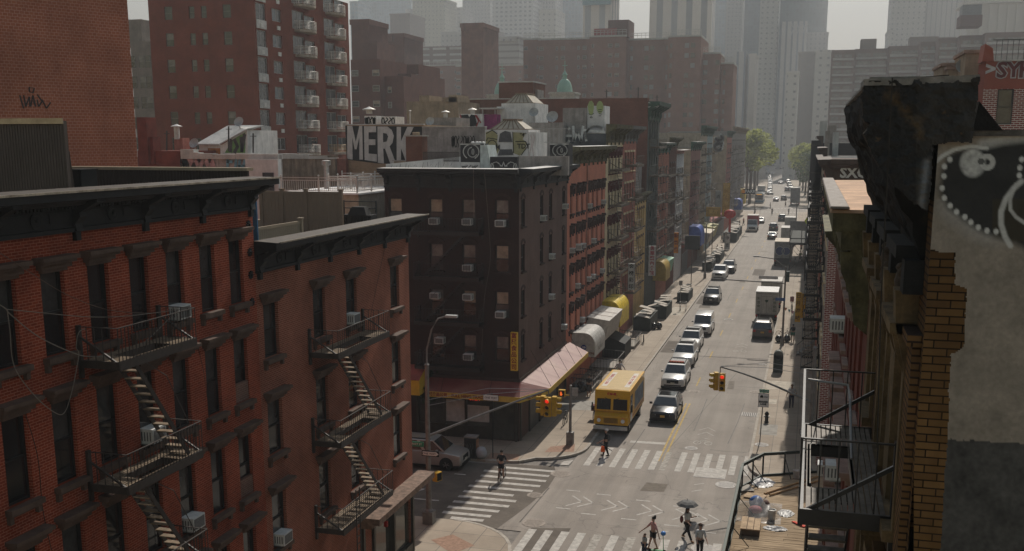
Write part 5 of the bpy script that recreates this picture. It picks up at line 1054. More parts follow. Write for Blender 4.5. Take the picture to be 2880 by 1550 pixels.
names=[('brick_tenement','red brick tenement with bright green cornice past the tall one',127.35,137.0,18.3,M('tile_red_masonry',(.42,.16,.11),.85,dirt=.3),green_paint,19.3,1.2,3),
 ('brick_tenement','brown tenement with gold-brown cornice left of the white house',137.05,145.0,18.8,brown_brick,olive_paint,20.0,1.2,3),
 ('white_tenement','white-painted brick house with rounded red roof edge',145.05,153.5,17.7,M('white_painted_brick',(.52,.52,.53),.85,dirt=.3),M('pinkish_red_roof',(.4,.18,.15),.7),18.3,.5,3),
 ('brick_tenement','reddish tenement with dark green cornice behind the beige gap wall',162.4,176.9,18.4,M('plum_brick',(.28,.13,.105),.85,dirt=.3),green_paint,19.4,1.2,5),
 ('beige_tenement','beige tenement with the first bright green high cornice',177.0,187.8,20.8,M('beige_masonry',(.44,.35,.26),.85,dirt=.4),green_paint,22.0,1.5,4),
 ('beige_tenement','pale blue-fronted tenement with the second bright green high cornice',187.9,198.2,20.8,M('bluish_front',(.3,.37,.38),.85,dirt=.4),green_paint,22.0,1.5,4),
 ('brick_tenement','red tenement with tan stucco side wall bearing white and black graffiti',232.5,246.7,20.6,M('soft_red_masonry',(.40,.15,.11)),green_paint,21.6,1.2,5),
 ('long_grey_tenement','long grey tenement with tan cornice ending the left row',246.8,300.0,21.6,M('grey_masonry',(.26,.235,.21),.85,dirt=.4),M('tan_cornice',(.32,.25,.19),.8,dirt=.4),22.7,1.2,16)]
left={}
for nm,lb,y0,y1,zt,mt,cm,cz,ch,nc in names:
 nf=max(4,int((zt-4.4)/3.05));left[y0]=tenement(nm,lb,XL,1,y0,y1,zt,mt,fl5(4.5,nf,(zt-5)/nf,1.8),cols(y0,y1,nc),.95,lint='flat',sill='thin_sill' if y0<200 else None,trim=dkb if y0!=145.05 else white_paint,sidem=tan_stucco if y0 in (162.4,232.5) else None,corn=cz,corn_h=ch,corn_p=.9,cornm=cm,nb=0 if y0==145.05 else nc+1,parapet=.3,corn_top=silver_roof)
g_=left[232.5];strokes('graffiti',white_graf,pxl([arc(2022,388,9,-7,180,420),[(2022,392),(2012,410),(2032,402)],arc(2020,412,9,-10,0,330)],232.4),.9,232.4,g_);strokes('graffiti',blackm,pxl([arc(2022,388,9,-7,180,420),[(2022,392),(2012,410),(2032,402)],arc(2020,412,9,-10,0,330)],232.3),.35,232.35,g_)
for y0,y1,lb in ((153.6,162.3,'low shop with red tiled edge in the gap before the beige wall'),(198.3,232.4,'low shop row with dark roof before the tan graffiti wall')):
 t=thing('low_shop',lb,'shop',(XL,(y0+y1)/2,0));MB().box(XL-12,XL,y0,y1,0,4.2).build('wall',brown_brick,t);MB().box(XL-1,XL+.35,y0,y1,4.2,4.7).build('roof_edge',M('red_roof_edge',(.25,.06,.05),.8),t);MB().box(XL+.01,XL+.06,y0+.6,y1-.6,.2,3.2).build('shutter',M('grey_shutter',(.12,.115,.11)),t)
iron_row=M('sunlit_row_iron',(.15,.12,.09),.6,.1,var=.4,scale=5)  # lighter iron: the row's sunlit look is painted into this colour
for y0,y1,lv_,lb,m2 in ((95.2,99.8,[17.0,13.8,10.7,7.6,4.5],'rusty fire escape with stairs on the cream-painted tenement',iron_tan),(103.8,108.4,[17.2,13.9,10.8,7.7,4.6],'rusty fire escape with stairs on the narrow red and white tenement',iron_tan),
 (119.5,125.6,[18.9,15.7,12.6,9.5,6.4],'dark fire escape on the tall brown brick tenement',iron),(128.6,134.6,[15.4,12.3,9.2,6.1],'rusty fire escape on the green-corniced red brick tenement',iron_tan),(138,143.6,[15.2,12.1,9.0,5.9],'rusty fire escape on the brown gold-corniced tenement',iron_tan),
 (146.5,152,[14.9,11.7,8.6,5.5],'black fire escape on the white-painted brick house',iron),(164.5,170,[15.6,12.4,9.3,6.2],'dark fire escape on the reddish tenement after the beige gap wall',iron),(179,185,[17.4,14.2,11.1,8.0,4.9],'dark fire escape on the first high green-corniced tenement',iron),
 (190,196,[17.4,14.2,11.1,8.0,4.9],'dark fire escape on the pale blue-fronted tenement',iron),(236,243,[17,13.8,10.6,7.4],'dark fire escape on the tenement behind the tan graffiti wall',iron),(252,259,[17.6,14.3,11,7.7,4.6],'dark fire escape at the near end of the long grey tenement',iron),(275,282,[17.6,14.3,11,7.7,4.6],'dark fire escape at the far end of the long grey tenement',iron)):
 fire_escape(lb,XL,1,y0,y1,lv_,1.15,iron_row,14 if y0<130 else 8,1,mat2=m2,slats=5 if y0<130 else 4)
k=0
for (y,fi,w_) in ((79.4,1,'first window'),(85.9,0,'fourth window'),(83.5,1,'third window'),(81.6,1,'second window'),(87.8,1,'fifth window'),(85.9,2,'fourth window'),(81.6,2,'second window'),(83.5,3,'third window'),(87.8,2,'fifth window'),(91.9,0,'last window'),(91.9,2,'last window')):
 z=fl5(4.9,4,3.05,1.75)[fi][0];ac_unit('white air conditioner, salmon tenement, %s floor from top, %s from left'%(ordinal(fi+1),w_),(XL-.02,y,z+.05),math.pi/2,1.1 if (y,fi)==(81.6,1) else .85)
def box_awning(label,y0,y1,z0,z1,out,mat,round_=False,mat2=None):
 t=thing('shop_awning',label,'awning',(XL,(y0+y1)/2,z0));mb=MB()
 if round_:
  prof=[(XL+.02,z0),(XL+out,z0)]+[(XL+out*(.55+.45*math.cos(math.radians(a))),z0+(z1-z0)*(.5+.5*math.sin(math.radians(a)))) for a in range(0,91,15)]+[(XL+.02,z1)]
 else:prof=[(XL+.02,z0+.15),(XL+out*.8,z0),(XL+out,z1-.25),(XL+.02,z1)]
 mb.prism([(x,y0,z) for x,z in prof],(0,y1-y0,0));mb.build('canopy',mat,t,smooth=False);return t
aw1=box_awning('white rounded awning marked bus station beyond the red awning',80.0,84.2,2.75,4.65,1.9,M('grubby_white_vinyl',(.48,.46,.43),.5,dirt=.4),True)
t_on('BUS STATION',.27,XL+1.0,79.97,3.05,aw1,mat=M('brown_ink',(.2,.07,.05),.7));mb=MB();mb.lathe((XL+1.0,79.97,3.5),[(.22,-.01),(.22,.0)],14,ax='y');mb.build('badge',M('blue_ink',(.03,.05,.25),.6),aw1);t_on('120',.2,XL+1.0,79.95,3.5,aw1,mat=white_paint)
t_on('THE BUS',.45,XL+1.93,82.1,3.2,aw1,rot=RX,mat=M('faded_ink',(.35,.33,.3),.7))
aw2_=box_awning('white boxy awning with straps between the bus station and yellow awnings',85.6,92.2,3.0,5.0,2.0,M('white_vinyl_panel',(.45,.42,.38),.5,dirt=.4))
for y in (87.3,89.2):MB().bar((XL+.05,y,5.03),(XL+1.95,y+.1,4.8),.04,.02).build('strap',M('brown_ink',(.2,.07,.05)),aw2_)
for i,ch in enumerate('大利行'):t_on(ch,.3,XL+.7,85.66,4.4-i*.36,aw2_,mat=M('faded_ink',(.35,.33,.3)))
box_awning('bright yellow rounded awning behind the white boxy one',92.6,97.5,3.0,5.3,1.7,M('yellow_vinyl',(.70,.50,.04),.45,dirt=.2),True)
box_awning('mustard awning with faint characters by the tall tenement',124.6,128.6,3.1,5.4,1.6,M('mustard_vinyl',(.42,.28,.06),.5,dirt=.3),True)
box_awning('mint green awning next to the mustard one',129,134,3.3,5.2,1.4,M('mint_vinyl',(.2,.45,.3),.5))
box_awning('blue rounded awning with white characters',163.2,168.5,3.6,6.6,1.9,M('blue_vinyl',(.05,.10,.36),.5),True)
box_awning('cream awning with fretted front beyond the blue one',171,179,3.2,5.2,2.6,M('cream_vinyl',(.5,.42,.30),.5,dirt=.3))
box_awning('olive yellow awning beside the red lantern',180,188,3.3,5.4,2.5,M('olive_vinyl',(.45,.4,.15),.5,dirt=.2))
box_awning('blue awning near the far crossing',262,267,3.0,5.6,1.8,M('blue_vinyl',(.05,.10,.36)),True)
box_awning('yellow awning near the far crossing',284,289,3.2,7.0,1.3,M('yellow_vinyl',(.70,.50,.04)),True)
def hang_sign(label,x,y,z0,z1,w,mat,chars,ink,size,pole=False,horiz=False,step=None):
 t=thing('hanging_sign',label,'sign',(x,y,z0));MB().box(x-w/2,x+w/2,y,y+.18,z0,z1).build('panel',mat,t)
 fr=MB()
 for (a,b,c,d) in ((x-w/2-.03,x-w/2,z0,z1),(x+w/2,x+w/2+.03,z0,z1)):fr.box(a,b,y-.01,y+.2,c,d)
 if not pole:fr.bar((XL,y+.1,z1-.15),(x-w/2,y+.1,z1-.15),.05);fr.bar((XL,y+.1,z0+.15),(x-w/2,y+.1,z0+.15),.05)
 else:fr.box(x-.05,x+.05,y+.05,y+.15,KH,z0)
 fr.build('frame',M('sign_frame',(.12,.1,.09),.6),t)
 if horiz:t_on(chars,size,x,y-.01,(z0+z1)/2,t,mat=ink)
 else:
  n=max(1,len(chars));st=step or (z1-z0)/n
  for i,ch in enumerate(chars):t_on(ch,size,x,y-.01,z1-st*(i+.5),t,mat=ink)
 return t
sgw=M('white_sign',(.58,.57,.56),.5,dirt=.2)
hang_sign('white vertical sign with black characters, nearer of two white ones',XL+1.35,100.5,5.3,7.9,.62,sgw,'金榜彩印',blackm,.5)
hang_sign('white vertical sign with red and blue characters below the rusty stairs',XL+1.7,112,5.3,8.5,.75,sgw,'勇華藝內食館',M('red_blue_ink',(.35,.03,.06),.6),.5)
hang_sign('orange vertical sign with red characters over the left pavement',XL+1.7,133,5.6,8.2,.55,M('orange_sign',(.85,.28,.02),.5),'新藝齋',red_ink,.55)
hang_sign('dark rectangular sign board on a post by the left kerb',XL+3.2,138,5.6,7.4,1.9,M('black_sign',(.03,.035,.035),.5),'',blackm,.3,pole=True)
hang_sign('mustard horizontal sign board on a post',XL+3.0,170,7.7,9.2,2.3,M('mustard_sign',(.48,.27,.03),.5),'東方',M('sign_gold',(.7,.45,.1),.5),.7,pole=True,horiz=True)
hang_sign('tall mustard vertical sign with gold characters',XL+3.0,196,6.0,12.0,1.3,M('mustard_sign',(.48,.27,.03)),'東方海鮮',M('sign_gold',(.7,.45,.1)),1.1)
hang_sign('tall thin pale frame sign left of the tall mustard one',XL+2.2,188,6.5,11.0,.9,M('pale_grey_sign',(.32,.32,.31),.5),'酒家',blackm,.7)
hang_sign('black parking sign with orange mark above the pavement',XL+5.0,232,8.3,9.4,2.6,blackm,'',white_paint,.3,pole=False)
hang_sign('small white upright sandwich board at the left kerb',-13.9,193,.2,3.0,.9,sgw,'停車',blackm,.8,pole=False)
t=thing('parking_lettering','white lettering of the black parking sign','sign lettering',(XL+5.0,231.9,8.85));text('PARK',.95,t,(.35,-.02,0),RC,white_paint,bold=.02);MB().lathe((XL+3.9,231.88,8.85),[(.4,-.01),(.4,0)],10,ax='y').build('orange_disc',M('orange_sign',(.85,.28,.02)),t)
t=thing('paper_lantern','red lantern shop sign with hanging tassel over the left pavement','lantern',(XL+4.2,190,6));MB().ell((XL+4.2,190,6.8),(1.05,.7,.8),12,8).build('lantern',M('lantern_red',(.55,.03,.02),.5),t,smooth=True);MB().box(XL+4.05,XL+4.45,189.9,190.1,3.6,6.0).build('tassel',M('lantern_red',(.55,.03,.02)),t);MB().box(XL+3.2,XL+3.25,189.95,190.05,6.5,7.5).build('rod',iron,t)
def crate_heap(label,x0,x1,y0,y1,h,seed):
 r=random.Random(seed);t=thing('covered_stall',label,'market stall',((x0+x1)/2,(y0+y1)/2,KH));MB().box(x0,x1,y0,y1,KH,KH+h*.7).build('bin',M('dark_green_bin',(.03,.04,.035),.7,dirt=.3),t)
 mb=MB();n=5
 for k in range(n):a=x0+(x1-x0)*r.random()*.5;b=y0+(y1-y0)*(k+.1)/n;zz=KH+h*(.72+.06*k);mb.obox(((a+x1)/2,b+.3,zz+.08),((x1-a)*.9,(y1-y0)/n*1.1,.04),Matrix.Rotation(r.uniform(-.3,.3),3,'Y')@Matrix.Rotation(r.uniform(-.3,.3),3,'Z'),0)
 mb.build('board',M('pale_board',(.48,.43,.37),.8),t);return t
crate_heap('dark stall heaped with pale boards, nearest pair of the left pavement',XL+.6,XL+2.4,107,112.5,2.0,1);crate_heap('dark stall with pale boards, farther of the nearest pair',XL+1.3,XL+3.0,115,120,2.0,2)
crate_heap('stall with pale cover by the mustard awning pavement',XL+2.6,XL+4.0,128,133,1.6,3);crate_heap('dark stall below the cream fretted awning',XL+2.5,XL+4,160,166,1.9,4);crate_heap('stall with boards beyond the blue awning',XL+2.6,XL+4.2,172,180,1.9,5)
crate_heap('dark produce stall heaped by the far parking sign',XL+1.8,XL+4.4,208,216,2.6,6);crate_heap('second dark produce stall by the far parking sign',XL+1.6,XL+4.2,219,228,2.4,7)
def steps(label,y0,y1,out):
 t=thing('iron_stoop',label,'stoop',(XL+.6,(y0+y1)/2,KH));mb=MB()
 for y in (y0,y1):
  mb.bar((XL+.2,y,KH+1.1),(XL+out,y,KH+.95),.05)
  for k in range(9):x=XL+.2+(out-.2)*k/8;mb.bar((x,y,KH),(x,y,KH+1.05),.025)
 mb.bar((XL+out,y0,KH+.95),(XL+out,y1,KH+.95),.05);[mb.bar((XL+out,y0+(y1-y0)*k/8,KH),(XL+out,y0+(y1-y0)*k/8,KH+.95),.025) for k in range(9)]
 mb.build('railing',iron_black,t);MB().box(XL+.02,XL+out-.1,y0+.2,y1-.2,KH,KH+.25).build('step',concrete,t)
steps('black railed cellar stoop just past the red awning',79.0,82.5,2.0);steps('black railed stoop under the white boxy awning',87,91,2.4);steps('black railed stoop past the yellow awning',97.0,101.0,2.4)
mb=MB();mb.box(XL+.3,XL+2.2,92.5,96.0,KH,KH+1.3);mb.hexa([(XL+.3,92.5,KH+1.301),(XL+2.2,92.5,KH+1.301),(XL+2.2,96,KH+1.301),(XL+.3,96,KH+1.301),(XL+.3,92.5,KH+2.1),(XL+2.2,92.5,KH+1.35),(XL+2.2,96,KH+1.35),(XL+.3,96,KH+2.1)]);tag(mb.build('cellar_entrance',blackm),'black sloping cellar entrance box below the yellow awning','cellar entrance')
# ================================================================ across the side street, left of the corner tenement
t=thing('lettered_building','tan brick building with giant MERK letters painted on its upper wall','building',(-36,80,0));Y=80.0
a,b=at_y(972,352,Y),at_y(1192,352,Y);mb=MB();mb.box(a.x,b.x,Y,Y+14,0,a.z);mb.build('wall',tan_brick,t)
bk=M('black_wall_paint',(.018,.018,.018),.85,var=.3,scale=3);wt=M('white_wall_paint',(.5,.475,.45),.85,var=.15,scale=2,dirt=.25)
P_=lambda pts:[(at_y(x,y,Y).x,at_y(x,y,Y).z) for x,y in pts]
flat('black_ground',bk,P_([(971,354),(1190,356),(1190,462),(1062,460),(975,449)]),Y-.01,t)
for k,pts_ in enumerate(([(977,354),(991,354),(1001,400),(1011,354),(1019,354),(1021,449),(1011,449),(1011,385),(1003,420),(998,420),(991,385),(992,449),(977,447)],
 [(1024,355),(1058,355),(1058,372),(1037,372),(1037,392),(1056,392),(1056,408),(1037,408),(1037,432),(1060,434),(1060,455),(1026,450)],
 [(1062,356),(1090,356),(1102,366),(1108,382),(1104,402),(1096,412),(1114,460),(1098,460),(1083,418),(1078,418),(1080,460),(1063,458)],
 [(1116,357),(1128,357),(1128,398),(1146,357),(1164,357),(1141,404),(1160,460),(1144,460),(1128,416),(1128,460),(1116,460)])):
 mb=MB();mb.prism([(x,Y-.03,z) for x,z in P_(pts_)],(0,.015,0));mb.build('letter',wt,t)
mb=MB();mb.prism([(x,Y-.045,z) for x,z in P_([(1078,374),(1088,376),(1092,384),(1088,398),(1078,400)])],(0,.01,0));mb.build('letter_counter',bk,t)
MB().box(a.x,b.x,Y-.06,Y+.3,a.z,a.z+.08).build('coping',silver_roof,t)
t,a,b=rbox('stained_wall','streaked tan party wall behind the steel-railed terrace','wall',784,942,436,79.2,.6,M('streaked_wall',(.26,.20,.15),.9,var=.3,scale=1.2,dirt=.9),5)
mb=MB()
for x0,x1,y in ((784,822,432),(822,868,433),(868,920,439),(920,942,443)):q,r=at_y(x0,y,79.1),at_y(x1,y,79.1);mb.box(q.x,r.x-.02,79.05,79.9,a.z-.3,q.z)
mb.build('coping',silver_roof,t)
rbox('red_wall','small reddish wall strip left of the tan lettered building','wall',942,972,446,79.5,.6,M('reddish_stucco',(.24,.10,.075),.9),5)
t,a,b=rbox('terrace_house','low cream house topped by a terrace with stainless steel railings','house',783,1008,545,66.5,11,M('cream_render',(.42,.36,.27),.85,dirt=.3),0)
MB().box(a.x-.1,b.x+.12,66.3,77.6,a.z+.001,a.z+.12).build('terrace_slab',white_stucco,t);tz=a.z+.12;xs0,xs1=a.x+.2,b.x-.15
def steel_rail(label,x0,y0,x1,y1):
 t=thing('steel_railing',label,'railing',(x0,y0,tz),0,'stainless railings on the cream house terrace');L=math.hypot(x1-x0,y1-y0);n=int(L/.16);mb=MB()
 for z in (1.0,.82,.12):mb.bar((x0,y0,tz+z),(x1,y1,tz+z),.05)
 mb.build('rail',steel_bright,t);mb=MB()
 for k in range(n+1):x,y=x0+(x1-x0)*k/n,y0+(y1-y0)*k/n;mb.bar((x,y,tz+.12),(x,y,tz+.82),.022)
 mb.build('balusters',steel_bright,t)
 for k in range(int(L/2)+1):u=k/max(1,int(L/2));x,y=x0+(x1-x0)*u,y0+(y1-y0)*u;mb=MB();mb.box(x-.035,x+.035,y-.035,y+.035,tz,tz+1.08);mb.ell((x,y,tz+1.14),(.07,.07,.07),8,5);mb.build('post',steel_bright,t)
steel_rail('front stainless railing of the cream house terrace',xs0,66.6,xs1,66.6);steel_rail('right stainless railing of the cream house terrace',xs1,66.7,xs1,76.5);steel_rail('rear stainless railing of the cream house terrace',xs0,76.6,xs1-.1,76.6);steel_rail('middle stainless railing dividing the cream house terrace',xs0+2.2,69.5,xs1-.2,69.5);steel_rail('inner stainless railing running back across the terrace',(xs0+xs1)/2,69.7,(xs0+xs1)/2,76.4)
q=at_y(918,480,72);mb=MB();mb.lathe((q.x,72,tz),[(.2,0),(.2,1.7),(.34,1.75),(.34,2.05),(.1,2.1)],10);tag(mb.build('flue_pipe',steel),'steel flue pipe with square cap on the railed terrace','flue')
def pbox(name,label,cat,x0,x1,yt_,Y,D,mat,base=17,part='wall'):return rbox(name,label,cat,x0,x1,yt_,Y,D,mat,base,part)
t,a,b=pbox('stucco_parapet','tall tan stucco stair tower walls behind the lettered building','building',1143,1288,286,110,8,tan_stucco,0)
for x0,x1,y in ((1179,1207,269),(1244,1288,274),(1262,1284,267)):q,r=at_y(x0,y,109.9),at_y(x1,y,109.9);MB().box(q.x,r.x,109.9,114,a.z-.1,q.z).build('raised_wall',tan_stucco,t)
t,a,b=pbox('brick_wall','long brown brick rooftop wall with bright coping across the middle','wall',1289,1822,281,117.9,1,brick('brown_side_brick',(.21,.085,.058),(.17,.066,.046),(.22,.13,.1)),10)
MB().box(a.x,b.x-8,117.8,119,a.z,a.z+.12).build('coping',silver_roof,t)
t,a,b=pbox('brick_bulkhead','square red-brown brick elevator box above the long brick wall','roof bulkhead',1403,1499,233,122,6,rust_brick,18);MB().box(a.x-.1,b.x+.1,121.9,128.1,a.z,a.z+.15).build('coping',silver_roof,t)
pbox('slate_box','dark grey metal box on the right of the elevator box','roof box',1500,1512,252,123,3,grey_graf,18)
t,a,b=pbox('white_bulkhead','large white roof bulkhead with pyramid skylight, center of the roofs','roof bulkhead',1410,1506,291,98,5,white_stucco,17.5);skylight(t,a,b,98,5,.9)
pbox('white_side_wall','plain white wall stepping left of the large white bulkhead','wall',1397,1409,300,97.8,4,white_stucco,17.5)
t,a,b=pbox('painted_roof_wall','white roof wall with black and red graffiti shapes','wall',1292,1357,321,96,2,white_stucco,17.5)
flat('graffiti',bk,[(at_y(x,y,95.98).x,at_y(x,y,95.98).z) for x,y in ((1296,324),(1316,322),(1320,330),(1325,322),(1336,324),(1343,354),(1322,356),(1296,356),(1302,340))],95.98,t);strokes('graffiti',M('red_spray',(.35,.04,.04),.8),pxl([[(1294,323),(1300,340),(1294,355)],[(1337,324),(1346,340),(1340,355)],[(1340,325),(1352,345)]],95.96),.12,95.96,t)
t,a,b=pbox('painted_roof_wall','magenta painted roof wall beside the white bulkhead','wall',1357,1397,322,96.5,2,M('magenta_paint',(.34,.05,.18),.8,var=.4,scale=1.),17.5)
MB().box(a.x-.2,b.x+.3,96.0,98.6,a.z+.5,a.z+.6).build('canopy',silver_roof,t);[MB().box(x,x+.08,96.1,96.2,a.z,a.z+.5).build('post',steel,t) for x in (a.x+.1,b.x-.1)]
pbox('grey_roof_box','brown-topped grey stair head left of the painted walls','roof box',1217,1282,331,90,4,grey_graf,17.5)
pbox('grey_roof_wall','pale grey low roof wall in front of the white bulkhead','wall',1487,1584,345,92,1,grey_graf,17.5);pbox('grey_roof_wall','mottled grey stair head left of the alien panel','wall',1583,1650,304,94,3,grey_graf,17.5)
def dish(label,px,py,Y,r,base):
 q=at_y(px,py,Y);t=thing('satellite_dish',label,'satellite dish',(q.x,q.y,base),0,'rooftop satellite dishes');mb=MB();rot=Matrix.Rotation(math.radians(65),3,'X')
 n=14;v0=len(mb.v)
 for k,(rr,h) in enumerate(((r,.0),(r*.7,-.12*r*2),(r*.3,-.2*r*2),(.01,-.22*r*2))):
  for j in range(n):a=6.283*j/n;mb.v.append(tuple(q+rot@V((rr*math.cos(a),rr*math.sin(a),h))))
 for k in range(3):
  for j in range(n):p,s=v0+k*n+j,v0+k*n+(j+1)%n;mb.f.append((p,s,s+n,p+n));mb.m.append(0)
 mb.build('dish',M('dish_grey',(.4,.4,.39),.5),t,smooth=True);MB().tube([(q.x,q.y+.1,q.z-.2),(q.x+.1,q.y+.3,base)],.04,6).build('mast',steel,t);MB().tube([(q.x,q.y,q.z-r),(q.x,q.y-r,q.z-r*.2)],.02,4).build('arm',steel,t)
dish('satellite dish right of the large white bulkhead',1501,315,97,.45,18.3);dish('largest satellite dish, on the grey roof wall',1553,328,94,.55,18.3);dish('satellite dish in front of the tan stair tower',1209,341,88,.4,18.3);dish('satellite dish on the hut roof before the brick tower',671,342,77,.42,19.5);dish('satellite dish beside the orange hut door',545,402,74,.4,17.5)
def vent(label,px,y0,y1,Y,r=.15):a,b=at_y(px,y0,Y),at_y(px,y1,Y);mb=MB();mb.lathe((a.x,a.y,b.z),[(r,0),(r,a.z-b.z-r),(r*2,a.z-b.z-r),(r*2.1,a.z-b.z-r*.8),(.0,a.z-b.z)],10);tag(mb.build('roof_vent',steel_bright),label,'vent','mushroom roof vents')
vent('steel roof vent left of the painted roof walls',1253,310,335,90.5,.2);vent('white roof vent behind the black graffiti wall',1329,303,322,97,.22);vent('tall white vent pipe above the MERK letters',1153,310,356,84,.07);vent('brick-based white flue before the brick tower',496,349,392,76,.22);vent('conical vent at the upper left of the MERK letters',1038,300,320,90,.3)
t,a,b=pbox('brick_flue','short salmon flue base under the white flue','chimney',489,513,388,76,1,M('soft_red_masonry',(.27,.10,.075)),17)
for k,(px,y0,y1,Y,lb) in enumerate(((1848,268,300,130,'dark mast above the tall tenement roof'),(1795,245,283,130,'tall dark mast over the brick wall'),(1706,252,275,125,'short dark mast over the brick wall'),(712,375,430,76,'dark pole right of the white hut'),(643,355,425,74,'rusty pole in front of the white hut'),(469,368,428,74,'rusty cable pole left of the white flue'))):
 a,b=at_y(px,y0,Y),at_y(px,y1,Y);mb=MB();mb.tube([b,a],.06,6);mb.box(a.x-.25,a.x+.25,a.y-.03,a.y+.03,a.z-.25,a.z-.2);tag(mb.build('roof_mast',iron),lb,'mast')
for x0,x1,y0,lb in ((1025,1057,326,'white rooftop block with black scribble above the letters M and E'),(1071,1112,328,'row of pale lettered vents above the letter R')):
 t,a,b=pbox('roof_block',lb,'roof block',x0,x1,y0,83,2,white_stucco,20);strokes('graffiti',bk,scribble(a.x+.05,b.x-.05,20.9,a.z-.1,4,x0),.09,82.98,t)
for cx,y0,yb,Y,lb in ((1412,206,266,190,'green copper church dome left, half behind the elevator box'),(1588,200,260,190,'green copper church dome right, beyond the rooftops')):
 q=at_y(cx,yb,Y);s=190/2950;r=22*s;t=thing('church_dome',lb,'dome',(q.x,Y,15));h=(yb-222 if cx>1500 else yb-229)*s
 mb=MB();prof=[(r,0)]+[(r*math.cos(math.radians(a))**.9,h*math.sin(math.radians(a))) for a in range(8,84,8)]+[(r*.12,h*1.0)];mb.lathe((q.x,Y,q.z),prof,24);mb.build('cupola',copper,t,smooth=True)
 mb=MB();[mb.bar((q.x+r*math.cos(a),Y+r*math.sin(a),q.z),(q.x+r*.5*math.cos(a),Y+r*.5*math.sin(a),q.z+h*.88),.09) for a in [6.283*k/14 for k in range(14)]];mb.build('rib',copper,t)
 mb=MB();mb.lathe((q.x,Y,q.z+h),[(r*.3,-.1),(r*.28,.5),(r*.38,.6),(r*.2,1.0),(.08,1.4),(.05,3.0)],12);mb.build('lantern',copper,t);mb=MB();mb.box(q.x-.45,q.x+.45,Y-.05,Y+.05,q.z+h+2.2,q.z+h+2.35);mb.box(q.x-.06,q.x+.06,Y-.051,Y+.051,q.z+h+1.3,q.z+h+3.1);mb.build('cross',copper,t)
 w2=35*s;MB().box(q.x-w2,q.x+w2,Y-w2,Y+w2,8,q.z).build('drum_base',M('pale_stone',(.46,.43,.38),.85,dirt=.3),t);MB().box(q.x-w2-.2,q.x+w2+.2,Y-w2-.2,Y+w2+.2,q.z-.4,q.z-.1).build('base_cornice',M('pale_stone',(.46,.43,.38)),t)
# ================================================================ brown brick housing slabs
pal=M('far_pale_sash',(.26,.25,.24),.5,var=.1);far_gl=[(glass_pale,glass_mid),(glass_mid,glass_mid),(glass_pale,glass_pale),(glass_warm,glass_mid)]
Ys=330.0
def slab(label,segs,Y,mat,base_y,rows,win=1.2,dx=7,cap=95,D=14,rail=True,nm='housing_block',prob=.92):
 a0=at_y(segs[0][0],segs[0][2],Y);t=thing(nm,label,'housing block',(at_y((segs[0][0]+segs[-1][1])/2,300,Y).x,Y,0));cnt=0;ex=MB()
 for si,(x0,x1,yt_,off) in enumerate(segs):
  a,b=at_y(x0,yt_,Y),at_y(x1,yt_,Y);mb=MB();mb.box(a.x,b.x,Y-off,Y+D,0,a.z);mb.build('wing',mat,t)
  if rail:MB().box(a.x-.1,b.x+.1,Y-off-.25,Y+D,a.z+.001,a.z+.5).build('roof_band',M('pale_roof_band',(.42,.41,.38),.8),t);q=MB();[q.bar((a.x,Y-off,a.z+z),(b.x,Y-off,a.z+z),.12) for z in (1.4,2.0)];[q.bar((a.x+(b.x-a.x)*k/10,Y-off,a.z+.5),(a.x+(b.x-a.x)*k/10,Y-off,a.z+2.0),.1) for k in range(11)];q.build('roof_rail',M('pale_roof_band',(.42,.41,.38)),t)
  W=b.x-a.x;n=max(1,round(W/dx*2.2));z=a.z-2.4;sh=2.85
  offs=[(k+.5+.22*(1 if k%2 else -1))/n for k in range(n)]
  for _ in range(rows):
   if z<6:break
   for u in offs:
    if rnd.random()>prob:continue
    x=a.x+W*u;w_=win if int(u*97)%3 else win*.55
    if cnt<cap:put(wmesh(w_,1.15,pal,*rnd.choice(far_gl),.5,.09),'window',t,(x-t.location.x,-off-.05,z-.7))
    else:ex.box(x-w_/2,x+w_/2,Y-off-.09,Y-off-.01,z-.7,z+.65,cnt%3)
    cnt+=1
   z-=sh
 if ex.f:tag(ex.build('windows',[glass_mid,glass_pale,pal],t),kind='stuff')
 return t
s1=slab('broad brown brick high-rise slab, largest, dominating the center skyline',[(1472,1523,113,0),(1523.5,1674,117,4),(1674.5,1775,113,9),(1775.5,1890,117,4),(1890.5,1981,113,9),(1981.5,2028,155,3),(2028.5,2064,181,0)],Ys,far_brick,0,12,1.25)
a,b=at_y(1724,65,Ys),at_y(1781,65,Ys);MB().box(a.x,b.x,Ys-8,Ys+2,at_y(1724,113,Ys).z,a.z).build('penthouse',M('dark_penthouse',(.12,.06,.05),.9),s1);a,b=at_y(1686,89,Ys),at_y(1748,89,Ys);MB().box(a.x,b.x,Ys-8.6,Ys-8.1,at_y(1724,113,Ys).z,a.z).build('red_parapet',M('red_parapet',(.3,.05,.05),.8),s1)
slab('lower brown slab behind the church domes',[(1173,1290,187,0),(1290.5,1340,190,4),(1340.5,1472,187,0)],430,far_brick,0,9,1.8,10)
slab('brown brick block beside the red tower, left one',[(986,1068,168,0),(1068.5,1124,213,-2),],190,brown_brick,0,8,1.4,6,rail=False)
slab('dark brown block left of the tan stair tower',[(1054,1110,178,0),(1110.5,1172,181,-1),(1124,1186,213,6)],205,brown_brick,0,8,1.2,6,rail=False)
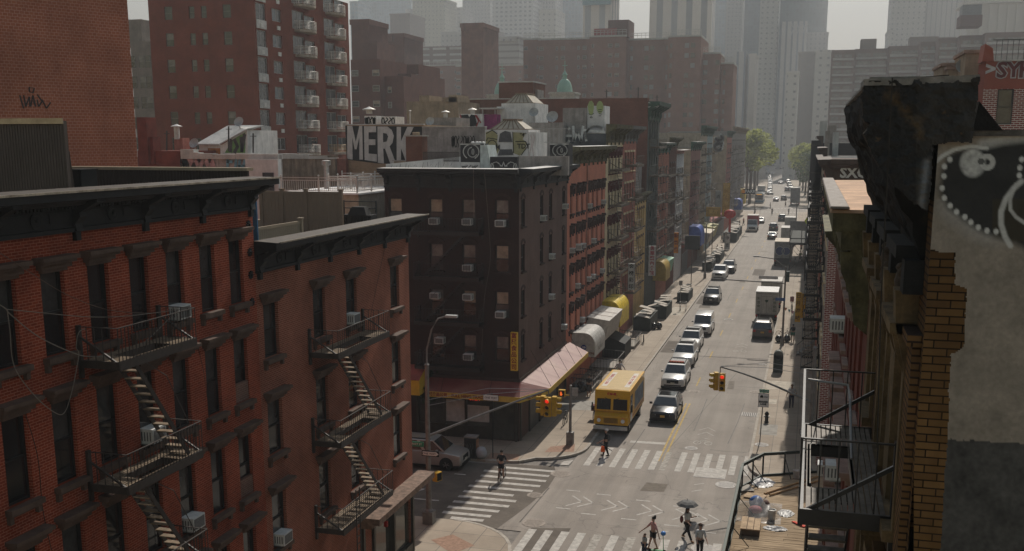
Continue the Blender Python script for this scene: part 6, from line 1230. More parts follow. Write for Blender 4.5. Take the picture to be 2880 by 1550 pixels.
def tower(label,x0,x1,yt_,Y,mat,D=30,cap=None,extra=(),nm='skyscraper',cat='skyscraper',base=0,jx=0):
 a,b=at_y(x0,yt_,Y),at_y(x1,yt_,Y);t=thing(nm,label,cat,((a.x+b.x)/2,Y,base));MB().box(a.x,b.x,Y,Y+D,base,a.z).build('shaft',mat,t)
 for (c,d,e,dep,m2,pn) in extra:q,r=at_y(c,e,Y-dep),at_y(d,e,Y-dep);MB().box(q.x,r.x,Y-dep,Y+D*.7,a.z-1 if e<yt_ else base,q.z).build(pn,m2,t)
 MB().box(a.x-.3,b.x+.3,Y-.3,Y+D,a.z+.001,a.z+1.2).build('parapet',cap or mat,t)
 return t
g_wg=gridwall('pale_grid_tower',(.44,.44,.43),(.12,.13,.14),4.2,3.6,1.1);g_bl=gridwall('blue_glass_tower',(.2,.26,.3),(.1,.16,.2),3,3.6,.5,.25);g_gr=gridwall('grey_stone_tower',(.34,.33,.31),(.10,.105,.11),3.4,3.6,1.3)
g_ye=gridwall('sand_brick_tower',(.42,.40,.33),(.13,.13,.12),3.2,3.4,1.3);g_br=gridwall('brown_stone_tower',(.17,.13,.11),(.07,.065,.06),3.2,3.4,1.4);g_dk=gridwall('dark_glass_tower',(.13,.17,.19),(.07,.10,.12),3,3.6,.35,.25)
g_st=gridwall('striped_stone_tower',(.50,.46,.41),(.13,.14,.15),7.5,400,2.3);g_stn=gridwall('thin_striped_tower',(.42,.41,.39),(.09,.11,.14),4.2,400,1.5);plain=M('plain_beige_tower',(.50,.46,.41),.9,var=.08,scale=.05)
g_bal=gridwall('balcony_banded_block',(.13,.085,.07),(.30,.30,.29),9,2.9,1.0);g_w2=gridwall('white_grid_tower',(.42,.41,.38),(.13,.13,.13),4,3.8,1.4)
def PYZ(x,y,Y):return at_y(x,y,Y)
tower('octagonal brown brick tower standing behind the rooftops',1297,1358,78,300,rust_brick,16,extra=((1296,1304,68,1,rust_brick,'corner_turret'),),nm='brick_tower',cat='tower')
tower('shorter brown brick tower with round corner turret',1079,1136,107,300,brown_brick,16,extra=((1077,1103,98,1,brown_brick,'corner_turret'),),nm='brick_tower',cat='tower')
tower('stepped brown tower nearest the red apartment tower',988,1036,70,240,brown_brick,12,extra=((1027,1060,119,3,brown_brick,'lower_wing'),),nm='brick_tower',cat='tower')
tower('banded grey apartment block left of the octagonal tower',1136,1295,140,520,g_bal,18,nm='banded_block',cat='apartment block');tower('white-banded apartment block right of the octagonal tower',1360,1460,112,500,gridwall('white_banded',(.34,.33,.32),(.12,.11,.1),300,3.0,1.1),18,extra=((1372,1452,106,1,g_gr,'roof_storey'),),nm='banded_block',cat='apartment block')
SKY=[('blue glass tower beside the red apartment tower',984,1006,8,900,g_bl),('broad hazy blue-grey tower at the upper left',1006,1154,-70,1150,g_bl),('dark brown tower in front of the broad hazy one',1097,1152,44,700,g_br),('slim stone tower between the hazy one and sand-coloured one',1140,1166,30,980,g_gr),
 ('sand-coloured brick tower with crowned top',1160,1250,3,820,g_ye),('stepped grey tower left of the first sky gap',1256,1300,26,900,g_gr),('tall grey tower between the two sky gaps',1300,1378,-70,1000,g_gr),('huge white-ribbed tower, upper center left',1385,1500,-70,900,g_wg),('right half of the white-ribbed tower pair',1500.5,1562,-20,930,gridwall('white_grid_fine',(.36,.36,.35),(.12,.13,.14),2.6,3.4,.8)),
 ('low white office tower in front of the blue one',1515,1563,32,760,g_w2),('slim blue glass tower left of the striped slab',1563,1640,-70,980,g_bl),('blue block glimpsed right of the striped slab',2005,2046,-70,1100,g_bl),('tall sand and grey gridded tower',2046,2092,-70,1020,g_gr),('narrow dark blue tower between gridded towers',2092,2142,-70,1120,g_dk),
 ('slender pale tower with a square window grid, tallest-looking',2142,2195,-70,860,g_w2),('broad dark glass tower left of the bright sky gap',2196,2392,-1150,1050,g_dk),('striped blue tower with diamond lattice crown',2196,2270,66,850,g_stn),('cream striped courthouse slab right of the brown housing',2064,2098,152,640,g_stn),('plain beige narrow slab beside the striped courthouse',2108,2126,157,640,plain),
 ('brown old office block in front of the diamond crown tower',2246,2294,152,620,gridwall('brown_grid_old',(.22,.19,.17),(.12,.12,.12),3,3.4,1.3)),('white gridded office block left of the curved apartments',2294,2341,148,600,g_w2),('small pale gridded block in the middle of the civic group',2213,2246,207,560,g_w2),('grey tower at the right of the sky gap',2512,2610,-70,800,g_gr),('ribbed grey tower right of the bright sky gap',2610.5,2718,-70,810,gridwall('grey_ribbed',(.30,.29,.28),(.1,.105,.11),3.2,60,1.4)),('low stone shoulder block at the foot of the sky gap',2498,2516,90,790,g_gr),('dark low tower in front of the dark glass tower',2262,2330,96,900,g_gr),('hazy mid-rise block far behind the sand-coloured tower',1240,1300,95,760,g_gr),('hazy pale block under the white-ribbed tower',1300,1390,90,840,g_br)]
for lb,x0,x1,yt_,Y,m_ in SKY:tower(lb,x0,x1,yt_,Y,m_,30)
t=tower('enormous pale beige slab with dark vertical stripes at both ends',1640,1718,-22,560,g_st,26,extra=((1718.3,1828,-23,2,plain,'plain_core'),(1828.3,2004,-22,0,g_st,'striped_wing')))
q,r=at_y(1638,14,557),at_y(1717,14,557);MB().box(q.x,r.x,557,559.8,q.z,at_y(1638,-22,557).z).build('blue_sign_band',M('blue_green_band',(.10,.22,.26),.5),t)
q0,q1=at_y(2226,66,840),at_y(2270,96,840);t=thing('lattice_crown','diamond lattice crown on the striped blue tower','tower crown',(q0 .x,840,q1 .z));mb=MB();n=3;W=(q1 .x-q0 .x)/n
for k in range(n):x=q0 .x+W*k;mb.bar((x,840,q1 .z),(x+W,840,q0 .z),.8);mb.bar((x+W,840,q1 .z),(x,840,q0 .z),.8)
mb.build('lattice',M('pale_lattice',(.4,.4,.4),.6),t)
civ=M('civic_stone',(.36,.34,.31),.9,var=.1,scale=.1,dirt=.2);dkbrown=M('civic_brown',(.15,.12,.105),.9,var=.1,scale=.1)
tower('dark brown civic block left of the street end',2090,2141,268,1120,dkbrown,20,nm='civic_building',cat='civic building');tower('second brown civic block with pale panel at the street end',2141.5,2192,275,1090,dkbrown,20,extra=((2141.5,2178,310,1,M('civic_mauve',(.24,.2,.19),.9),'pale_panel'),),nm='civic_building',cat='civic building');tower('grey-blue low block beside the brown housing slab',2064,2090,283,1120,M('grey_blue_block',(.22,.23,.24),.9),20,nm='civic_building',cat='civic building')
tower('wide pale stone courthouse closing the street view',2192,2336,285,1150,civ,20,extra=((2248,2262,296,1,M('courthouse_glass',(.13,.14,.15),.4),'window_band'),(2215,2262,302,6,civ,'projecting_bay'),(2294,2324,297,1.5,M('dark_louvre',(.16,.17,.18),.7),'louvre_panel')),nm='civic_building',cat='civic building')
t=thing('curved_apartments','long curved brown apartment block with white balcony bands, right skyline','apartment block',(80,430,0));segs=[(2340,2405,141,430),(2405.4,2500,138,434),(2500.4,2590,130,425),(2590.4,2640,118,415),(2640.4,2700,108,405),(2700.4,2772,100,398),(2772.4,2890,92,392)]
for x0,x1,yt_,Y in segs:
 a,b=at_y(x0,yt_,Y),at_y(x1,yt_,Y);MB().box(a.x,b.x,Y,Y+16,0,a.z).build('wing',M('curved_brown',(.135,.085,.07),.9,var=.15,scale=.2),t);mb=MB();gbm=MB();z=a.z-3
 while z>10:
  mb.box(a.x+.5,b.x-.3,Y-1.0,Y,z-.9,z-.1);gbm.box(a.x+1,(a.x+b.x)/2-.5,Y-.1,Y-.01,z+.1,z+1.3);gbm.box((a.x+b.x)/2+.5,b.x-1,Y-.1,Y-.01,z+.1,z+1.3);z-=2.9
 mb.build('balcony_band',M('white_balcony_band',(.36,.345,.33),.8,var=.1),t);gbm.build('window_band',glass_pale,t)
for x0,x1,y0 in ((2422,2466,110),(2560,2640,104),(2640,2690,105)):a,b=at_y(x0,y0,436),at_y(x1,y0,436);MB().box(a.x,b.x,436,444,40,a.z).build('penthouse',M('taupe_penthouse',(.2,.17,.15),.9),t)
t,a,b=rbox('water_tank_house','brown box water tank on a louvred neck, right skyline','water tank',2702,2764,43,390,10,M('brown_tank',(.10,.05,.045),.8),at_y(2702,74,390).z);q,r=at_y(2704,74,391),at_y(2758,74,391);MB().box(q.x,r.x,391,399,at_y(1,100,391).z,q.z-.01).build('louvred_neck',M('dark_louvre',(.16,.17,.18)),t)
t=thing('municipal_tower','pale stone classical tower with rounded top at the upper right corner','tower',(at_y(2800,0,640).x,640,0));q,r=at_y(2724,12,640),at_y(2895,12,640);mb=MB();mb.box(q.x,r.x,640,670,0,q.z);mb.build('shaft',gridwall('classical_stone',(.40,.37,.32),(.14,.14,.14),7,4.2,2.6),t)
mb=MB();[mb.box(q.x-(3-k),r.x+(3-k),637+k,672,q.z+k*1.6,q.z+1.4+k*1.6) for k in range(4)];mb.build('cornice',M('pale_stone',(.46,.43,.38)),t);mb=MB();[mb.box(q.x+2+k*4.4,q.x+3.4+k*4.4,638.4,639.9,q.z-30,q.z-.5) for k in range(8)];mb.build('columns',M('pale_stone',(.46,.43,.38)),t)
# ================================================================ right side: the near building with the mural
XR=1.2;YR=11.3
fb_=thing('mural_building','dark weathered building with spray mural side wall and yellow brick corner, right foreground','building',(XR,YR,0))
hl=[(12.3,13.3),(14.9,15.9),(17.5,18.5)];hs=[(a,b,z,z+2.1) for a,b in hl for z in (15.2,11.9,8.6)]
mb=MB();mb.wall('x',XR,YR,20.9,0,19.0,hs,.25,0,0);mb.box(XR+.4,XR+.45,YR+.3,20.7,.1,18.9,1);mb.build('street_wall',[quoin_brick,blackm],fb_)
for a,b,z,z2 in hs:
 c=(a+b)/2;put(wmesh(1.0,2.1,sash_dark,glass_dark,glass_dark),'window',fb_,(.19,c-YR,z),-math.pi/2)
 mb=MB();sd_=M('soot_stained_stone',(.15,.10,.05),.8,var=.5,scale=3,bump=.4,dirt=.5);mb.box(XR-.28,XR,a-.3,b+.3,z2+.22,z2+.34);mb.box(XR-.16,XR,a-.22,b+.22,z2,z2+.22);mb.box(XR-.1,XR,a-.2,a,z,z2);mb.box(XR-.1,XR,b,b+.2,z,z2)
 for q in (a-.12,b+.12):mb.prism([(XR,q-.08,z2+.2),(XR-.24,q-.08,z2+.2),(XR-.2,q-.08,z2+.02),(XR-.08,q-.08,z2-.3),(XR,q-.08,z2-.35)],(0,.16,0))
 mb.box(XR-.2,XR,a-.15,b+.15,z-.14,z);mb.build('window_surround',sd_,fb_)
def seg_d(px,py,pts):
 best=1e9
 for (ax,ay),(bx,by) in zip(pts,pts[1:]):
  dx,dy=bx-ax,by-ay;t=max(0,min(1,((px-ax)*dx+(py-ay)*dy)/(dx*dx+dy*dy+1e-9)));d=(px-ax-t*dx)**2+(py-ay-t*dy)**2
  if d<best:best=d
 return math.sqrt(best)
def inside(px,py,poly):
 c=False;n=len(poly);j=n-1
 for i in range(n):
  if (poly[i][1]>py)!=(poly[j][1]>py) and px<(poly[j][0]-poly[i][0])*(py-poly[i][1])/(poly[j][1]-poly[i][1])+poly[i][0]:c=not c
  j=i
 return c
zm=lambda L:[(2200+x/1.979,130+y/1.979) for x,y in L]
DOTS=zm([(933,630),(903,670),(900,723),(890,790),(903,845),(935,888),(970,922),(1017,950),(1050,980),(1092,1008),(1140,1027),(1190,1032),(1333,630),(1323,677),(1320,720)])
S1,S2,S3,S4=zm([(860,640),(890,612),(960,575),(1050,557),(1140,568)]),zm([(1332,752),(1290,790),(1245,850),(1218,920),(1218,990),(1240,1060),(1270,1110)]),zm([(1300,770),(1268,850),(1270,910),(1300,950),(1350,985)]),zm([(1120,545),(1230,520),(1420,500)])
BLK=zm([(930,600),(1000,570),(1120,560),(1420,500),(1420,1160),(1300,1100),(1190,1065),(1100,1030),(1000,965),(920,900),(880,820),(880,700)])
BL1,BC,CC=zm([(1050,640),(1075,690)]),zm([(1140,645)])[0],zm([(1060,650)])[0]
BRK=[(2560,1560),(2560,700),(2623,700),(2640,708),(2686,712),(2687,800),(2720,812),(2716,880),(2712,975),(2690,990),(2674,996),(2668,1100),(2666,1235),(2657,1330),(2645,1560)]
def mural_col(x,y):
 n1=noise.fractal(V((x*.012,y*.012,0)),1,2,4);n2=noise.fractal(V((x*.06,y*.06,5)),1,2,3)
 c=V((.22,.185,.15))*(1+.25*n1+.12*n2)
 e=5*n2
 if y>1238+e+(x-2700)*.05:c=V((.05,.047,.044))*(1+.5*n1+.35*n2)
 else:
  k=0.
  d=min(seg_d(x,y,BLK+[BLK[0]]),60);k=.5+.5*min(1,d/11) if inside(x,y,BLK) else .5-.5*min(1,d/11)
  cl=max(0,1-seg_d(x,y,DOTS[5:12])/55)*(1 if y>560 else 0)*.7;c=c.lerp(V((.34,.33,.32)),cl*.9)
  c=c.lerp(V((.012,.012,.012))*(1+.6*n1),k*.98)
  if x>2790 and 560<y<680:c=c.lerp(V((.05,.035,.008)),.35*k)
  w=0.
  for p in DOTS:w=max(w,1-max(0,math.hypot(x-p[0],(y-p[1])*.9)-5.5)/3.5)
  w=max(w,.9*(1-max(0,seg_d(x,y,S1)-3.5)/4),.85*(1-max(0,seg_d(x,y,S2)-4.5)/6),.75*(1-max(0,seg_d(x,y,S3)-3)/4),.5*(1-max(0,seg_d(x,y,S4)-6)/16))
  db_=math.hypot((x-CC[0])/1.0,(y-CC[1])/1.12);w=max(w,.95*(1-max(0,db_-31)/9)*(.8+.3*n2));dr_=math.hypot(x-BC[0],y-BC[1]);w=max(w,.85*(1-max(0,abs(dr_-16)-6)/3))
  if math.hypot(x-(CC[0]+24),y-(CC[1]-4))<9:w=min(w,.15)
  c=c.lerp(V((.50,.49,.47)),max(0,min(1,w)))
 return c
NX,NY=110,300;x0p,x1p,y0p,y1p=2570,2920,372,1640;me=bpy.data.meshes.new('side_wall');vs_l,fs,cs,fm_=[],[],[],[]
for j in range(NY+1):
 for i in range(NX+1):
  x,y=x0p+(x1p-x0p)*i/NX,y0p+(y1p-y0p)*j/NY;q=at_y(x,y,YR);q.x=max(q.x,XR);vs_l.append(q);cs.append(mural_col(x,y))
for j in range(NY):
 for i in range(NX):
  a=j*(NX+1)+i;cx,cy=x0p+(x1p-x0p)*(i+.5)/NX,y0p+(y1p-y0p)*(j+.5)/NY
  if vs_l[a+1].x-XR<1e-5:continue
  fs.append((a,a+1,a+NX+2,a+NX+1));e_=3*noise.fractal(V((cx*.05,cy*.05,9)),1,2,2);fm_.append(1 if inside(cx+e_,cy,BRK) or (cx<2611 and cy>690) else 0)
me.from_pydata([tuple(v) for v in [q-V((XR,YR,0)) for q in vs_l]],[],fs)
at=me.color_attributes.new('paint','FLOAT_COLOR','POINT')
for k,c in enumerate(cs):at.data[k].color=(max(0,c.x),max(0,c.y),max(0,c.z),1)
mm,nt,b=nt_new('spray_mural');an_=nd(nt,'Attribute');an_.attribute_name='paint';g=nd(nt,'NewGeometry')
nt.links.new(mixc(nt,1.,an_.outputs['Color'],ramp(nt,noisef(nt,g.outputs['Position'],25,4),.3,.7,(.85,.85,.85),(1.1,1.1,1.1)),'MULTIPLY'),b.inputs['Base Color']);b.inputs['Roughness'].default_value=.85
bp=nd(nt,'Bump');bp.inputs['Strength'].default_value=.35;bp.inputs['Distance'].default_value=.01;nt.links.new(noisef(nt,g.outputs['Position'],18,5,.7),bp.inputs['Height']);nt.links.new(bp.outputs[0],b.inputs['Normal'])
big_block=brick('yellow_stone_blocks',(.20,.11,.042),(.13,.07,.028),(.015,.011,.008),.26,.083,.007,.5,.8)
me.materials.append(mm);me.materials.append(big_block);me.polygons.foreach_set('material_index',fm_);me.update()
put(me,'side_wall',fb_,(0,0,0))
q=at_y(2735,371,YR);MB().box(XR+.05,6,YR+.02,20.9,18.7,q.z-.08).build('roof',roof_tar,fb_);MB().box(q.x,6,YR-.03,YR+.3,q.z-.04,q.z+.02).build('coping',M('tarred_coping',(.10,.09,.08),.9,var=.4,scale=6,bump=.5),fb_)
MB().box(1.2,6,YR+.1,YR+.2,.1,5).build('foundation',blackm,fb_)
def tar_mat():
 m,nt,b=nt_new('charred_cornice_metal');g=nd(nt,'NewGeometry');p=g.outputs['Position']
 s=ramp(nt,noisef(nt,p,1.6,6,.75),.52,.68,(0,0,0),(.85,.85,.85));sx=nd(nt,'SeparateXYZ');nt.links.new(p,sx.inputs[0]);zr_=ramp(nt,sx.outputs[2],0,1)
 o=mixc(nt,s,ramp(nt,noisef(nt,p,8,5,.7),.35,.7,(.004,.004,.004),(.016,.015,.014)),(.04,.024,.01));nt.links.new(o,b.inputs['Base Color']);b.inputs['Roughness'].default_value=.8;b.inputs['Specular IOR Level'].default_value=.12
 bp=nd(nt,'Bump');bp.inputs['Strength'].default_value=.8;bp.inputs['Distance'].default_value=.03;nt.links.new(noisef(nt,p,5,6,.7),bp.inputs['Height']);nt.links.new(bp.outputs[0],b.inputs['Normal']);return m
tarm=tar_mat();zc=lambda L:[at_y(2380+x/3.15,180+y/3.15,YR-.05) for x,y in L]
prof=zc([(155,150),(300,146),(480,148),(700,130),(950,122),(1180,112),(1165,300),(1140,480),(1130,600),(1112,700),(960,690),(800,705),(765,720),(762,900),(745,1160),(720,1300),(600,1240),(520,1160),(430,1080),(390,980),(300,930),(240,820),(205,730),(150,620),(210,545),(140,480),(150,400),(125,300),(150,240)])
cxo=sum((p.x for p in prof))/len(prof);czo=sum((p.z for p in prof))/len(prof)
prof_s=[V((cxo+(p.x-cxo)*.965,p.y+.07,czo+(p.z-czo)*.975)) for p in prof]
mb=MB();mb.prism(prof_s,(0,.5,0));o=mb.build('cornice_end_block',tarm,fb_)
OUT=[(2380+x/3.15,180+y/3.15) for x,y in [(155,150),(300,146),(480,148),(700,130),(950,122),(1180,112),(1165,300),(1140,480),(1130,600),(1112,700),(960,690),(800,705),(765,720),(762,900),(745,1160),(720,1300),(600,1240),(520,1160),(430,1080),(390,980),(300,930),(240,820),(205,730),(150,620),(210,545),(140,480),(150,400),(125,300),(150,240)]]
def char_col(x,y):
 n1=noise.fractal(V((x*.02,y*.02,3)),1,2,5);n2=noise.fractal(V((x*.12,y*.12,7)),1,2,3);c=V((.010,.0095,.009))*(1+.8*n2)
 if x>2575:c=c.lerp(V((.028,.025,.022))*(1+.5*n1),.8)
 d=seg_d(x,y,[(2500,262),(2545,310),(2580,355),(2590,372)]);w=max(0,1-d/(20+26*n1));c=c.lerp(V((.085,.05,.018)),max(0,min(.85,w*(.7+.7*n2))))
 d=seg_d(x,y,[(2607,455),(2598,520),(2590,590)]);w=max(0,1-d/20);return c.lerp(V((.16,.165,.175))*(1+.4*n1),min(.8,w*w*1.2))
g_x,g_y=120,140;gx0,gx1,gy0,gy1=2412,2760,210,606;vv,ff,cc=[],[],[]
for j in range(g_y+1):
 for i in range(g_x+1):
  x,y=gx0+(gx1-gx0)*i/g_x,gy0+(gy1-gy0)*j/g_y;n_=noise.fractal(V((x*.03,y*.03,11)),1,2,5);vv.append(at_y(x,y,YR-.07-.05*n_));cc.append(char_col(x,y))
for j in range(g_y):
 for i in range(g_x):
  x,y=gx0+(gx1-gx0)*(i+.5)/g_x,gy0+(gy1-gy0)*(j+.5)/g_y;e1,e2=5*noise.noise(V((x*.08,y*.08,1))),5*noise.noise(V((x*.08,y*.08,4)))
  if inside(x+e1,y+e2,OUT):q_=j*(g_x+1)+i;ff.append((q_,q_+1,q_+g_x+2,q_+g_x+1))
me=bpy.data.meshes.new('charred_face');me.from_pydata([tuple(p-V((XR,YR,0))) for p in vv],[],ff);at=me.color_attributes.new('paint','FLOAT_COLOR','POINT')
for k,c in enumerate(cc):at.data[k].color=(max(0,c.x),max(0,c.y),max(0,c.z),1)
me.materials.append(mm);put(me,'charred_face',fb_,(0,0,0))
prof2=[(.62,20.22),(1.3,20.22),(1.3,18.35),(1.16,18.35),(1.08,18.6),(1.0,18.8),(.9,19.05),(.84,19.3),(.76,19.5),(.68,19.6),(.6,19.8),(.58,20.0)]
pr_=[]
for (xa_,za_),(xb2,zb2) in zip(prof2,prof2[1:]+prof2[:1]):pr_+=[(xa_+(xb2-xa_)*k/3,za_+(zb2-za_)*k/3) for k in range(3)]
mb=MB();NS,n_=64,len(pr_)
for j in range(NS+1):
 y=YR+.45+9.1*j/NS
 for (x,z) in pr_:d_=noise.fractal(V((x*3,y*2.2,z*3)),1,2,4);out_=-1 if x<1.1 else 0;mb.v.append((x+out_*.07*d_+(.05*noise.noise(V((y*5,z*6,2))) if x<1.1 else 0),y,z+.05*noise.noise(V((y*3.1,x*5,8)))))
for j in range(NS):
 for i in range(n_):mb.f.append((j*n_+i,j*n_+(i+1)%n_,(j+1)*n_+(i+1)%n_,(j+1)*n_+i));mb.m.append(0)
mb.f+=[tuple(range(n_)),tuple(range(NS*n_,NS*n_+n_))[::-1]];mb.m+=[0,0];mb.build('cornice',tarm,fb_)
cb=MB();top=zc([(155,150),(300,146),(480,148),(700,130),(950,122),(1180,112)])
for p,q in zip(top,top[1:]):cb.hexa([p+V((0,-.02,-.045)),q+V((0,-.02,-.05)),q+V((0,.7,-.05)),p+V((0,.7,-.045)),p+V((0,-.03,.015)),q+V((0,-.03,.02)),q+V((0,.7,.02)),p+V((0,.7,.015))])
cb.box(.56,1.3,YR+.75,YR+9.6,20.225,20.26);cb.build('grey_flashing',M('wrinkled_flashing',(.24,.225,.21),.6,var=.35,scale=7,bump=.8),fb_)
cb=MB();q=zc([(1180,330),(1390,590),(1120,590)]);cb.prism([q[0],q[1],q[2]],(0,.4,0));cb.build('torn_roofing',tarm,fb_)
mb=MB();[mb.box(.92,XR,a,a+1.5,18.36,18.5) for a in (11.9,13.9,15.9,17.9)];[mb.box(1.0,XR,a+.1,a+.45,18.0,18.36) for a in (11.6,13.5,15.5,17.5,19.4)];mb.build('ledge',M('grey_black_ledge',(.018,.018,.018),.8,var=.4,scale=5,bump=.3),fb_)
for k in range(5):
 y=12.0+k*1.9;mb=MB();mb.prism([(XR,y,18.0),(XR-.25,y,18.0),(XR-.22,y,17.6),(XR-.12,y,17.2),(XR,y,16.4)],(0,.35,0));mb.build('scroll_bracket',M('soot_stained_stone',(.15,.10,.05)),fb_)
for k,(y_,z_) in enumerate([(a_,b_) for a_ in (11.45,13.55,16.15,18.75) for b_ in (17.5,14.2,10.9)]):
 mb=MB();mb.box(XR-.09,XR,y_,y_+.55,z_-2.6,z_);mb.box(XR-.15,XR,y_-.06,y_+.61,z_,z_+.12);mb.box(XR-.13,XR,y_-.03,y_+.58,z_-2.75,z_-2.6);mb.build('pilaster',[quoin_brick,M('soot_stained_stone',(.15,.10,.05))][k%2],fb_)
for k,(y_,z_,s_) in enumerate([(12.8,18.0,.17),(15.4,18.0,.17),(18,18.0,.17),(12.8,17.75,.12),(15.4,17.75,.12),(14.2,14.6,.14),(16.8,14.6,.14),(14.2,11.3,.14),(16.8,11.3,.14)]):
 mb=MB();mb.ell((XR-.08,y_,z_),(.13,s_,s_*1.15),9,6);[mb.ell((XR-.12,y_+s_*math.cos(a_),z_+s_*math.sin(a_)),(.08,.06,.06),6,4) for a_ in (0,1.2,2.4,3.7,5)];mb.build('carved_boss',M('carved_dark_stone',(.07,.05,.035),.7,var=.5,scale=5,bump=.5),fb_,smooth=True)
ff=fire_escape('black iron fire escape in the right foreground, balcony with slatted floor',XR,-1,12.6,16.6,[15.2,11.8,8.4],1.13,iron_black,10,1,rail=.9,mat2=M('sunlit_iron_slats',(.10,.085,.07),.5,.2,var=.5,scale=6),slats=13)  # slats paler than the frame, sunlight on top painted into their colour
hr=MB();hr.tube([(.12,16.1,16.05),(.7,16.1,16.0),(.72,15.6,15.9),(.74,14.6,15.3)],.02,6);hr.build('handrail',steel,ff)
tag(MB().tube([(.72,11.15,20.2),(.75,11.1,18),(.8,11.0,16.5)],.007,5).build('cable',cabd),'thin black cable hanging in front of the charred cornice','cable')
ac_unit('white air conditioner edge by the foreground yellow brick corner',(XR-.0,12.8,11.95),-math.pi/2,1.)
oxb=M('oxblood_masonry',(.16,.045,.032),.8,var=.3,scale=1.2,dirt=.5)
n2=tenement('oxblood_tenement','dark red tenement with tan-topped olive cornice and pale sills beyond the foreground balcony',XR,-1,20.95,36.8,17.6,oxb,fl5(3.6,4,3.4,2.0),cols(20.95,36.8,7),1.0,lint='hood',sill='thin_sill',trim=M('pinkish_stone',(.30,.2,.16),.8,dirt=.3),depth=10)
mb=MB();mb.box(.45,XR,20.9,36.9,17.9,18.25);mb.box(.62,XR,20.95,36.85,17.55,17.9);mb.box(.8,XR,21,36.8,17.0,17.55);mb.box(.95,XR,21,36.8,16.6,17.0);mb.build('cornice',olive_paint,n2)
for k in range(8):
 y=21.05+k*2.1;mb=MB();mb.prism([(XR,y,17.5),(.62,y,17.5),(.66,y,17.1),(.85,y,16.7),(.95,y,16.1),(XR,y,15.9)],(0,.28,0));mb.build('bracket',olive_paint,n2)
mb=MB();mb.hexa([(.40,20.85,18.251),(XR+2,20.85,18.251),(XR+2,36.9,18.251),(.40,36.9,18.251),(.43,20.9,18.31),(XR+2,20.9,18.33),(XR+2,36.9,18.33),(.43,36.9,18.30)]);mb.build('cornice_top',M('bare_tan_decking',(.46,.28,.17),.8,var=.3,scale=1.5),n2)
mb=MB();mb.hexa([(.38,20.8,18.34),(.75,20.8,18.34),(.75,36.9,18.34),(.38,36.9,18.34),(.40,20.8,18.38),(.72,20.8,18.38),(.72,36.9,18.38),(.40,36.9,18.38)]);mb.build('membrane_strip',M('grey_membrane',(.30,.26,.23),.8,var=.3,scale=5,bump=.5),n2)
n3=tenement('oxblood_tenement','shorter red-brown tenement at the near right corner above the timber deck',XR,-1,36.9,45.0,16.0,oxb,fl5(3.8,3,3.6,2.0),cols(36.9,45,3),1.0,lint='flat',sill='thin_sill',trim=M('pinkish_stone',(.30,.2,.16)),depth=10,corn=16.6,corn_h=1,corn_p=.6,cornm=olive_paint,nb=4)
for (y,z,lb) in ((29.0,10.5,'white air conditioner low on the dark red right-hand facade'),(33,13.9,'white air conditioner high on the dark red right-hand facade'),(38.9,7.5,'white air conditioner above the timber deck corner')):ac_unit(lb,(XR+.02,y,z),-math.pi/2,1)
wjb=white_joint_brick
r1=tenement('corner_tenement','white-jointed red brick corner house across the right side street',XR,-1,64.2,76.0,18.0,M('pale_pilaster_front',(.36,.32,.28),.8,dirt=.5),fl5(4.6,4,3.3,1.9),cols(64.2,76,5),1.0,lint='flat',sill='thin_sill',trim=cream_paint,sidem=wjb,corn=18.5,corn_h=1.3,corn_p=.8,cornm=M('dark_brown_cornice',(.07,.045,.035),.7,dirt=.4),nb=5,depth=9)
cornice(r1,64.2,-1,1.2,10.2,18.55,1.35,.75,M('dark_brown_cornice',(.07,.045,.035)),0,det=False,ax='y');t_on('SXOO',.8,2.75,64.0,17.75,r1,mat=white_graf,bold=.03)
t=thing('graffiti_building','red building with bubble lettering above its white-jointed brick, upper right','building',(at_y(2765,300,64.4).x,64.4,0));X0=at_y(2762,300,64.4).x
za,zb=at_y(2800,173,64.4).z,at_y(2800,250,64.4).z
wn=[(at_y(2803,300,64.4).x,at_y(2849,300,64.4).x,at_y(2820,350,64.4).z,at_y(2820,251,64.4).z)]
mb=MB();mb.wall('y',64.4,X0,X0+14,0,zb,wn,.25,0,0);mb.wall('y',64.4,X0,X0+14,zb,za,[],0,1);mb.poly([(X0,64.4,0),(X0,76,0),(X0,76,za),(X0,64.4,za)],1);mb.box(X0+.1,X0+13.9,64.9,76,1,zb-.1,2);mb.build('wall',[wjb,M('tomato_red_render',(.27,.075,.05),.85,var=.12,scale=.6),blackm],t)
w0=wn[0];near_window(t,w0[1]-w0[0],w0[3]-w0[2],((w0[0]+w0[1])/2-t.location.x,.15,w0[2]),0,M('dark_green_sash',(.035,.035,.03),.5),glass_mid,glass_mid)
mb=MB();q0=at_y(2768,140,64.4);mb.hexa([(X0-.2,64.3,za),(X0+.4,64.3,za),(X0+.4,66,za),(X0-.2,66,za),(X0-.1,64.3,za+.95),(X0+.3,64.3,za+.7),(X0+.3,66,za+.7),(X0-.1,66,za+.95)]);mb.build('parapet_peak',M('tomato_red_render',(.27,.075,.05)),t)
MB().box(X0+.4,X0+14,64.3,64.7,za+.001,za+.07).build('coping',silver_roof,t)
gx=(at_y(2778,200,64.3).x);mb=MB()
for (dx,s,lt) in ((.72,1.15,'S'),(1.32,1.1,'Y'),(1.95,1.2,'K')):
 t_on(lt,s,gx+dx,64.36,at_y(2800,199,64.3).z,t,mat=M('pale_bubble_fill',(.42,.40,.40),.8),bold=.09);t_on(lt,s,gx+dx,64.33,at_y(2800,199,64.3).z,t,mat=M('plum_outline',(.12,.035,.035),.8),bold=.03)
t_on('>',.9,gx+.15,64.36,at_y(2800,196,64.3).z,t,mat=M('pale_bubble_fill',(.42,.40,.40)),bold=.04)
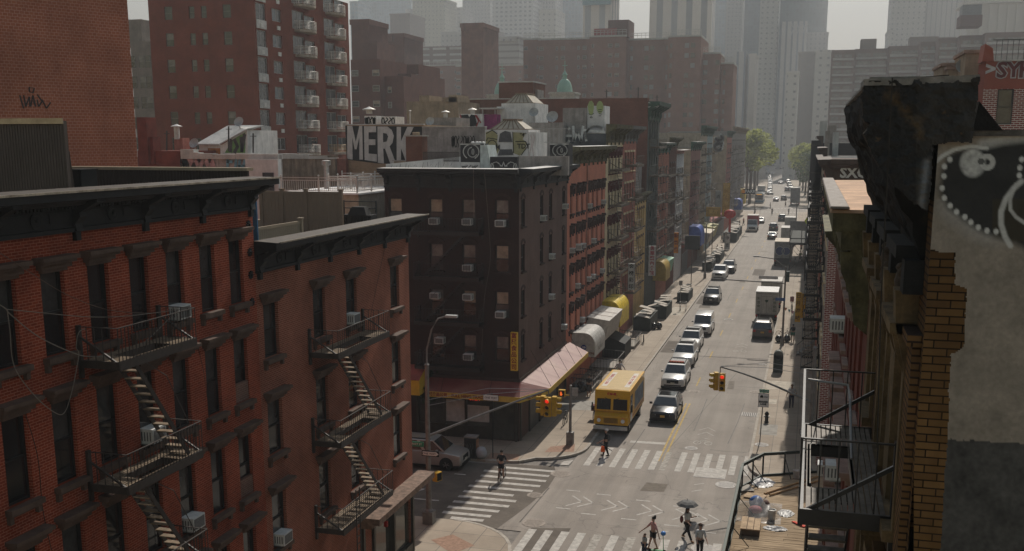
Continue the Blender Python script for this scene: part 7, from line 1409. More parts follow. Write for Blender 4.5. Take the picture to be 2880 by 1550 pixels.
mb=MB();[mb.bar((X0+.5+k*.28,64.5,za+.07),(X0+.5+k*.28,64.5,za+1.15),.03) for k in range(20)];mb.bar((X0+.3,64.5,za+1.15),(X0+6,64.5,za+1.15),.05);tag(mb.build('roof_railing',iron_black),'black picket railing on top of the red graffiti building','railing')
for x0_,x1_,y0_,Yq,lb in ((2717,2762,150,67,'cream stair tower wall left of the red graffiti building'),(2667,2717,196,70,'low cream roof building behind the charred cornice'),(2652,2680,186,71,'small cream chimney with moulded cap, right rooftops')):
 t,a,b=rbox('cream_roof_building',lb,'roof building',x0_,x1_,y0_,Yq,5,tan_stucco,16);MB().box(a.x-.12,b.x+.12,Yq-.12,Yq+5,a.z+.001,a.z+.18).build('coping',M('terracotta_coping',(.3,.2,.15),.8),t)
dish('satellite dish on the cream roof building, right side',2713,185,69,.5,23.5)
rr=[(76.05,90,17.4,'grey-fronted right-hand tenement, first beyond the corner house',M('grey_masonry',(.19,.175,.16))),(90.05,105,18.2,'red brick right-hand tenement above the green cabinet',M('soft_red_masonry',(.27,.10,.075))),(105.05,128,17.2,'beige right-hand tenement beside the box trucks',M('beige_masonry',(.34,.27,.2))),(128.05,150,19.3,'tall right-hand tenement wrapped in black netting',M('black_netting',(.022,.022,.024),.8,var=.4,scale=1)),(150.05,190,16.5,'brown right-hand tenement past the netting',brown_brick),(190.05,240,17.5,'grey-brown right-hand tenement row further on',M('grey_masonry',(.19,.175,.16))),(240.05,300,15.5,'last right-hand building before the far crossing',M('plum_brick',(.17,.08,.065)))]
for y0,y1,zt,lb,mt in rr:tenement('brick_tenement',lb,XR,-1,y0,y1,zt,mt,fl5(4.6,4,(zt-5)/4,1.8),cols(y0,y1,6),1.0,lint='flat',sill=None,trim=dkb,corn=zt+.8,corn_h=1.0,corn_p=.7,cornm=M('dark_brown_cornice',(.07,.045,.035)),nb=5)
t=thing('safety_netting','black safety netting hung over a fire escape, tall strip at right street edge','netting',(.6,132,3));MB().box(-.12,1.15,130,141,3.0,19.6).build('net',M('black_netting',(.022,.022,.024)),t);mb=MB();[mb.box(-.18,1.15,129.9,141.1,z,z+.1) for z in (6.2,9.4,12.6,15.8,19.0)];mb.build('platform_edge',iron,t)
for y0,y1,lv_,lb in ((71.5,75.2,[14.4,11.2,8.0,4.7],'fire escape on the white-jointed right corner house, nearest stack'),(81.5,85.2,[14.9,11.6,8.2,4.9],'fire escape on the grey-fronted right-hand tenement'),(94,98,[15.2,12.0,8.8,5.4],'fire escape on the red brick right-hand tenement'),(112,116,[14,11,8,5],'fire escape on the beige right-hand tenement')):fire_escape(lb,XR,-1,y0,y1,lv_,1.2,iron_black,10,1,mat2=iron_tan,slats=7)
for k,(px,y0,y1,Y) in enumerate(((2306,340,375,150),(2330,352,378,130),(2345,372,392,100),(2322,368,395,118))):q,r=at_y(px,y0,Y),at_y(px+(18,22,14,12)[k],y1,Y);MB_=MB();MB_.box(q.x,r.x,Y,Y+4,17.5,q.z);tag(MB_.build('roof_shed',[silver_roof,grey_stucco][k%2]),('pale roof shed behind the black netting','grey roof shed right of the black netting','pale roof shed above the right corner house','grey roof shed between the netting and corner house')[k],'roof shed')
sgm=M('mustard_sign2',(.60,.33,.02),.5)
for (x,y,z0,z1,w_,ch,s_,lb) in ((-.42,86,5.3,7.7,.42,'日月海味',.4,'nearer-left yellow vertical sign with dark characters over the right pavement'),(-.02,87.5,5.4,7.4,.38,'LAUNDROMAT',.24,'yellow vertical sign with latin letters over the right pavement')):
 t=thing('hanging_sign',lb,'sign',(x,y,z0));MB().box(x-w_/2,x+w_/2,y,y+.12,z0,z1).build('panel',sgm,t);n=len(ch);[t_on(c_,s_,x,y-.01,z1-(z1-z0)*(i+.5)/n,t,mat=M('sign_gold_ink',(.15,.07,.01),.6)) for i,c_ in enumerate(ch)]
t=thing('sidewalk_shed','dark timber pavement bridge on steel legs over the right pavement','sidewalk shed',(-1.2,166,0));mb=MB();mb.box(-2.6,.9,165,190,4.0,4.35);mb.box(-2.6,.9,165,165.1,6.2,7.6,1);[mb.box(a,a+.12,165,165.12,4.35,6.2) for a in (-2.6,-.9,.78)];mb.box(-2.6,.9,164.95,165.05,4.9,5.05);mb.box(-2.6,-2.5,165,190,4.35,5.2);mb.build('deck',[M('dark_green_board',(.03,.035,.03),.8),M('grey_hoarding',(.26,.25,.24),.8)],t)
for x in (-2.4,.7):
 for y in (165.3,173,181,189):MB().box(x-.07,x+.07,y-.07,y+.07,KH,4.0).build('leg',iron,t)
mb=MB();[mb.bar((-2.4,165.3+k*7.8,KH+(0 if s else 3.6)),(.7,165.3+k*7.8,KH+(3.6 if s else 0)),.05) for k in range(2) for s in (0,1)];mb.build('cross_brace',iron,t)
tag(MB().prism([(-.55,160,8.0),(-.2,160,8.5),(.15,160,8.0),(-.2,160,7.5)],(0,.05,0)).build('warning_sign',M('fluorescent_yellow',(.7,.75,.03),.5)),'yellow-green diamond warning sign above the dark pavement bridge','sign')
# ================================================================ timber deck of the near corner pavement bridge
dkz=3.6;t=thing('timber_deck','sunlit timber deck over the near right corner pavement','deck',(-.6,45,dkz));outl=[(-2.45,22),(-2.4,48.2),(-1.5,50.3),(3.6,52.9),(3.6,22)]
def plank_mat():
 m,nt,b=nt_new('weathered_planks');g=nd(nt,'NewGeometry');p=g.outputs['Position'];a=ramp(nt,noisef(nt,p,2.2,5,.7,(.35,6.5,1)),.3,.72,(.16,.115,.075),(.48,.36,.235));o=mixc(nt,1.,a,ramp(nt,noisef(nt,p,.6,3),.3,.7,(.75,.73,.7),(1.1,1.1,1.1)),'MULTIPLY')
 nt.links.new(o,b.inputs['Base Color']);b.inputs['Roughness'].default_value=.85;b.inputs['Specular IOR Level'].default_value=.1;return m
plm=plank_mat();mb=MB();y=24.0;r_=random.Random(5)
while y<52.6:
 xl=-2.42 if y<48.2 else (-2.4+(y-48.2)*.9/2.1 if y<50.3 else -1.5+(y-50.3)*5.1/2.6);cuts=[xl]+sorted(r_.uniform(xl,3.6) for _ in range(1))+[3.6]
 for a,b in zip(cuts,cuts[1:]):mb.box(a+.006,b-.006,y+.008,y+.212,dkz-.05,dkz+r_.uniform(-.008,.008))
 y+=.22
mb.build('planks',plm,t);MB().prism([(x,y,dkz-.3) for x,y in outl],(0,0,.22)).build('frame',M('green_shed_frame',(.04,.06,.045),.7),t)
for (x,y) in ((-2.2,30),(-2.2,36),(-2.2,42),(-2.2,48),(-1.3,50),(1.0,51),(3.2,52)):MB().box(x-.07,x+.07,y-.07,y+.07,KH,dkz-.3).build('leg',M('green_shed_frame',(.04,.06,.045)),t)
ft=thing('deck_fence','dark green metal and mesh fence around the timber deck edge','fence',(-2.4,48.2,dkz));gfm=M('dark_green_steel',(.022,.032,.026),.5,.2,var=.3,scale=3)
def deck_fence(a,b,n,solid=None):
 a,b=V((*a,dkz)),V((*b,dkz));mb=MB()
 mb.bar(a+V((0,0,1.12)),b+V((0,0,1.12)),.1,.14);mb.bar(a+V((0,0,.06)),b+V((0,0,.06)),.07,.1);mb.build('rail',gfm,ft);inn=V((b.y-a.y,a.x-b.x,0)).normalized()
 for k in range(n+1):
  p=a.lerp(b,k/n);MB().box(p.x-.04,p.x+.04,p.y-.04,p.y+.04,dkz,dkz+1.1).build('post',gfm,ft)
  if k%2==1:MB().bar(p+V((0,0,.9)),p+inn*.75+V((0,0,.02)),.03).build('brace',gfm,ft)
deck_fence((-2.4,24),(-2.36,48.2),13);deck_fence((-2.36,48.2),(-1.5,50.2),2);deck_fence((-1.5,50.2),(3.5,52.7),5)
MB().box(-2.47,-2.43,24,48.2,dkz-.1,dkz+1.0).build('board',M('grey_green_board',(.085,.10,.085),.7),ft)
def bucket(label,px,py,r=.15,h=.36,col=(.55,.52,.48)):
 q=at_z(px,py,dkz);t=thing('bucket',label,'bucket',(q.x,q.y,dkz),0,'plastic buckets on the deck');MB().lathe((q.x,q.y,dkz+.01),[(r*.85,0),(r,h),(r*1.06,h),(r*1.06,h+.03),(r*.9,h+.03),(r*.85,h-.02),(.01,h-.02)],16).build('pail',M('bucket_'+str(round(col[0],2)),col,.5),t,smooth=False)
bucket('white plastic bucket beside the sheet-covered heap',2170,1462,.17,.42);bucket('pale bucket with red print at the far fence',2240,1345,.17,.36,(.5,.45,.40));bucket('second pale bucket at the far fence, right',2268,1345,.15,.36,(.48,.44,.40))
q=at_z(2125,1440,dkz);t=thing('covered_heap','heap of tools and bags under a clear plastic sheet on the deck','covered heap',(q.x,q.y,dkz))
me_=MB();n,m_=22,16;
for j in range(m_+1):
 for i in range(n+1):
  u,v=i/n*2-1,j/m_*2-1;rr_=math.hypot(u,v*1.05);h=max(0,1-rr_)**.9*.7*(1+.35*noise.noise(V((u*2.2,v*2.2,4))))+.10*noise.noise(V((u*4,v*4,1)))*max(0,1.15-rr_)+.015+(.04*noise.noise(V((u*13,v*13,2))) if rr_<1.2 else 0);me_.v.append((q.x+.1+u*1.0,q.y+v*1.35,dkz+max(.012,h)))
for j in range(m_):
 for i in range(n):a=j*(n+1)+i;me_.f.append((a,a+1,a+n+2,a+n+1));me_.m.append(0)
pm_,nt,b=nt_new('clear_plastic_sheet');b.inputs['Base Color'].default_value=(.5,.47,.44,1);b.inputs['Roughness'].default_value=.3;b.inputs['Alpha'].default_value=.3;me_.build('sheet',pm_,t,smooth=True)
for (dx,dy,dz,s,c_,nm) in ((.0,.3,.35,(.32,.3,.3),(.05,.13,.36),'blue_bag'),(.0,-.25,.2,(.3,.35,.16),(.38,.12,.14),'pink_bag'),(.42,.1,.25,(.2,.28,.3),(.12,.06,.05),'brown_box')):MB().ell((q.x+dx,q.y+dy,dkz+dz),s,10,7).build(nm,M('mat_'+nm,c_,.7),t,smooth=True)
q=at_z(2113,1492,dkz);t=thing('plank_stack','short stack of sawn planks on the deck in front of the plastic sheet','plank stack',(q.x,q.y,dkz));[MB().box(q.x-.42+k*.27,q.x-.42+k*.27+.24,q.y-.75,q.y+.75-.06*k,dkz+.28,dkz+.33).build('plank',wood,t) for k in range(3)];MB().box(q.x-.36,q.x+.36,q.y-.7,q.y+.65,dkz+.01,dkz+.275).build('plank',M('dark_plank',(.12,.08,.05),.8),t)
for k,(x0_,y0_,x1_,y1_,lb) in enumerate(((2150,1388,2265,1352,'long brown pipe lying across the deck, upper one'),(2165,1392,2268,1364,'long brown pipe lying across the deck, lower one'))):a,b=at_z(x0_,y0_,dkz+.06),at_z(x1_,y1_,dkz+.06);tag(MB().tube([a,b+V((.6,.9,0))],.05,8).build('lumber_pole',M('golden_pole',(.36,.22,.10),.5)),lb,'pole')
for k,(cx,cy,w_,d_,lb,c_) in enumerate(((2145,1358,.55,.8,'crumpled grey-white plastic sheeting at the far fence',(.5,.48,.46)),(2210,1445,.35,.5,'small crumpled plastic sheet right of the covered heap',(.6,.58,.55)),(2180,1488,.5,.3,'white plastic scrap in front of the bucket',(.62,.6,.58)),(2315,1332,.3,.5,'coil of pale hose at the deck right',(.4,.38,.35)))):
 q=at_z(cx,cy,dkz);mb=MB();n=14;r_=random.Random(k)
 for j in range(n+1):
  for i in range(n+1):u,v=i/n*2-1,j/n*2-1;f_=max(0,1-math.hypot(u,v));mb.v.append((q.x+u*w_*(1+.2*noise.noise(V((v*3,k,0)))),q.y+v*d_,dkz+.015+f_**.5*(.05+.16*abs(noise.noise(V((u*6,v*6,k)))))))
 for j in range(n):
  for i in range(n):
   if math.hypot((i+.5)/n*2-1,(j+.5)/n*2-1)<.98:a=j*(n+1)+i;mb.f.append((a,a+1,a+n+2,a+n+1));mb.m.append(0)
 tag(mb.build('plastic_sheeting',M('crumple'+str(k),c_,.4,var=.3,scale=6)),lb,'plastic sheet')
q=at_z(2243,1478,dkz);tag(MB().prism([(q.x-.25,q.y+.3,dkz+.02),(q.x+.25,q.y-.25,dkz+.02),(q.x+.35,q.y-.1,dkz+.02),(q.x-.1,q.y+.35,dkz+.02)],(0,0,.04)).build('red_cloth',M('red_cloth_m',(.6,.05,.02),.7)),'folded red cloth on the deck planks','cloth')
for k,(px,py,lb) in enumerate(((2078,1362,'grey plywood sheet leaning inside the fence corner'),(2108,1385,'loose plywood offcut left of the covered heap'))):q=at_z(px,py+12,dkz);tag(MB().obox((q.x+.25,q.y,dkz+.05),(.7,.9,.03),Matrix.Rotation(.35+k,3,'Z')).build('plywood_sheet',[concrete,wood][k]),lb,'plywood')
# ================================================================ vehicles (front faces -Y; origin on the ground at the middle)
tail_red=M('tail_light_red',(.45,.02,.015),.3,var=0);head_w=M('headlamp_glass',(.75,.76,.74),.15,var=.1);chrome=M('chrome',(.5,.5,.5),.2,.9);plate_w=M('plate_white',(.6,.58,.5),.5);plate_y=M('plate_amber',(.62,.36,.06),.5);hubm=M('alloy_rim',(.33,.33,.33),.35,.7)
carglass=glassm('car_glass',(.018,.022,.024),.06,.8);carglass_l=glassm('car_glass_pale',(.10,.115,.115),.06,.8)
def paint(n,c):return M('car_paint_'+n,c,.32,.25 if max(c)<.5 else 0.,var=.06,scale=2,spec=.5,coat=.6,obj=True)
def loft(mb,st,m=0):
 rings=[]
 for (y,z0,z1,w0,w1) in st:
  zm_=z0+(z1-z0)*.55;b=min(.12,(z1-z0)*.25)
  pts=[(-w0*.9,z0),(-w0,z0+b),(-w0*1.0,zm_),(-w1,z1-b*.6),(-w1*.88,z1),(0,z1+.02),(w1*.88,z1),(w1,z1-b*.6),(w0,zm_),(w0,z0+b),(w0*.9,z0)]
  rings.append([(x,y,z) for x,z in pts])
 i=len(mb.v);n=len(rings[0])
 for r in rings:mb.v+=r
 for k in range(len(rings)-1):
  for j in range(n):mb.f.append((i+k*n+j,i+k*n+(j+1)%n,i+(k+1)*n+(j+1)%n,i+(k+1)*n+j));mb.m.append(m)
 mb.f+=[tuple(range(i,i+n)),tuple(range(i+(len(rings)-1)*n,i+len(rings)*n))[::-1]];mb.m+=[m,m]
WH={}
def wheel(par,x,y,r,w=.22):
 k=(r,w)
 if k not in WH:
  t=MB();t.lathe((0,0,0),[(r*.62,-w/2),(r*.95,-w/2),(r,-w/3),(r,w/3),(r*.95,w/2),(r*.62,w/2)],20,ax='x');q=MB();q.lathe((0,0,0),[(r*.64,-w*.42),(r*.1,-w*.5),(r*.1,w*.5),(r*.64,w*.42)],16,ax='x');[q.obox((s*w*.46,0,0),(.03,r*1.15,r*.14),Matrix.Rotation(k2*1.2566/2*2,3,'X')) for k2 in range(3) for s in (-1,1)];WH[k]=(t.mesh('wheel',rubber),q.mesh('rim',hubm))
 o=put(WH[k][0],'wheel',par,(x,y,r));put(WH[k][1],'rim',o,(0,0,0));return o
def panel(par,nm,pts,inset,mat,out=.008):
 c=sum((V(p) for p in pts),V())/4;n=(V(pts[1])-V(pts[0])).cross(V(pts[3])-V(pts[0])).normalized()
 if n.dot(c-V((0,0,.9)))<0:n=-n
 q=[V(p)+(c-V(p))*inset+n*out for p in pts];mb=MB();mb.prism(q,-n*(out*.9));return mb.build(nm,mat,par,world=False)
def car(label,cat,name,x,y,col,kind='suv',rear=False,rz=0.,lamps=False,plate=plate_w,group='cars and vans along the street',roofbar=False,glass=carglass,sunroof=False):
 t=thing(name,label,cat,(x,y,.004),rz+(math.pi if rear else 0),group);L,W,Hh,hood,belt={'suv':(4.9,1.94,1.74,1.08,1.12),'sedan':(4.8,1.84,1.44,.92,.95),'cross':(4.7,1.9,1.58,1.0,1.05),'van':(5.1,1.98,1.78,1.1,1.15),'cargo':(5.0,1.9,2.0,1.15,1.2),'pickup':(5.8,2.0,1.92,1.2,1.25)}[kind]
 h,w=L/2,W/2;m=paint(*col);mb=MB()
 hl={'suv':1.35,'sedan':1.3,'cross':1.25,'van':1.05,'cargo':.95,'pickup':1.6}[kind]
 loft(mb,[(-h,.38,hood-.28,w*.86,w*.80),(-h+.08,.28,hood-.14,w*.94,w*.88),(-h+.4,.24,hood-.06,w*.98,w*.93),(-h+hl*.8,.22,hood,w,w*.95),(-h+hl+.3,.22,belt,w,w*.96),(0,.22,belt+.02,w,w*.96),(h-.6,.22,belt+.02,w,w*.96),(h-.12,.28,belt-.04,w*.97,w*.92),(h,.42,belt-.12,w*.9,w*.86)])
 yf,rf=-h+hl,-h+hl+{'sedan':.85,'cargo':.6,'van':.75}.get(kind,.7);rr={'suv':h-.5,'sedan':h-1.55,'cross':h-.95,'van':h-.35,'cargo':h-.12,'pickup':1.0}[kind];yr={'suv':h-.12,'sedan':h-.75,'cross':h-.3,'van':h-.1,'cargo':h-.06,'pickup':1.35}[kind];wr=w*(.76 if kind!='cargo' else .86)
 A=[(-w*.9,yf,belt),(w*.9,yf,belt),(w*.93,yr,belt),(-w*.93,yr,belt)];B=[(-wr,rf,Hh-.05),(wr,rf,Hh-.05),(wr,rr,Hh-.05),(-wr,rr,Hh-.05)]
 mb.hexa(A+B);mb.hexa([(p[0]*.99,p[1]+(.03 if k<2 else -.03),Hh-.05) for k,p in enumerate(B)]+[(p[0]*.9,p[1]+(.14 if k<2 else -.14),Hh) for k,p in enumerate(B)])
 if kind=='pickup':mb.box(-w*.96,w*.96,h-1.9,h-.02,.9,.92)
 o=mb.build('body',m,t,world=False);o.data.polygons.foreach_set('use_smooth',[True]*len(o.data.polygons));o.data.set_sharp_from_angle(angle=math.radians(35))
 panel(t,'windscreen',[A[0],A[1],B[1],B[0]],.07,glass);panel(t,'rear_window',[A[2],A[3],B[3],B[2]],.1,glass)
 for s,(a0,a1,b1,b0) in ((1,(A[1],A[2],B[2],B[1])),(-1,(A[0],A[3],B[3],B[0]))):
  n=1 if kind=='cargo' else (3 if kind in ('suv','van') else 2)
  for k in range(n):
   f0,f1=k/n+.015,(k+(.6 if kind=='cargo' else 1))/n-.015;L0,L1=V(a0).lerp(V(a1),f0),V(a0).lerp(V(a1),f1);U0,U1=V(b0).lerp(V(b1),f0),V(b0).lerp(V(b1),f1);panel(t,'side_window',[L0,L1,U1,U0],.09,glass)
 if sunroof:MB().box(-wr*.8,wr*.8,rf+.25,rf+1.5,Hh+.003,Hh+.012).build('sunroof',glass,t,world=False)
 for s in (-1,1):
  for yy in (-h+.92,h-1.0):wheel(t,s*(w-.1),yy,.36 if kind!='sedan' else .33);MB().lathe((s*(w-.095),yy,.40),[(.43,-.105),(.43,.105)],18,ax='x').build('wheel_arch',blackm,t,world=False)
  q=MB();q.prism([(s*w*.88,-h+.10,hood-.34),(s*w*.52,-h-.015,hood-.36),(s*w*.5,-h+.04,hood-.22),(s*w*.86,-h+.2,hood-.17)],(0,.08,0));q.build('headlight',head_w if not lamps else emit('lit_headlamp',(1,.97,.88),.8),t,world=False)
  q=MB();q.box(s*w*.64,s*w*.91,h-.14,h+.012,belt-.34,belt-.12);q.build('tail_light',tail_red,t,world=False);q=MB();q.obox((s*(w+.1),yf+.42,belt+.06),(.2,.12,.15));q.build('mirror',m,t,world=False)
 q=MB();q.box(-w*.48,w*.48,-h-.012,-h+.06,hood-.5,hood-.24);q.box(-w*.7,w*.7,-h-.005,-h+.06,.36,.46);q.build('grille',blackm,t,world=False)
 for s in (-1,1):MB().box(-.16,.16,s*(h+.02)-.01,s*(h+.02)+.01,.5 if s<0 else belt-.45,.66 if s<0 else belt-.29).build('number_plate',plate,t,world=False)
 q=MB();q.box(-w*.97,w*.97,-h+.02,h-.02,.2,.33);q.build('underbody',blackm,t,world=False)
 if kind in ('suv','van'):q=MB();[q.box(s*wr*.86-.03,s*wr*.86+.03,rf+.2,rr-.1,Hh+.01,Hh+.06) for s in (-1,1)];q.build('roof_rails',blackm,t,world=False)
 if roofbar:
  q=MB();q.box(-.6,.6,rf+.35,rf+.62,Hh+.02,Hh+.15);q.build('light_bar',M('light_bar_red',(.4,.06,.04),.3,var=.5,scale=8,obj=True),t,world=False)
  for k in range(5):MB().box(-.5+k*.22,-.4+k*.22,rf+.34,rf+.345,Hh+.05,Hh+.13).build('lamp',M('lamp_amber',(.7,.3,.08),.4),t,world=False)
 return t
W_=('white',(.62,.61,.59));K_=('black',(.012,.012,.013));G_=('silver',(.33,.31,.28));D_=('dark_grey',(.035,.033,.034))
def cy(px,py):p=at_z(px,py);return p.x,p.y
p=at_z(1857,1194);car('shiny black crossover with lit headlamps beside the yellow van','car','black_crossover',-9.15,p.y+2.4,K_,'cross',lamps=False,plate=plate_y,sunroof=True)
car('white patrol SUV with red roof light bar behind the black crossover','patrol car','patrol_car',-9.75,81.9+2.4,W_,'suv',roofbar=True)
car('white SUV with open sunroof right behind the patrol car','car','white_suv',-10.0,90.4+2.6,W_,'suv',sunroof=True,lamps=False)
car('second white SUV, in front of the white cargo van','car','white_suv',-10.2,97.6+2.5,W_,'suv',sunroof=True);car('white cargo van at the tail of the near queue','van','white_van',-9.9,106.2+2.6,W_,'cargo')
car('black SUV with glowing headlamps, alone in mid street','car','black_suv',-10.9,127.8+2.5,('smoky_black',(.03,.03,.03)),'suv',lamps=True,sunroof=True);car('white pickup truck following the lone black SUV','pickup truck','pickup_truck',-11.9,150.9+2.9,W_,'pickup')
car('black SUV tucked behind the white pickup truck','car','black_suv',-11.2,161.5,K_,'suv');car('dark grey minivan seen from behind at the right kerb','minivan','minivan',-3.85,105.8+2.6,('brown_grey',(.055,.045,.042)),'van',rear=True,plate=plate_y,sunroof=True)
car('dark green sedan with red tail lights driving away','car','sedan',-6.85,217+2.4,('dark_green',(.05,.06,.055)),'sedan',rear=True,glass=carglass_l);car('black SUV braking just ahead of the dark green sedan','car','black_suv',-7.3,238+2.4,K_,'suv',rear=True);car('dark SUV behind the far box trucks at the right','car','dark_suv',-6.2,267+2.4,D_,'suv',rear=True)
car('silver sedan passing the red-topped truck','car','sedan',-11.1,258.5+2.4,('silver2',(.42,.42,.41)),'sedan');car('grey sedan just beyond the far crosswalk','car','sedan',-10.5,357,('mid_grey',(.15,.15,.15)),'sedan',rear=True);car('dark SUV alongside the grey sedan past the far crossing','car','dark_suv',-8.2,364,D_,'suv',rear=True);car('black SUV further past the far crossing','car','black_suv',-8.6,429,K_,'suv',rear=True);car('dark sedan beyond the second far crossing','car','dark_sedan',street_x(500)+.5,500,D_,'sedan',rear=True);car('pale sedan coming down the far street','car','sedan',street_x(640)-1.5,640,('silver2',(.42,.42,.41)),'sedan');car('black car far down by the last junction','car','dark_sedan',street_x(760)+3.5,760,K_,'sedan',rz=1.2)
car('silver minivan on the side street behind the lamp pole','minivan','minivan',-21.9,58.35,G_,'van',rz=math.pi/2,group=None);car('white car turning at the far crossing left','car','white_car',-14.6,400,W_,'sedan',rz=.5)
for k in range(24):
 y=420+k*(15 if k<12 else 13);sdn=street_x(y);c_=[W_,D_,G_,K_,('silver2',(.42,.42,.41)),('mid_grey',(.15,.15,.15))][k%6]
 car('%s parked car, left kerb of the far street, %s in the row'%(('white','dark grey','silver','black','pale','mid grey')[k%6],ordinal(k+1) if k<14 else '%dth'%(k+1)),'car','parked_car',sdn-4.0,y,c_,('suv','sedan','cross')[k%3],rz=.35 if k>8 else 0,group='cars parked along the far left kerb')
for k in range(8):
 y=430+k*13;c_=[W_,D_,G_,('silver2',(.42,.42,.41))][k%4];car('%s parked car, right kerb of the far street, %s in the row'%(('white','dark grey','silver','pale')[k%4],ordinal(k+1)),'car','parked_car',street_x(y)+4.2,y,c_,('suv','sedan')[k%2],rear=True,group='cars parked along the far right kerb')
def truck(label,name,x,y,L,W,z0,z1,boxc,cab=2.0,cabz=2.3,cabc=W_,rear=True,roofc=None,deck=True,group='box trucks at the kerbs'):
 t=thing(name,label,'truck',(x,y,.004),math.pi if rear else 0,group);h,w=L/2,W/2;bm=paint(*boxc) if isinstance(boxc,tuple) else boxc
 MB().box(-w,w,-h+cab,h,z0,z1-.05).build('cargo_box',bm,t,world=False);MB().box(-w-.02,w+.02,-h+cab-.02,h+.02,z1-.05,z1).build('box_roof',roofc or M('truck_roof',(.5,.47,.43),.6),t,world=False)
 q=MB();q.hexa([(-w*.9,-h,.55),(w*.9,-h,.55),(w*.92,-h+cab-.05,.55),(-w*.92,-h+cab-.05,.55),(-w*.8,-h+cab*.45,cabz),(w*.8,-h+cab*.45,cabz),(w*.85,-h+cab-.05,cabz),(-w*.85,-h+cab-.05,cabz)]);q.box(-w*.9,w*.9,-h-.35,-h+.6,.45,1.25);q.build('cab',paint(*cabc),t,world=False)
 panel(t,'windscreen',[(-w*.87,-h+cab*.2,1.32),(w*.87,-h+cab*.2,1.32),(w*.81,-h+cab*.43,cabz-.1),(-w*.81,-h+cab*.43,cabz-.1)],.04,carglass,.05);q=MB();q.box(-w*.6,w*.6,-h-.37,-h-.34,.65,1.1);q.build('grille',blackm,t,world=False);q=MB();q.box(-w*.95,w*.95,-h-.48,-h-.36,.38,.6);q.build('bumper',chrome,t,world=False)
 for s in (-1,1):
  MB().box(s*w*.66,s*w*.86,-h-.375,-h-.34,.8,1.0).build('headlight',head_w,t,world=False);MB().box(s*w*.8,s*w*.97,h,h+.03,z0-.25,z0-.05).build('tail_light',tail_red,t,world=False);[wheel(t,s*(w-.2),yy,.45,.3) for yy in (-h+.7,h-1.3)]
  MB().box(s*(w-.42),s*(w-.3),-h+cab,h-.05,z0-.3,z0).build('chassis_rail',blackm,t,world=False)
 MB().box(-w*.9,w*.9,h-.1,h+.05,.4,.55).build('rear_bumper',blackm,t,world=False);return t
def tdoor(t,h,w,z0,z1,mat,ink,chars):
 y=h+.012
 for (a,b,c,d) in ((-w*.92,w*.92,z0+.05,z0+.12),(-w*.92,w*.92,z1-.2,z1-.13),(-.03,.03,z0+.12,z1-.2),(-w*.5,-w*.47,z0+.1,z1-.3),(w*.47,w*.5,z0+.1,z1-.3),(-w*.5,w*.5,z1-.5,z1-.46)):MB().box(a,b,h,y,c,d).build('door_bar',mat,t,world=False)
 for s in (-1,1):
  for k,ch in enumerate(chars):text(ch,.36,t,(s*w*.72,y+.01,z1-.75-k*.42),(math.pi/2,0,math.pi),ink)
 text('♥',.3,t,(0,y+.01,z1-1.0),(math.pi/2,0,math.pi),ink)
ink_g=M('dark_green_ink',(.05,.09,.06),.6);door_m=M('door_bar_grey',(.3,.28,.25),.6)
tb=truck('white box truck with lettered rear doors ahead of the dark minivan','box_truck',-3.9,116.2+3.2,6.4,2.35,.95,3.45,M('dirty_truck_box',(.50,.46,.40),.6,var=.15,scale=1.5,dirt=.4,obj=True),roofc=white_paint);tdoor(tb,3.2,1.17,.95,3.4,door_m,ink_g,'利豐食品')
tb=truck('second white box truck with same lettering, mostly hidden in front','box_truck',-3.75,128.5,6.4,2.35,.95,3.45,M('dirty_truck_box',(.50,.46,.40)));tdoor(tb,3.2,1.17,.95,3.4,door_m,ink_g,'利豐食品')
tb=truck('box truck with blue rounded graffiti on its dark rear doors','box_truck',-3.6,170+4.2,8.4,2.6,1.1,4.0,M('dirty_truck_box',(.50,.46,.40)),roofc=M('tan_truck_roof',(.5,.42,.32),.6));gb_=M('graffiti_blue',(.03,.05,.16),.6)
MB().box(-1.27,1.27,4.2,4.22,.5,1.4).build('tail_lift',blackm,tb,world=False);MB().box(-1.25,1.25,4.2,4.21,1.4,3.85).build('rear_door',M('grey_rear_door',(.25,.24,.22),.7,var=.4,scale=3,obj=True),tb,world=False)
for s,r in ((-.5,.6),(.45,.65)):q=MB();q.lathe((s,4.225,2.5),[(r,-.005),(r,.005)],18,ax='y');q.build('graffiti_fill',gb_,tb,world=False);q=MB();q.lathe((s,4.235,2.5),[(r,0),(r*1.1,0),(r*1.1,.01),(r,.01)],18,ax='y');q.f=q.f[:-2];q.m=q.m[:-2];q.build('graffiti_line',white_graf,tb,world=False)
truck('grey box truck parked in front of the blue graffiti truck','box_truck',-3.5,205,7.5,2.5,1.0,3.7,M('grey_truck_box',(.42,.40,.37),.6,dirt=.3,obj=True));truck('small pale box truck near the pavement bridge','box_truck',-3.6,235,6.5,2.4,1,3.5,M('grey_truck_box',(.42,.40,.37)));truck('large dark-doored trailer truck just past the far crossing, right','box_truck',-4.2,338,10,2.8,1.0,5.4,M('dark_trailer',(.12,.12,.115),.6),roofc=M('truck_roof',(.5,.47,.43)))
tb=truck('red-topped white truck coming toward the camera on the left','box_truck',-11.7,234+3.5,6.5,2.4,1.2,3.5,M('red_truck_box',(.36,.03,.04),.5),rear=False,cab=2.2,cabz=2.6);truck('silver box truck beyond the far crossing, left kerb','box_truck',-17.0,395,7,2.6,1.0,3.4,M('silver_truck',(.35,.36,.35),.5),rear=False)
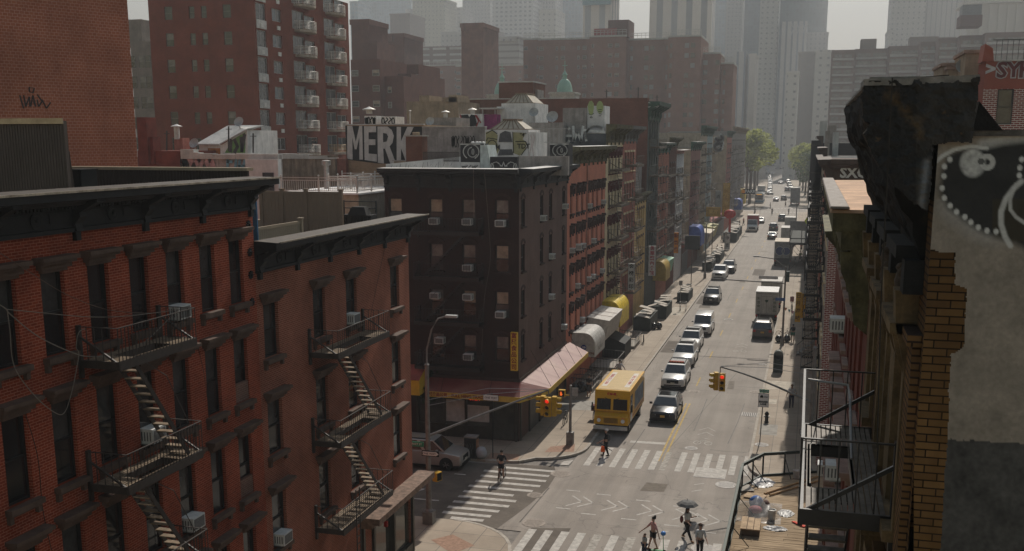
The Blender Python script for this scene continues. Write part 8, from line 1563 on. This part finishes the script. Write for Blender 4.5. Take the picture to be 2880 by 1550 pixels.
t=thing('city_bus','blue and white city bus waiting at the far crossing','bus',(-15.2,346.5,.004));bw=paint('bus_white',(.45,.47,.5));MB().box(-1.3,1.3,-6,6,.35,3.1).build('body',bw,t,world=False);MB().box(-1.2,1.2,-6.03,-6.0,1.3,2.8).build('windscreen',carglass,t,world=False);MB().box(-1.31,1.31,-6.04,5.5,.5,1.1).build('skirt',M('bus_blue',(.07,.17,.26),.5),t,world=False);[MB().box(1.3,1.32,-5.5+k*1.8,-4.0+k*1.8,1.4,2.6).build('side_window',carglass,t,world=False) for k in range(6)];MB().box(-.8,.8,-6.05,-6.03,2.82,3.05).build('destination_sign',emit('amber_sign',(1,.5,.1),.3),t,world=False);MB().box(-1.0,1.0,-5,4,3.1,3.4).build('roof_unit',bw,t,world=False);[wheel(t,s*1.15,yy,.48,.3) for s in (-1,1) for yy in (-3.6,3.4)]
yv=M('delivery_yellow',(.60,.31,.002),.4,var=.06,scale=2,spec=.3,coat=.1);t=thing('delivery_van','bright yellow step van with red lettering at the left kerb by the crosswalk','delivery van',(-12.15,71.3,.004),.0);w,h=1.2,3.5
t.rotation_euler.z=0;q=MB();q.box(-w,w,-h+.55,h,.75,3.0);q.hexa([(-w,-h+.35,1.55),(w,-h+.35,1.55),(w,-h+.56,1.55),(-w,-h+.56,1.55),(-w,-h+.5,2.98),(w,-h+.5,2.98),(w,-h+.56,3.0),(-w,-h+.56,3.0)]);q.hexa([(-w*.98,-h,.7),(w*.98,-h,.7),(w*.99,-h+.54,.7),(-w*.99,-h+.54,.7),(-w*.95,-h+.04,1.28),(w*.95,-h+.04,1.28),(w*.98,-h+.54,1.56),(-w*.98,-h+.54,1.56)])
o=q.build('body',yv,t,world=False);bv=o.modifiers.new('bevel','BEVEL');bv.width=.07;bv.segments=3;bv.limit_method='ANGLE'
q=MB();q.box(-w+.12,w-.12,-h+.7,h-.1,3.001,3.012);q.build('roof_panel',M('pale_yellow_roof',(.48,.34,.15),.5,var=.08),t,world=False)
for s in (-1,1):panel(t,'windscreen',[(s*.07,-h+.36,1.66),(s*1.06,-h+.36,1.66),(s*1.04,-h+.46,2.42),(s*.07,-h+.46,2.42)],.03,carglass,.03);MB().lathe((s*.82,-h-.0,1.0),[(.13,-.03),(.13,.02),(.1,-.035)],14,ax='y').build('headlight',head_w,t,world=False);MB().box(s*.82-.1,s*.82+.1,-h-.0,-h+.03,1.18,1.25).build('indicator',M('amber_lamp',(.7,.25,.02),.4),t,world=False);[wheel(t,s*1.0,yy,.42,.28) for yy in (-h+1.0,h-1.6)];MB().box(s*(w+.12),s*(w+.2),-h+.35,-h+.5,1.6,2.1).build('mirror',blackm,t,world=False);MB().bar((s*.5,-h+.36,2.5),(s*.2,-h+.33,2.4),.025).build('wiper',blackm,t,world=False)
q=MB();q.box(-w*.96,w*.96,-h-.22,-h-.08,.42,.66);q.build('bumper',M('pale_bumper',(.5,.49,.46),.5),t,world=False);q=MB();[q.box(-.48,.48,-h-.03,-h-.0,.86+k*.07,.89+k*.07) for k in range(5)];q.build('grille',M('grille_brown',(.14,.085,.01),.5),t,world=False)
MB().box(w+.002,w+.012,-h+.75,-h+1.6,.8,2.6).build('side_door',carglass,t,world=False);MB().box(w+.002,w+.01,-.9,2.9,1.25,2.5).build('photo_panel',M('blue_grey_panel',(.12,.17,.23),.4,var=.6,scale=1.5,obj=True),t,world=False);MB().box(w+.002,w+.008,-2.4,3.4,1.0,1.06).build('red_stripe',M('dark_red_stripe',(.3,.03,.02),.5),t,world=False);MB().box(-w*.9,w*.9,-h+.1,h-.1,.45,.74).build('underbody',blackm,t,world=False)
text('DHL',.26,t,(0,-h+.47,2.72),RC,M('logo_red',(.45,.02,.015),.5),bold=.014,sx=1.35)
for sx_,s_ in ((-.78,'AND TTYD 800RS'),(.78,'1-800 CALL DHL')):MB().box(sx_-.17,sx_+.17,-h+1.6,h-1.0,3.013,3.018).build('roof_banner',M('banner_pale',(.6,.55,.48),.6),t,world=False);text(s_,.34,t,(sx_,.3,3.022),(0,0,math.pi/2 if sx_<0 else math.pi/2),M('logo_red',(.45,.02,.015)),sx=1.25)
# ================================================================ street furniture
galv=M('galvanised_pole',(.20,.19,.18),.5,.3,var=.25,scale=3);sgn_green=M('sign_green',(.03,.22,.13),.5)
def head(par,x,y,z,face=0.,lit=True):
 b=thing('tmp',None,None);bpy.data.objects.remove(b);q=MB();c,s=math.cos(face),math.sin(face);rot=Matrix.Rotation(face,3,'Z');o0=V((x,y,z));q.obox(o0,(.34,.22,1.02),rot);o=q.build('signal_head',sig_yellow,par)
 for k,dz in enumerate((.33,0,-.33)):
  f=o0+rot@V((0,-.13,dz));m_=emit('signal_red',(1,.03,.01),.55) if (k==0 and lit) else M('dark_lens',(.03,.02,.015),.3);l=MB();n=12;pts_=[f+rot@V((.11*math.cos(6.283*j/n),.0,.11*math.sin(6.283*j/n))) for j in range(n)];l.poly([p+rot@V((0,-.012,0)) for p in pts_]);l.build('lens',m_,par)
  vz=MB();pr=[f+rot@V((.14*math.cos(math.radians(a)),0,.14*math.sin(math.radians(a)))) for a in range(-20,201,20)];e=rot@V((0,-.24,0))
  for p0,p1 in zip(pr,pr[1:]):vz.poly([p0,p1,p1+e,p0+e])
  vz.build('visor',sig_yellow,par)
def mast(label,base,hgt,arm_z,tip,heads,z0=KH,lamp=None,sag=.0):
 t=thing('traffic_signal',label,'traffic signal',(base[0],base[1],z0));bx,by=base;q=MB();q.lathe((bx,by,z0),[(.26,0),(.24,.7),(.15,.8),(.12,hgt*.5),(.1,hgt-z0),(.13,hgt-z0+.02),(.0,hgt-z0+.15)],14);q.build('pole',galv,t,smooth=False);MB().box(bx-.27,bx+.27,by-.27,by+.27,z0,z0+.65).build('base',galv,t)
 tp=V(tip);st=V((bx,by,arm_z));pts_=[st.lerp(tp,k/8)+V((0,0,sag*math.sin(math.pi*.5*k/8))) for k in range(9)];MB().tube(pts_,.07,8,r1=.045).build('mast_arm',galv,t);e=pts_[-1]
 g=MB();[g.tube([(bx,by,arm_z+1.9-d),st.lerp(e,.5)+V((0,0,1.3-d)),e+V((0,0,.03))],.012,4) for d in (0,.3)];g.build('guy_wire',steel,t);MB().tube([e,e+V((0,0,-.35))],.03,6).build('hanger',galv,t);zc_=e.z-.85
 for (dx,dy,fc,lit) in heads:head(t,e.x+dx,e.y+dy,zc_,fc,lit)
 if lamp:MB().tube([(bx,by,hgt-.1),(bx+.02,by,hgt+.8),(bx+lamp[0]*.25,by+lamp[1]*.25,hgt+lamp[2]*.72),(bx+lamp[0]*.55,by+lamp[1]*.55,hgt+lamp[2]*.94),(bx+lamp[0],by+lamp[1],hgt+lamp[2])],.045,7).build('lamp_arm',galv,t,smooth=True);q=MB();q.obox((bx+lamp[0]+.2*(1 if lamp[0]>0 else -1),by+lamp[1],hgt+lamp[2]),(.6,.25,.12));q.build('luminaire',M('lamp_head_grey',(.38,.38,.37),.5),t)
 return t
m1=mast('grey mast-arm traffic signal and street lamp at the near left corner',(-18.1,48.5),8.5,4.8,(-12.4,51.0,6.75),((0,-.15,0,True),(-.3,.1,-1.57,False),(.3,.1,1.57,False)),lamp=(1.15,0,2.55),sag=.25)
def sign(par,x,y,z,w_,h_,mat,s,size,ink,rz=0.,edge=None,nm='sign_plate'):
 q=MB();q.obox((x,y,z),(w_,.03,h_),Matrix.Rotation(rz,3,'Z'),0)
 if edge:q2=MB();q2 .obox((x,y+.012,z),(w_+.05,.02,h_+.05),Matrix.Rotation(rz,3,'Z'));q2 .build('sign_border',edge,par)
 q.build(nm,mat,par)
 if s:L=par.location;text(s,size,par,(x-L.x+.022*math.sin(rz),y-L.y-.022*math.cos(rz),z-L.z),(math.pi/2,0,rz),ink)
sign(m1,-18.75,48.35,4.38,.95,.26,sgn_green,'MARKET ST',.15,white_paint);sign(m1,-17.9,48.3,3.95,.92,.3,blackm,'',.2,blackm);sign(m1,-17.95,48.26,3.95,.72,.19,white_paint,'ONE WAY',.155,blackm)
q=MB();q.prism([(-17.6,48.24,4.07),(-17.45,48.24,3.95),(-17.6,48.24,3.83)],(0,.02,0));q.build('arrow_tip',white_paint,m1)
def ped(par,x,y,z,lit=False,face=0.):
 r3=Matrix.Rotation(face,3,'Z');q=MB();q.obox((x,y,z),(.42,.28,.46),r3);q.build('pedestrian_signal',sig_yellow,par);f=V((x,y,z))+r3@V((0,-.145,0));q=MB();q.obox(f,(.34,.02,.38),r3);q.build('signal_face',blackm,par)
 if lit:
  e_=emit('hand_orange',(1,.16,.02),.6);q=MB();q.box(f.x-.1,f.x+.02,f.y-.02,f.y-.012,f.z-.13,f.z+.02);[q.box(f.x-.1+k*.03,f.x-.08+k*.03,f.y-.02,f.y-.012,f.z+.021,f.z+.11+.02*(k in (1,2))) for k in range(4)];q.box(f.x+.021,f.x+.06,f.y-.02,f.y-.012,f.z-.06,f.z-.02);q.build('hand_symbol',e_,par)
ped(m1,-18.45,48.3,2.7,face=-.6);ped(m1,-17.6,48.45,2.72,face=1.2)
m2=thing('pedestrian_signal_post','grey pedestrian signal post with red hand at the far left corner','signal post',(-14.2,64.45,KH));q=MB();q.lathe((-14.2,64.45,KH),[(.1,0),(.08,3.9),(.09,3.95),(.0,4.0)],10);q.build('pole',galv,m2);MB().box(-14.42,-13.98,64.23,64.67,KH,KH+.85).build('base',galv,m2);ped(m2,-14.75,64.4,3.55,True);MB().box(-14.55,-14.2,64.4,64.46,3.4,3.46).build('bracket',sig_yellow,m2);MB().box(-14.1,-13.7,64.4,64.43,3.4,3.95).build('sign_back',M('sign_back_grey',(.3,.28,.26),.5),m2)
m3=mast('grey mast-arm traffic signal hanging over the far right crosswalk',(.75,61.0),8.0,4.8,(-4.35,58.9,6.35),((.14,-.15,0,True),(-.22,.05,-1.2,False)),sag=.7)
sign(m3,.55,60.7,3.1,.75,.28,white_paint,'ONE WAY',.15,blackm,edge=blackm)
t=thing('lane_sign','green and white bicycle shared lane sign on a leaning post','sign',(-2.26,68.3,KH));MB().tube([(-2.32,68.3,KH),(-2.2,68.3,3.75)],.035,7).build('post',galv,t);sign(t,-2.2,68.22,3.0,.62,.88,white_paint,'',.1,blackm,edge=blackm);sign(t,-2.18,68.2,3.62,.62,.22,sgn_green,'BIKE ROUTE',.1,white_paint);t_on('SHARED\nLANE',.155,-2.2,68.19,2.82,t,mat=blackm)
q=MB();q.box(-2.42,-2.22,68.17,68.19,3.18,3.28);q.box(-2.38,-2.26,68.17,68.19,3.28,3.34);[q.box(-2.15+k*.12,-2.08+k*.12,68.17,68.19,3.2,3.27) for k in range(2)];q.build('car_symbol',blackm,t)
t=thing('one_way_post','thin black post with one way sign before the corner shop','sign post',(-18.2,60.3,KH));MB().tube([(-18.2,60.3,KH),(-18.25,60.3,4.3)],.035,7).build('post',blackm,t);sign(t,-18.3,60.22,4.0,.95,.34,white_paint,'ONE WAY',.17,blackm,edge=blackm)
t=thing('fire_hydrant','short black fire hydrant on the right pavement by the drain','fire hydrant',(-2.1,73.5,KH));MB().lathe((-2.1,73.5,KH),[(.17,0),(.17,.06),(.12,.08),(.12,.55),(.16,.57),(.16,.62),(.1,.74),(.03,.8)],12).build('barrel',black_paint,t);MB().lathe((-2.1,73.5,KH+.42),[(.06,-.2),(.06,.2)],8,ax='x').build('nozzle',steel,t)
t=thing('relay_box','tall dark green rounded relay box on the right kerb','relay box',(-1.85,90.5,KH));q=MB();q.box(-2.25,-1.45,90.2,90.9,KH,KH+1.5);o=q.build('cabinet',M('postal_green',(.025,.035,.03),.5),t);q=MB();q.lathe((-1.85,90.55,KH+1.5),[(.4,-.35),(.4,.35)],16,ax='y');q.build('rounded_top',M('relay_top_grey',(.12,.13,.12),.4),t)
t=thing('litter_bin','black square litter bin covered in scribbles before the corner shop','litter bin',(-19.5,59.95,KH));MB().box(-19.9,-19.15,59.75,60.4,KH,KH+1.3).build('body',M('black_bin',(.02,.02,.02),.5),t);MB().box(-19.93,-19.12,59.72,60.43,KH+1.301,KH+1.38).build('lid',M('bin_lid_grey',(.22,.2,.18),.5),t);MB().box(-19.14,-19.13,59.82,60.33,KH+.3,KH+1.2).build('poster',M('bin_poster',(.3,.14,.08),.6),t);strokes('scribble',M('faint_white_scribble',(.14,.14,.14),.7),scribble(-19.8,-19.3,.4,1.1,3,3),.02,59.745,t)
def sack(label,x,y,s,mat,grp=None,z=KH):
 mb=MB();n,k_=14,9;sd_=x*7+y
 for a in range(k_+1):
  ph=math.pi*a/k_
  for b in range(n):th=6.283*b/n;r=1+.22*noise.noise(V((math.cos(th)*2+sd_,math.sin(th)*2,ph*2)))+.08*noise.noise(V((math.cos(th)*6+sd_,math.sin(th)*6,ph*6)));mb.v.append((x+s*.42*r*math.sin(ph)**.8*math.cos(th),y+s*.4*r*math.sin(ph)**.8*math.sin(th),z+s*(.42+.42*math.cos(ph)*(1.1 if ph<1 else 1))))
 for a in range(k_):
  for b in range(n):p,q=a*n+b,a*n+(b+1)%n;mb.f.append((p,q,q+n,p+n));mb.m.append(0)
 return tag(mb.build('refuse_sack',mat,smooth=True),label,'refuse sack',grp)
sack('white plastic refuse sack beside the black litter bin',-18.85,59.95,.85,M('white_bin_bag',(.38,.38,.39),.5,var=.1));blk=M('black_bin_bag',(.015,.015,.016),.25,spec=.6)
for k,(x,y,lb) in enumerate(((-17.0,78.6,'black refuse sack, left of the heap past the red awning'),(-16.4,78.9,'black refuse sack, right of the heap past the red awning'),(-16.7,79.6,'black refuse sack, rear of the heap past the red awning'),(-15.0,108.2,'black refuse sack in front of the boarded stall, left'),(-14.5,108.6,'black refuse sack in front of the boarded stall, right'),(-2.2,104.4,'black refuse sack piled at the right lamp pole'),(-1.4,104.8,'second black refuse sack at the right lamp pole'))):sack(lb,x,y,.8,blk,'black refuse sacks on the pavements')
t=thing('barrier_fence','black iron pavement barrier beside the refuse sacks','barrier',(-16.3,80,KH));q=MB();[q.bar((-17.4+k*.2,80.2,KH),(-17.4+k*.2,80.2,KH+1.1),.025) for k in range(12)];q.bar((-17.4,80.2,KH+1.1),(-15.2,80.2,KH+1.1),.04);q.build('railing',iron_black,t)
def lamp(label,x,y,hh,out,arm=None,z=KH):
 t=thing('street_lamp',label,'street lamp',(x,y,z),0,'grey street lamps');MB().lathe((x,y,z),[(.2,0),(.2,.6),(.11,.8),(.07,hh)],10).build('pole',galv,t);MB().tube([(x,y,z+hh-.1),(x+out*.4,y,z+hh+.7),(x+out,y,z+hh+.9)],.045,6).build('lamp_arm',galv,t);MB().obox((x+out*1.08,y,z+hh+.9),(.55,.24,.12)).build('luminaire',M('lamp_head_grey',(.38,.38,.37)),t)
 if arm:MB().tube([(x,y,z+arm[0]),(x+arm[1],y,z+arm[0]+.2)],.06,6).build('signal_arm',galv,t)
 return t
t=lamp('grey lamp pole with long signal arm at the right kerb in mid block',-1.82,103.2,7.6,-2.6,(6.0,-7.0));MB().box(-1.75,-1.45,103.0,103.25,6.3,7.3).build('control_box',M('dark_green_box',(.02,.05,.04),.5),t);sign(t,-2.2,103,4.6,.9,.3,M('sign_blue',(.05,.13,.35),.5),'',.1,blackm);sign(t,-3.4,103.1,6.65,1.8,.3,white_paint,'',.1,blackm)
lamp('grey lamp pole on the left kerb beside the parked bicycle',-13.9,151.7,7.8,2.2);lamp('grey lamp pole at the left kerb near the far crossing',-13.9,288,8,2.5);lamp('thin lamp pole further up the right kerb',-2.2,205,8,-2.4)
for x,y,lb in ((-13.9,122,'thin dark sign post with wire cage cart on the left kerb'),(-1.2,112.5,'thin post with small red and white sign, right pavement'),(-14,190.5,'thin dark sign post on the left kerb past the lantern')):t=thing('sign_post',lb,'sign post',(x,y,KH));MB().tube([(x,y,KH),(x,y,3.6)],.03,6).build('post',galv,t);sign(t,x,y-.05,3.3,.4,.55,M('sign_pinkish',(.45,.2,.2),.6) if x>-5 else M('sign_back_grey',(.3,.28,.26)),'',.1,blackm)
t=thing('wire_cart','empty wire shopping cart at the left kerb','cart',(-13.5,121,KH));q=MB()
for a,b in (((-13.8,120.6),(-13.1,120.6)),((-13.1,120.6),(-13.1,121.5)),((-13.1,121.5),(-13.8,121.5)),((-13.8,121.5),(-13.8,120.6))):
 for zz in (.35,.7,1.1):q.bar((*a,KH+zz),(*b,KH+zz),.03)
 q.bar((*a,KH+.1),(*a,KH+1.1),.03)
q.build('basket',steel,t);[MB().lathe((x,y,KH+.09),[(.09,-.02),(.09,.02)],10,ax='x').build('wheel',rubber,t) for x in (-13.75,-13.15) for y in (120.7,121.4)]
t=thing('iron_stair','iron entrance stair with grey side wall on the right pavement','stair',(.6,99,KH));q=MB();[q.box(-.4+k*.22,-.15+k*.22,98.2,99.6,KH+.1+k*.2,KH+.15+k*.2) for k in range(7)];q.bar((-.4,98.2,KH+1),(1.1,98.2,KH+2.4),.05);[q.bar((-.4+k*.25,98.2,KH+k*.23),(-.4+k*.25,98.2,KH+1+k*.23),.025) for k in range(7)];q.build('treads',iron_black,t);MB().prism([(-.2,98.1,KH),(1.15,98.1,KH),(1.15,98.1,KH+1.4)],(0,.08,0)).build('side_wall',concrete,t)
bt=thing('bunting','string of coloured pennants across the right pavement','bunting',(-.5,101,3));MB().tube([(-1.8,103,3.9),(-.3,101.5,3.6),(1.15,100,3.9)],.008,4).build('string',white_paint,bt)
for k in range(9):u=(k+.5)/9;x,y,z=-1.8+2.95*u,103-3*u,3.9-.3*math.sin(math.pi*u)-.02;MB().prism([(x-.13,y,z),(x+.13,y,z),(x,y,z-.32)],(0,.01,0)).build('pennant',M('pennant%d'%(k%4),[(.5,.15,.05),(.1,.35,.42),(.5,.2,.3),(.15,.4,.2)][k%4],.7),bt)
# ================================================================ trees
def leafm(n,c):
 m=M(n,c,.7,var=.4,scale=.6);nt=m.node_tree;b=[x for x in nt.nodes if x.type=='BSDF_PRINCIPLED'][0];out=[x for x in nt.nodes if x.type=='OUTPUT_MATERIAL'][0]
 tr=nt.nodes.new('ShaderNodeBsdfTranslucent');tr.inputs[0].default_value=(*[min(1,x*1.5) for x in c],1);mx=nt.nodes.new('ShaderNodeMixShader');mx.inputs[0].default_value=.4
 nt.links.new(b.outputs[0],mx.inputs[1]);nt.links.new(tr.outputs[0],mx.inputs[2]);nt.links.new(mx.outputs[0],out.inputs[0]);return m
leaf_b=[leafm('bright_foliage',(.24,.26,.07)),leafm('mid_foliage',(.05,.075,.03)),leafm('dark_foliage',(.03,.055,.02))];bark=M('bark',(.1,.075,.055),.9)
_cr={}
def crown(kind,seed,n=2600,leaf=.42):
 k=(kind,seed)
 if k in _cr:return _cr[k]
 r=random.Random(seed);mb=MB();cl_=[]
 for _ in range(26):a,b=r.uniform(0,6.283),r.uniform(-.6,1);q=math.sqrt(max(0,1-b*b))*r.uniform(.35,.85);cl_.append((q*math.cos(a),q*math.sin(a),b*.75,r.uniform(.18,.34)))
 for _ in range(n):
  c=cl_[r.randrange(26)];d=V((r.gauss(0,1),r.gauss(0,1),r.gauss(0,1))).normalized()*c[3]*r.uniform(.6,1.05);p=V((c[0],c[1],c[2]))+d;s=leaf*r.uniform(.06,.13);u=V((r.uniform(-1,1),r.uniform(-1,1),r.uniform(-.6,.6))).normalized();v_=u.cross(V((r.uniform(-1,1),r.uniform(-1,1),r.uniform(-1,1)))).normalized();mb.poly([p-u*s,p-v_*s*.7,p+u*s,p+v_*s*.7],0)
 _cr[k]=mb.mesh('crown',leaf_b[kind]);return _cr[k]
def tree(label,x,y,hh,rad,kind,seed,z=0.,group='street trees',lz=.75,leaf=.5,n=2600):
 t=thing('tree',label,'tree',(x,y,z),0,group);q=MB();th=hh-rad*lz*1.1;q.tube([(0,0,0),(.05,.03,th*.6),(0,0,th)],max(.12,hh*.022),7,r1=max(.07,hh*.012))
 for k in range(5):a=k*1.26+seed;q.tube([(0,0,th*.62),(rad*.3*math.cos(a),rad*.3*math.sin(a),th*.9),(rad*.6*math.cos(a),rad*.6*math.sin(a),th+rad*.2)],hh*.009,5,r1=.03)
 q.build('trunk',bark,t,world=False);o=put(crown(kind,seed%4,n,leaf),'crown',t,(0,0,th));o.scale=(rad,rad,rad*lz*1.25);o.rotation_euler.z=seed;return t
pt=at_z(1215,1212,KH);tree('small dark green street tree under the yellow awning',pt.x,pt.y,5.0,1.75,2,3,KH,None,.8,.75)
k=0
for y,hh in ((338,22),(366,23),(398,23),(434,22),(474,20),(520,18)):tree('bright green tree, left side of the far street, %s nearest'%ordinal(k+1),street_x(y)-9.5-(k%2)*2,y,hh,8.5 if k<4 else 7,0,k,n=4200);k+=1
k=0
for y,hh in ((338,16),(366,17),(398,18),(434,18),(480,17)):tree('bright green tree, right side of the far street, %s nearest'%ordinal(k+1),street_x(y)+8.6,y,hh,6.5,0 if k else 1,k+2);k+=1
for k in range(11):xx=-66+k*8;yy=930+(k%3)*30;tree('hazy green tree in the park line closing the street, %s from the left'%ordinal(k+1),xx,yy,25+(k%4)*1.5,9,1,k+5,group='park trees closing the street')
for k in range(6):xx=-62+k*3.5;yy=620+k*30;tree('mid green tree left of the far street behind the bright ones, %s'%ordinal(k+1),xx-2,yy,20,8.5,1,k+1,group='park trees closing the street')
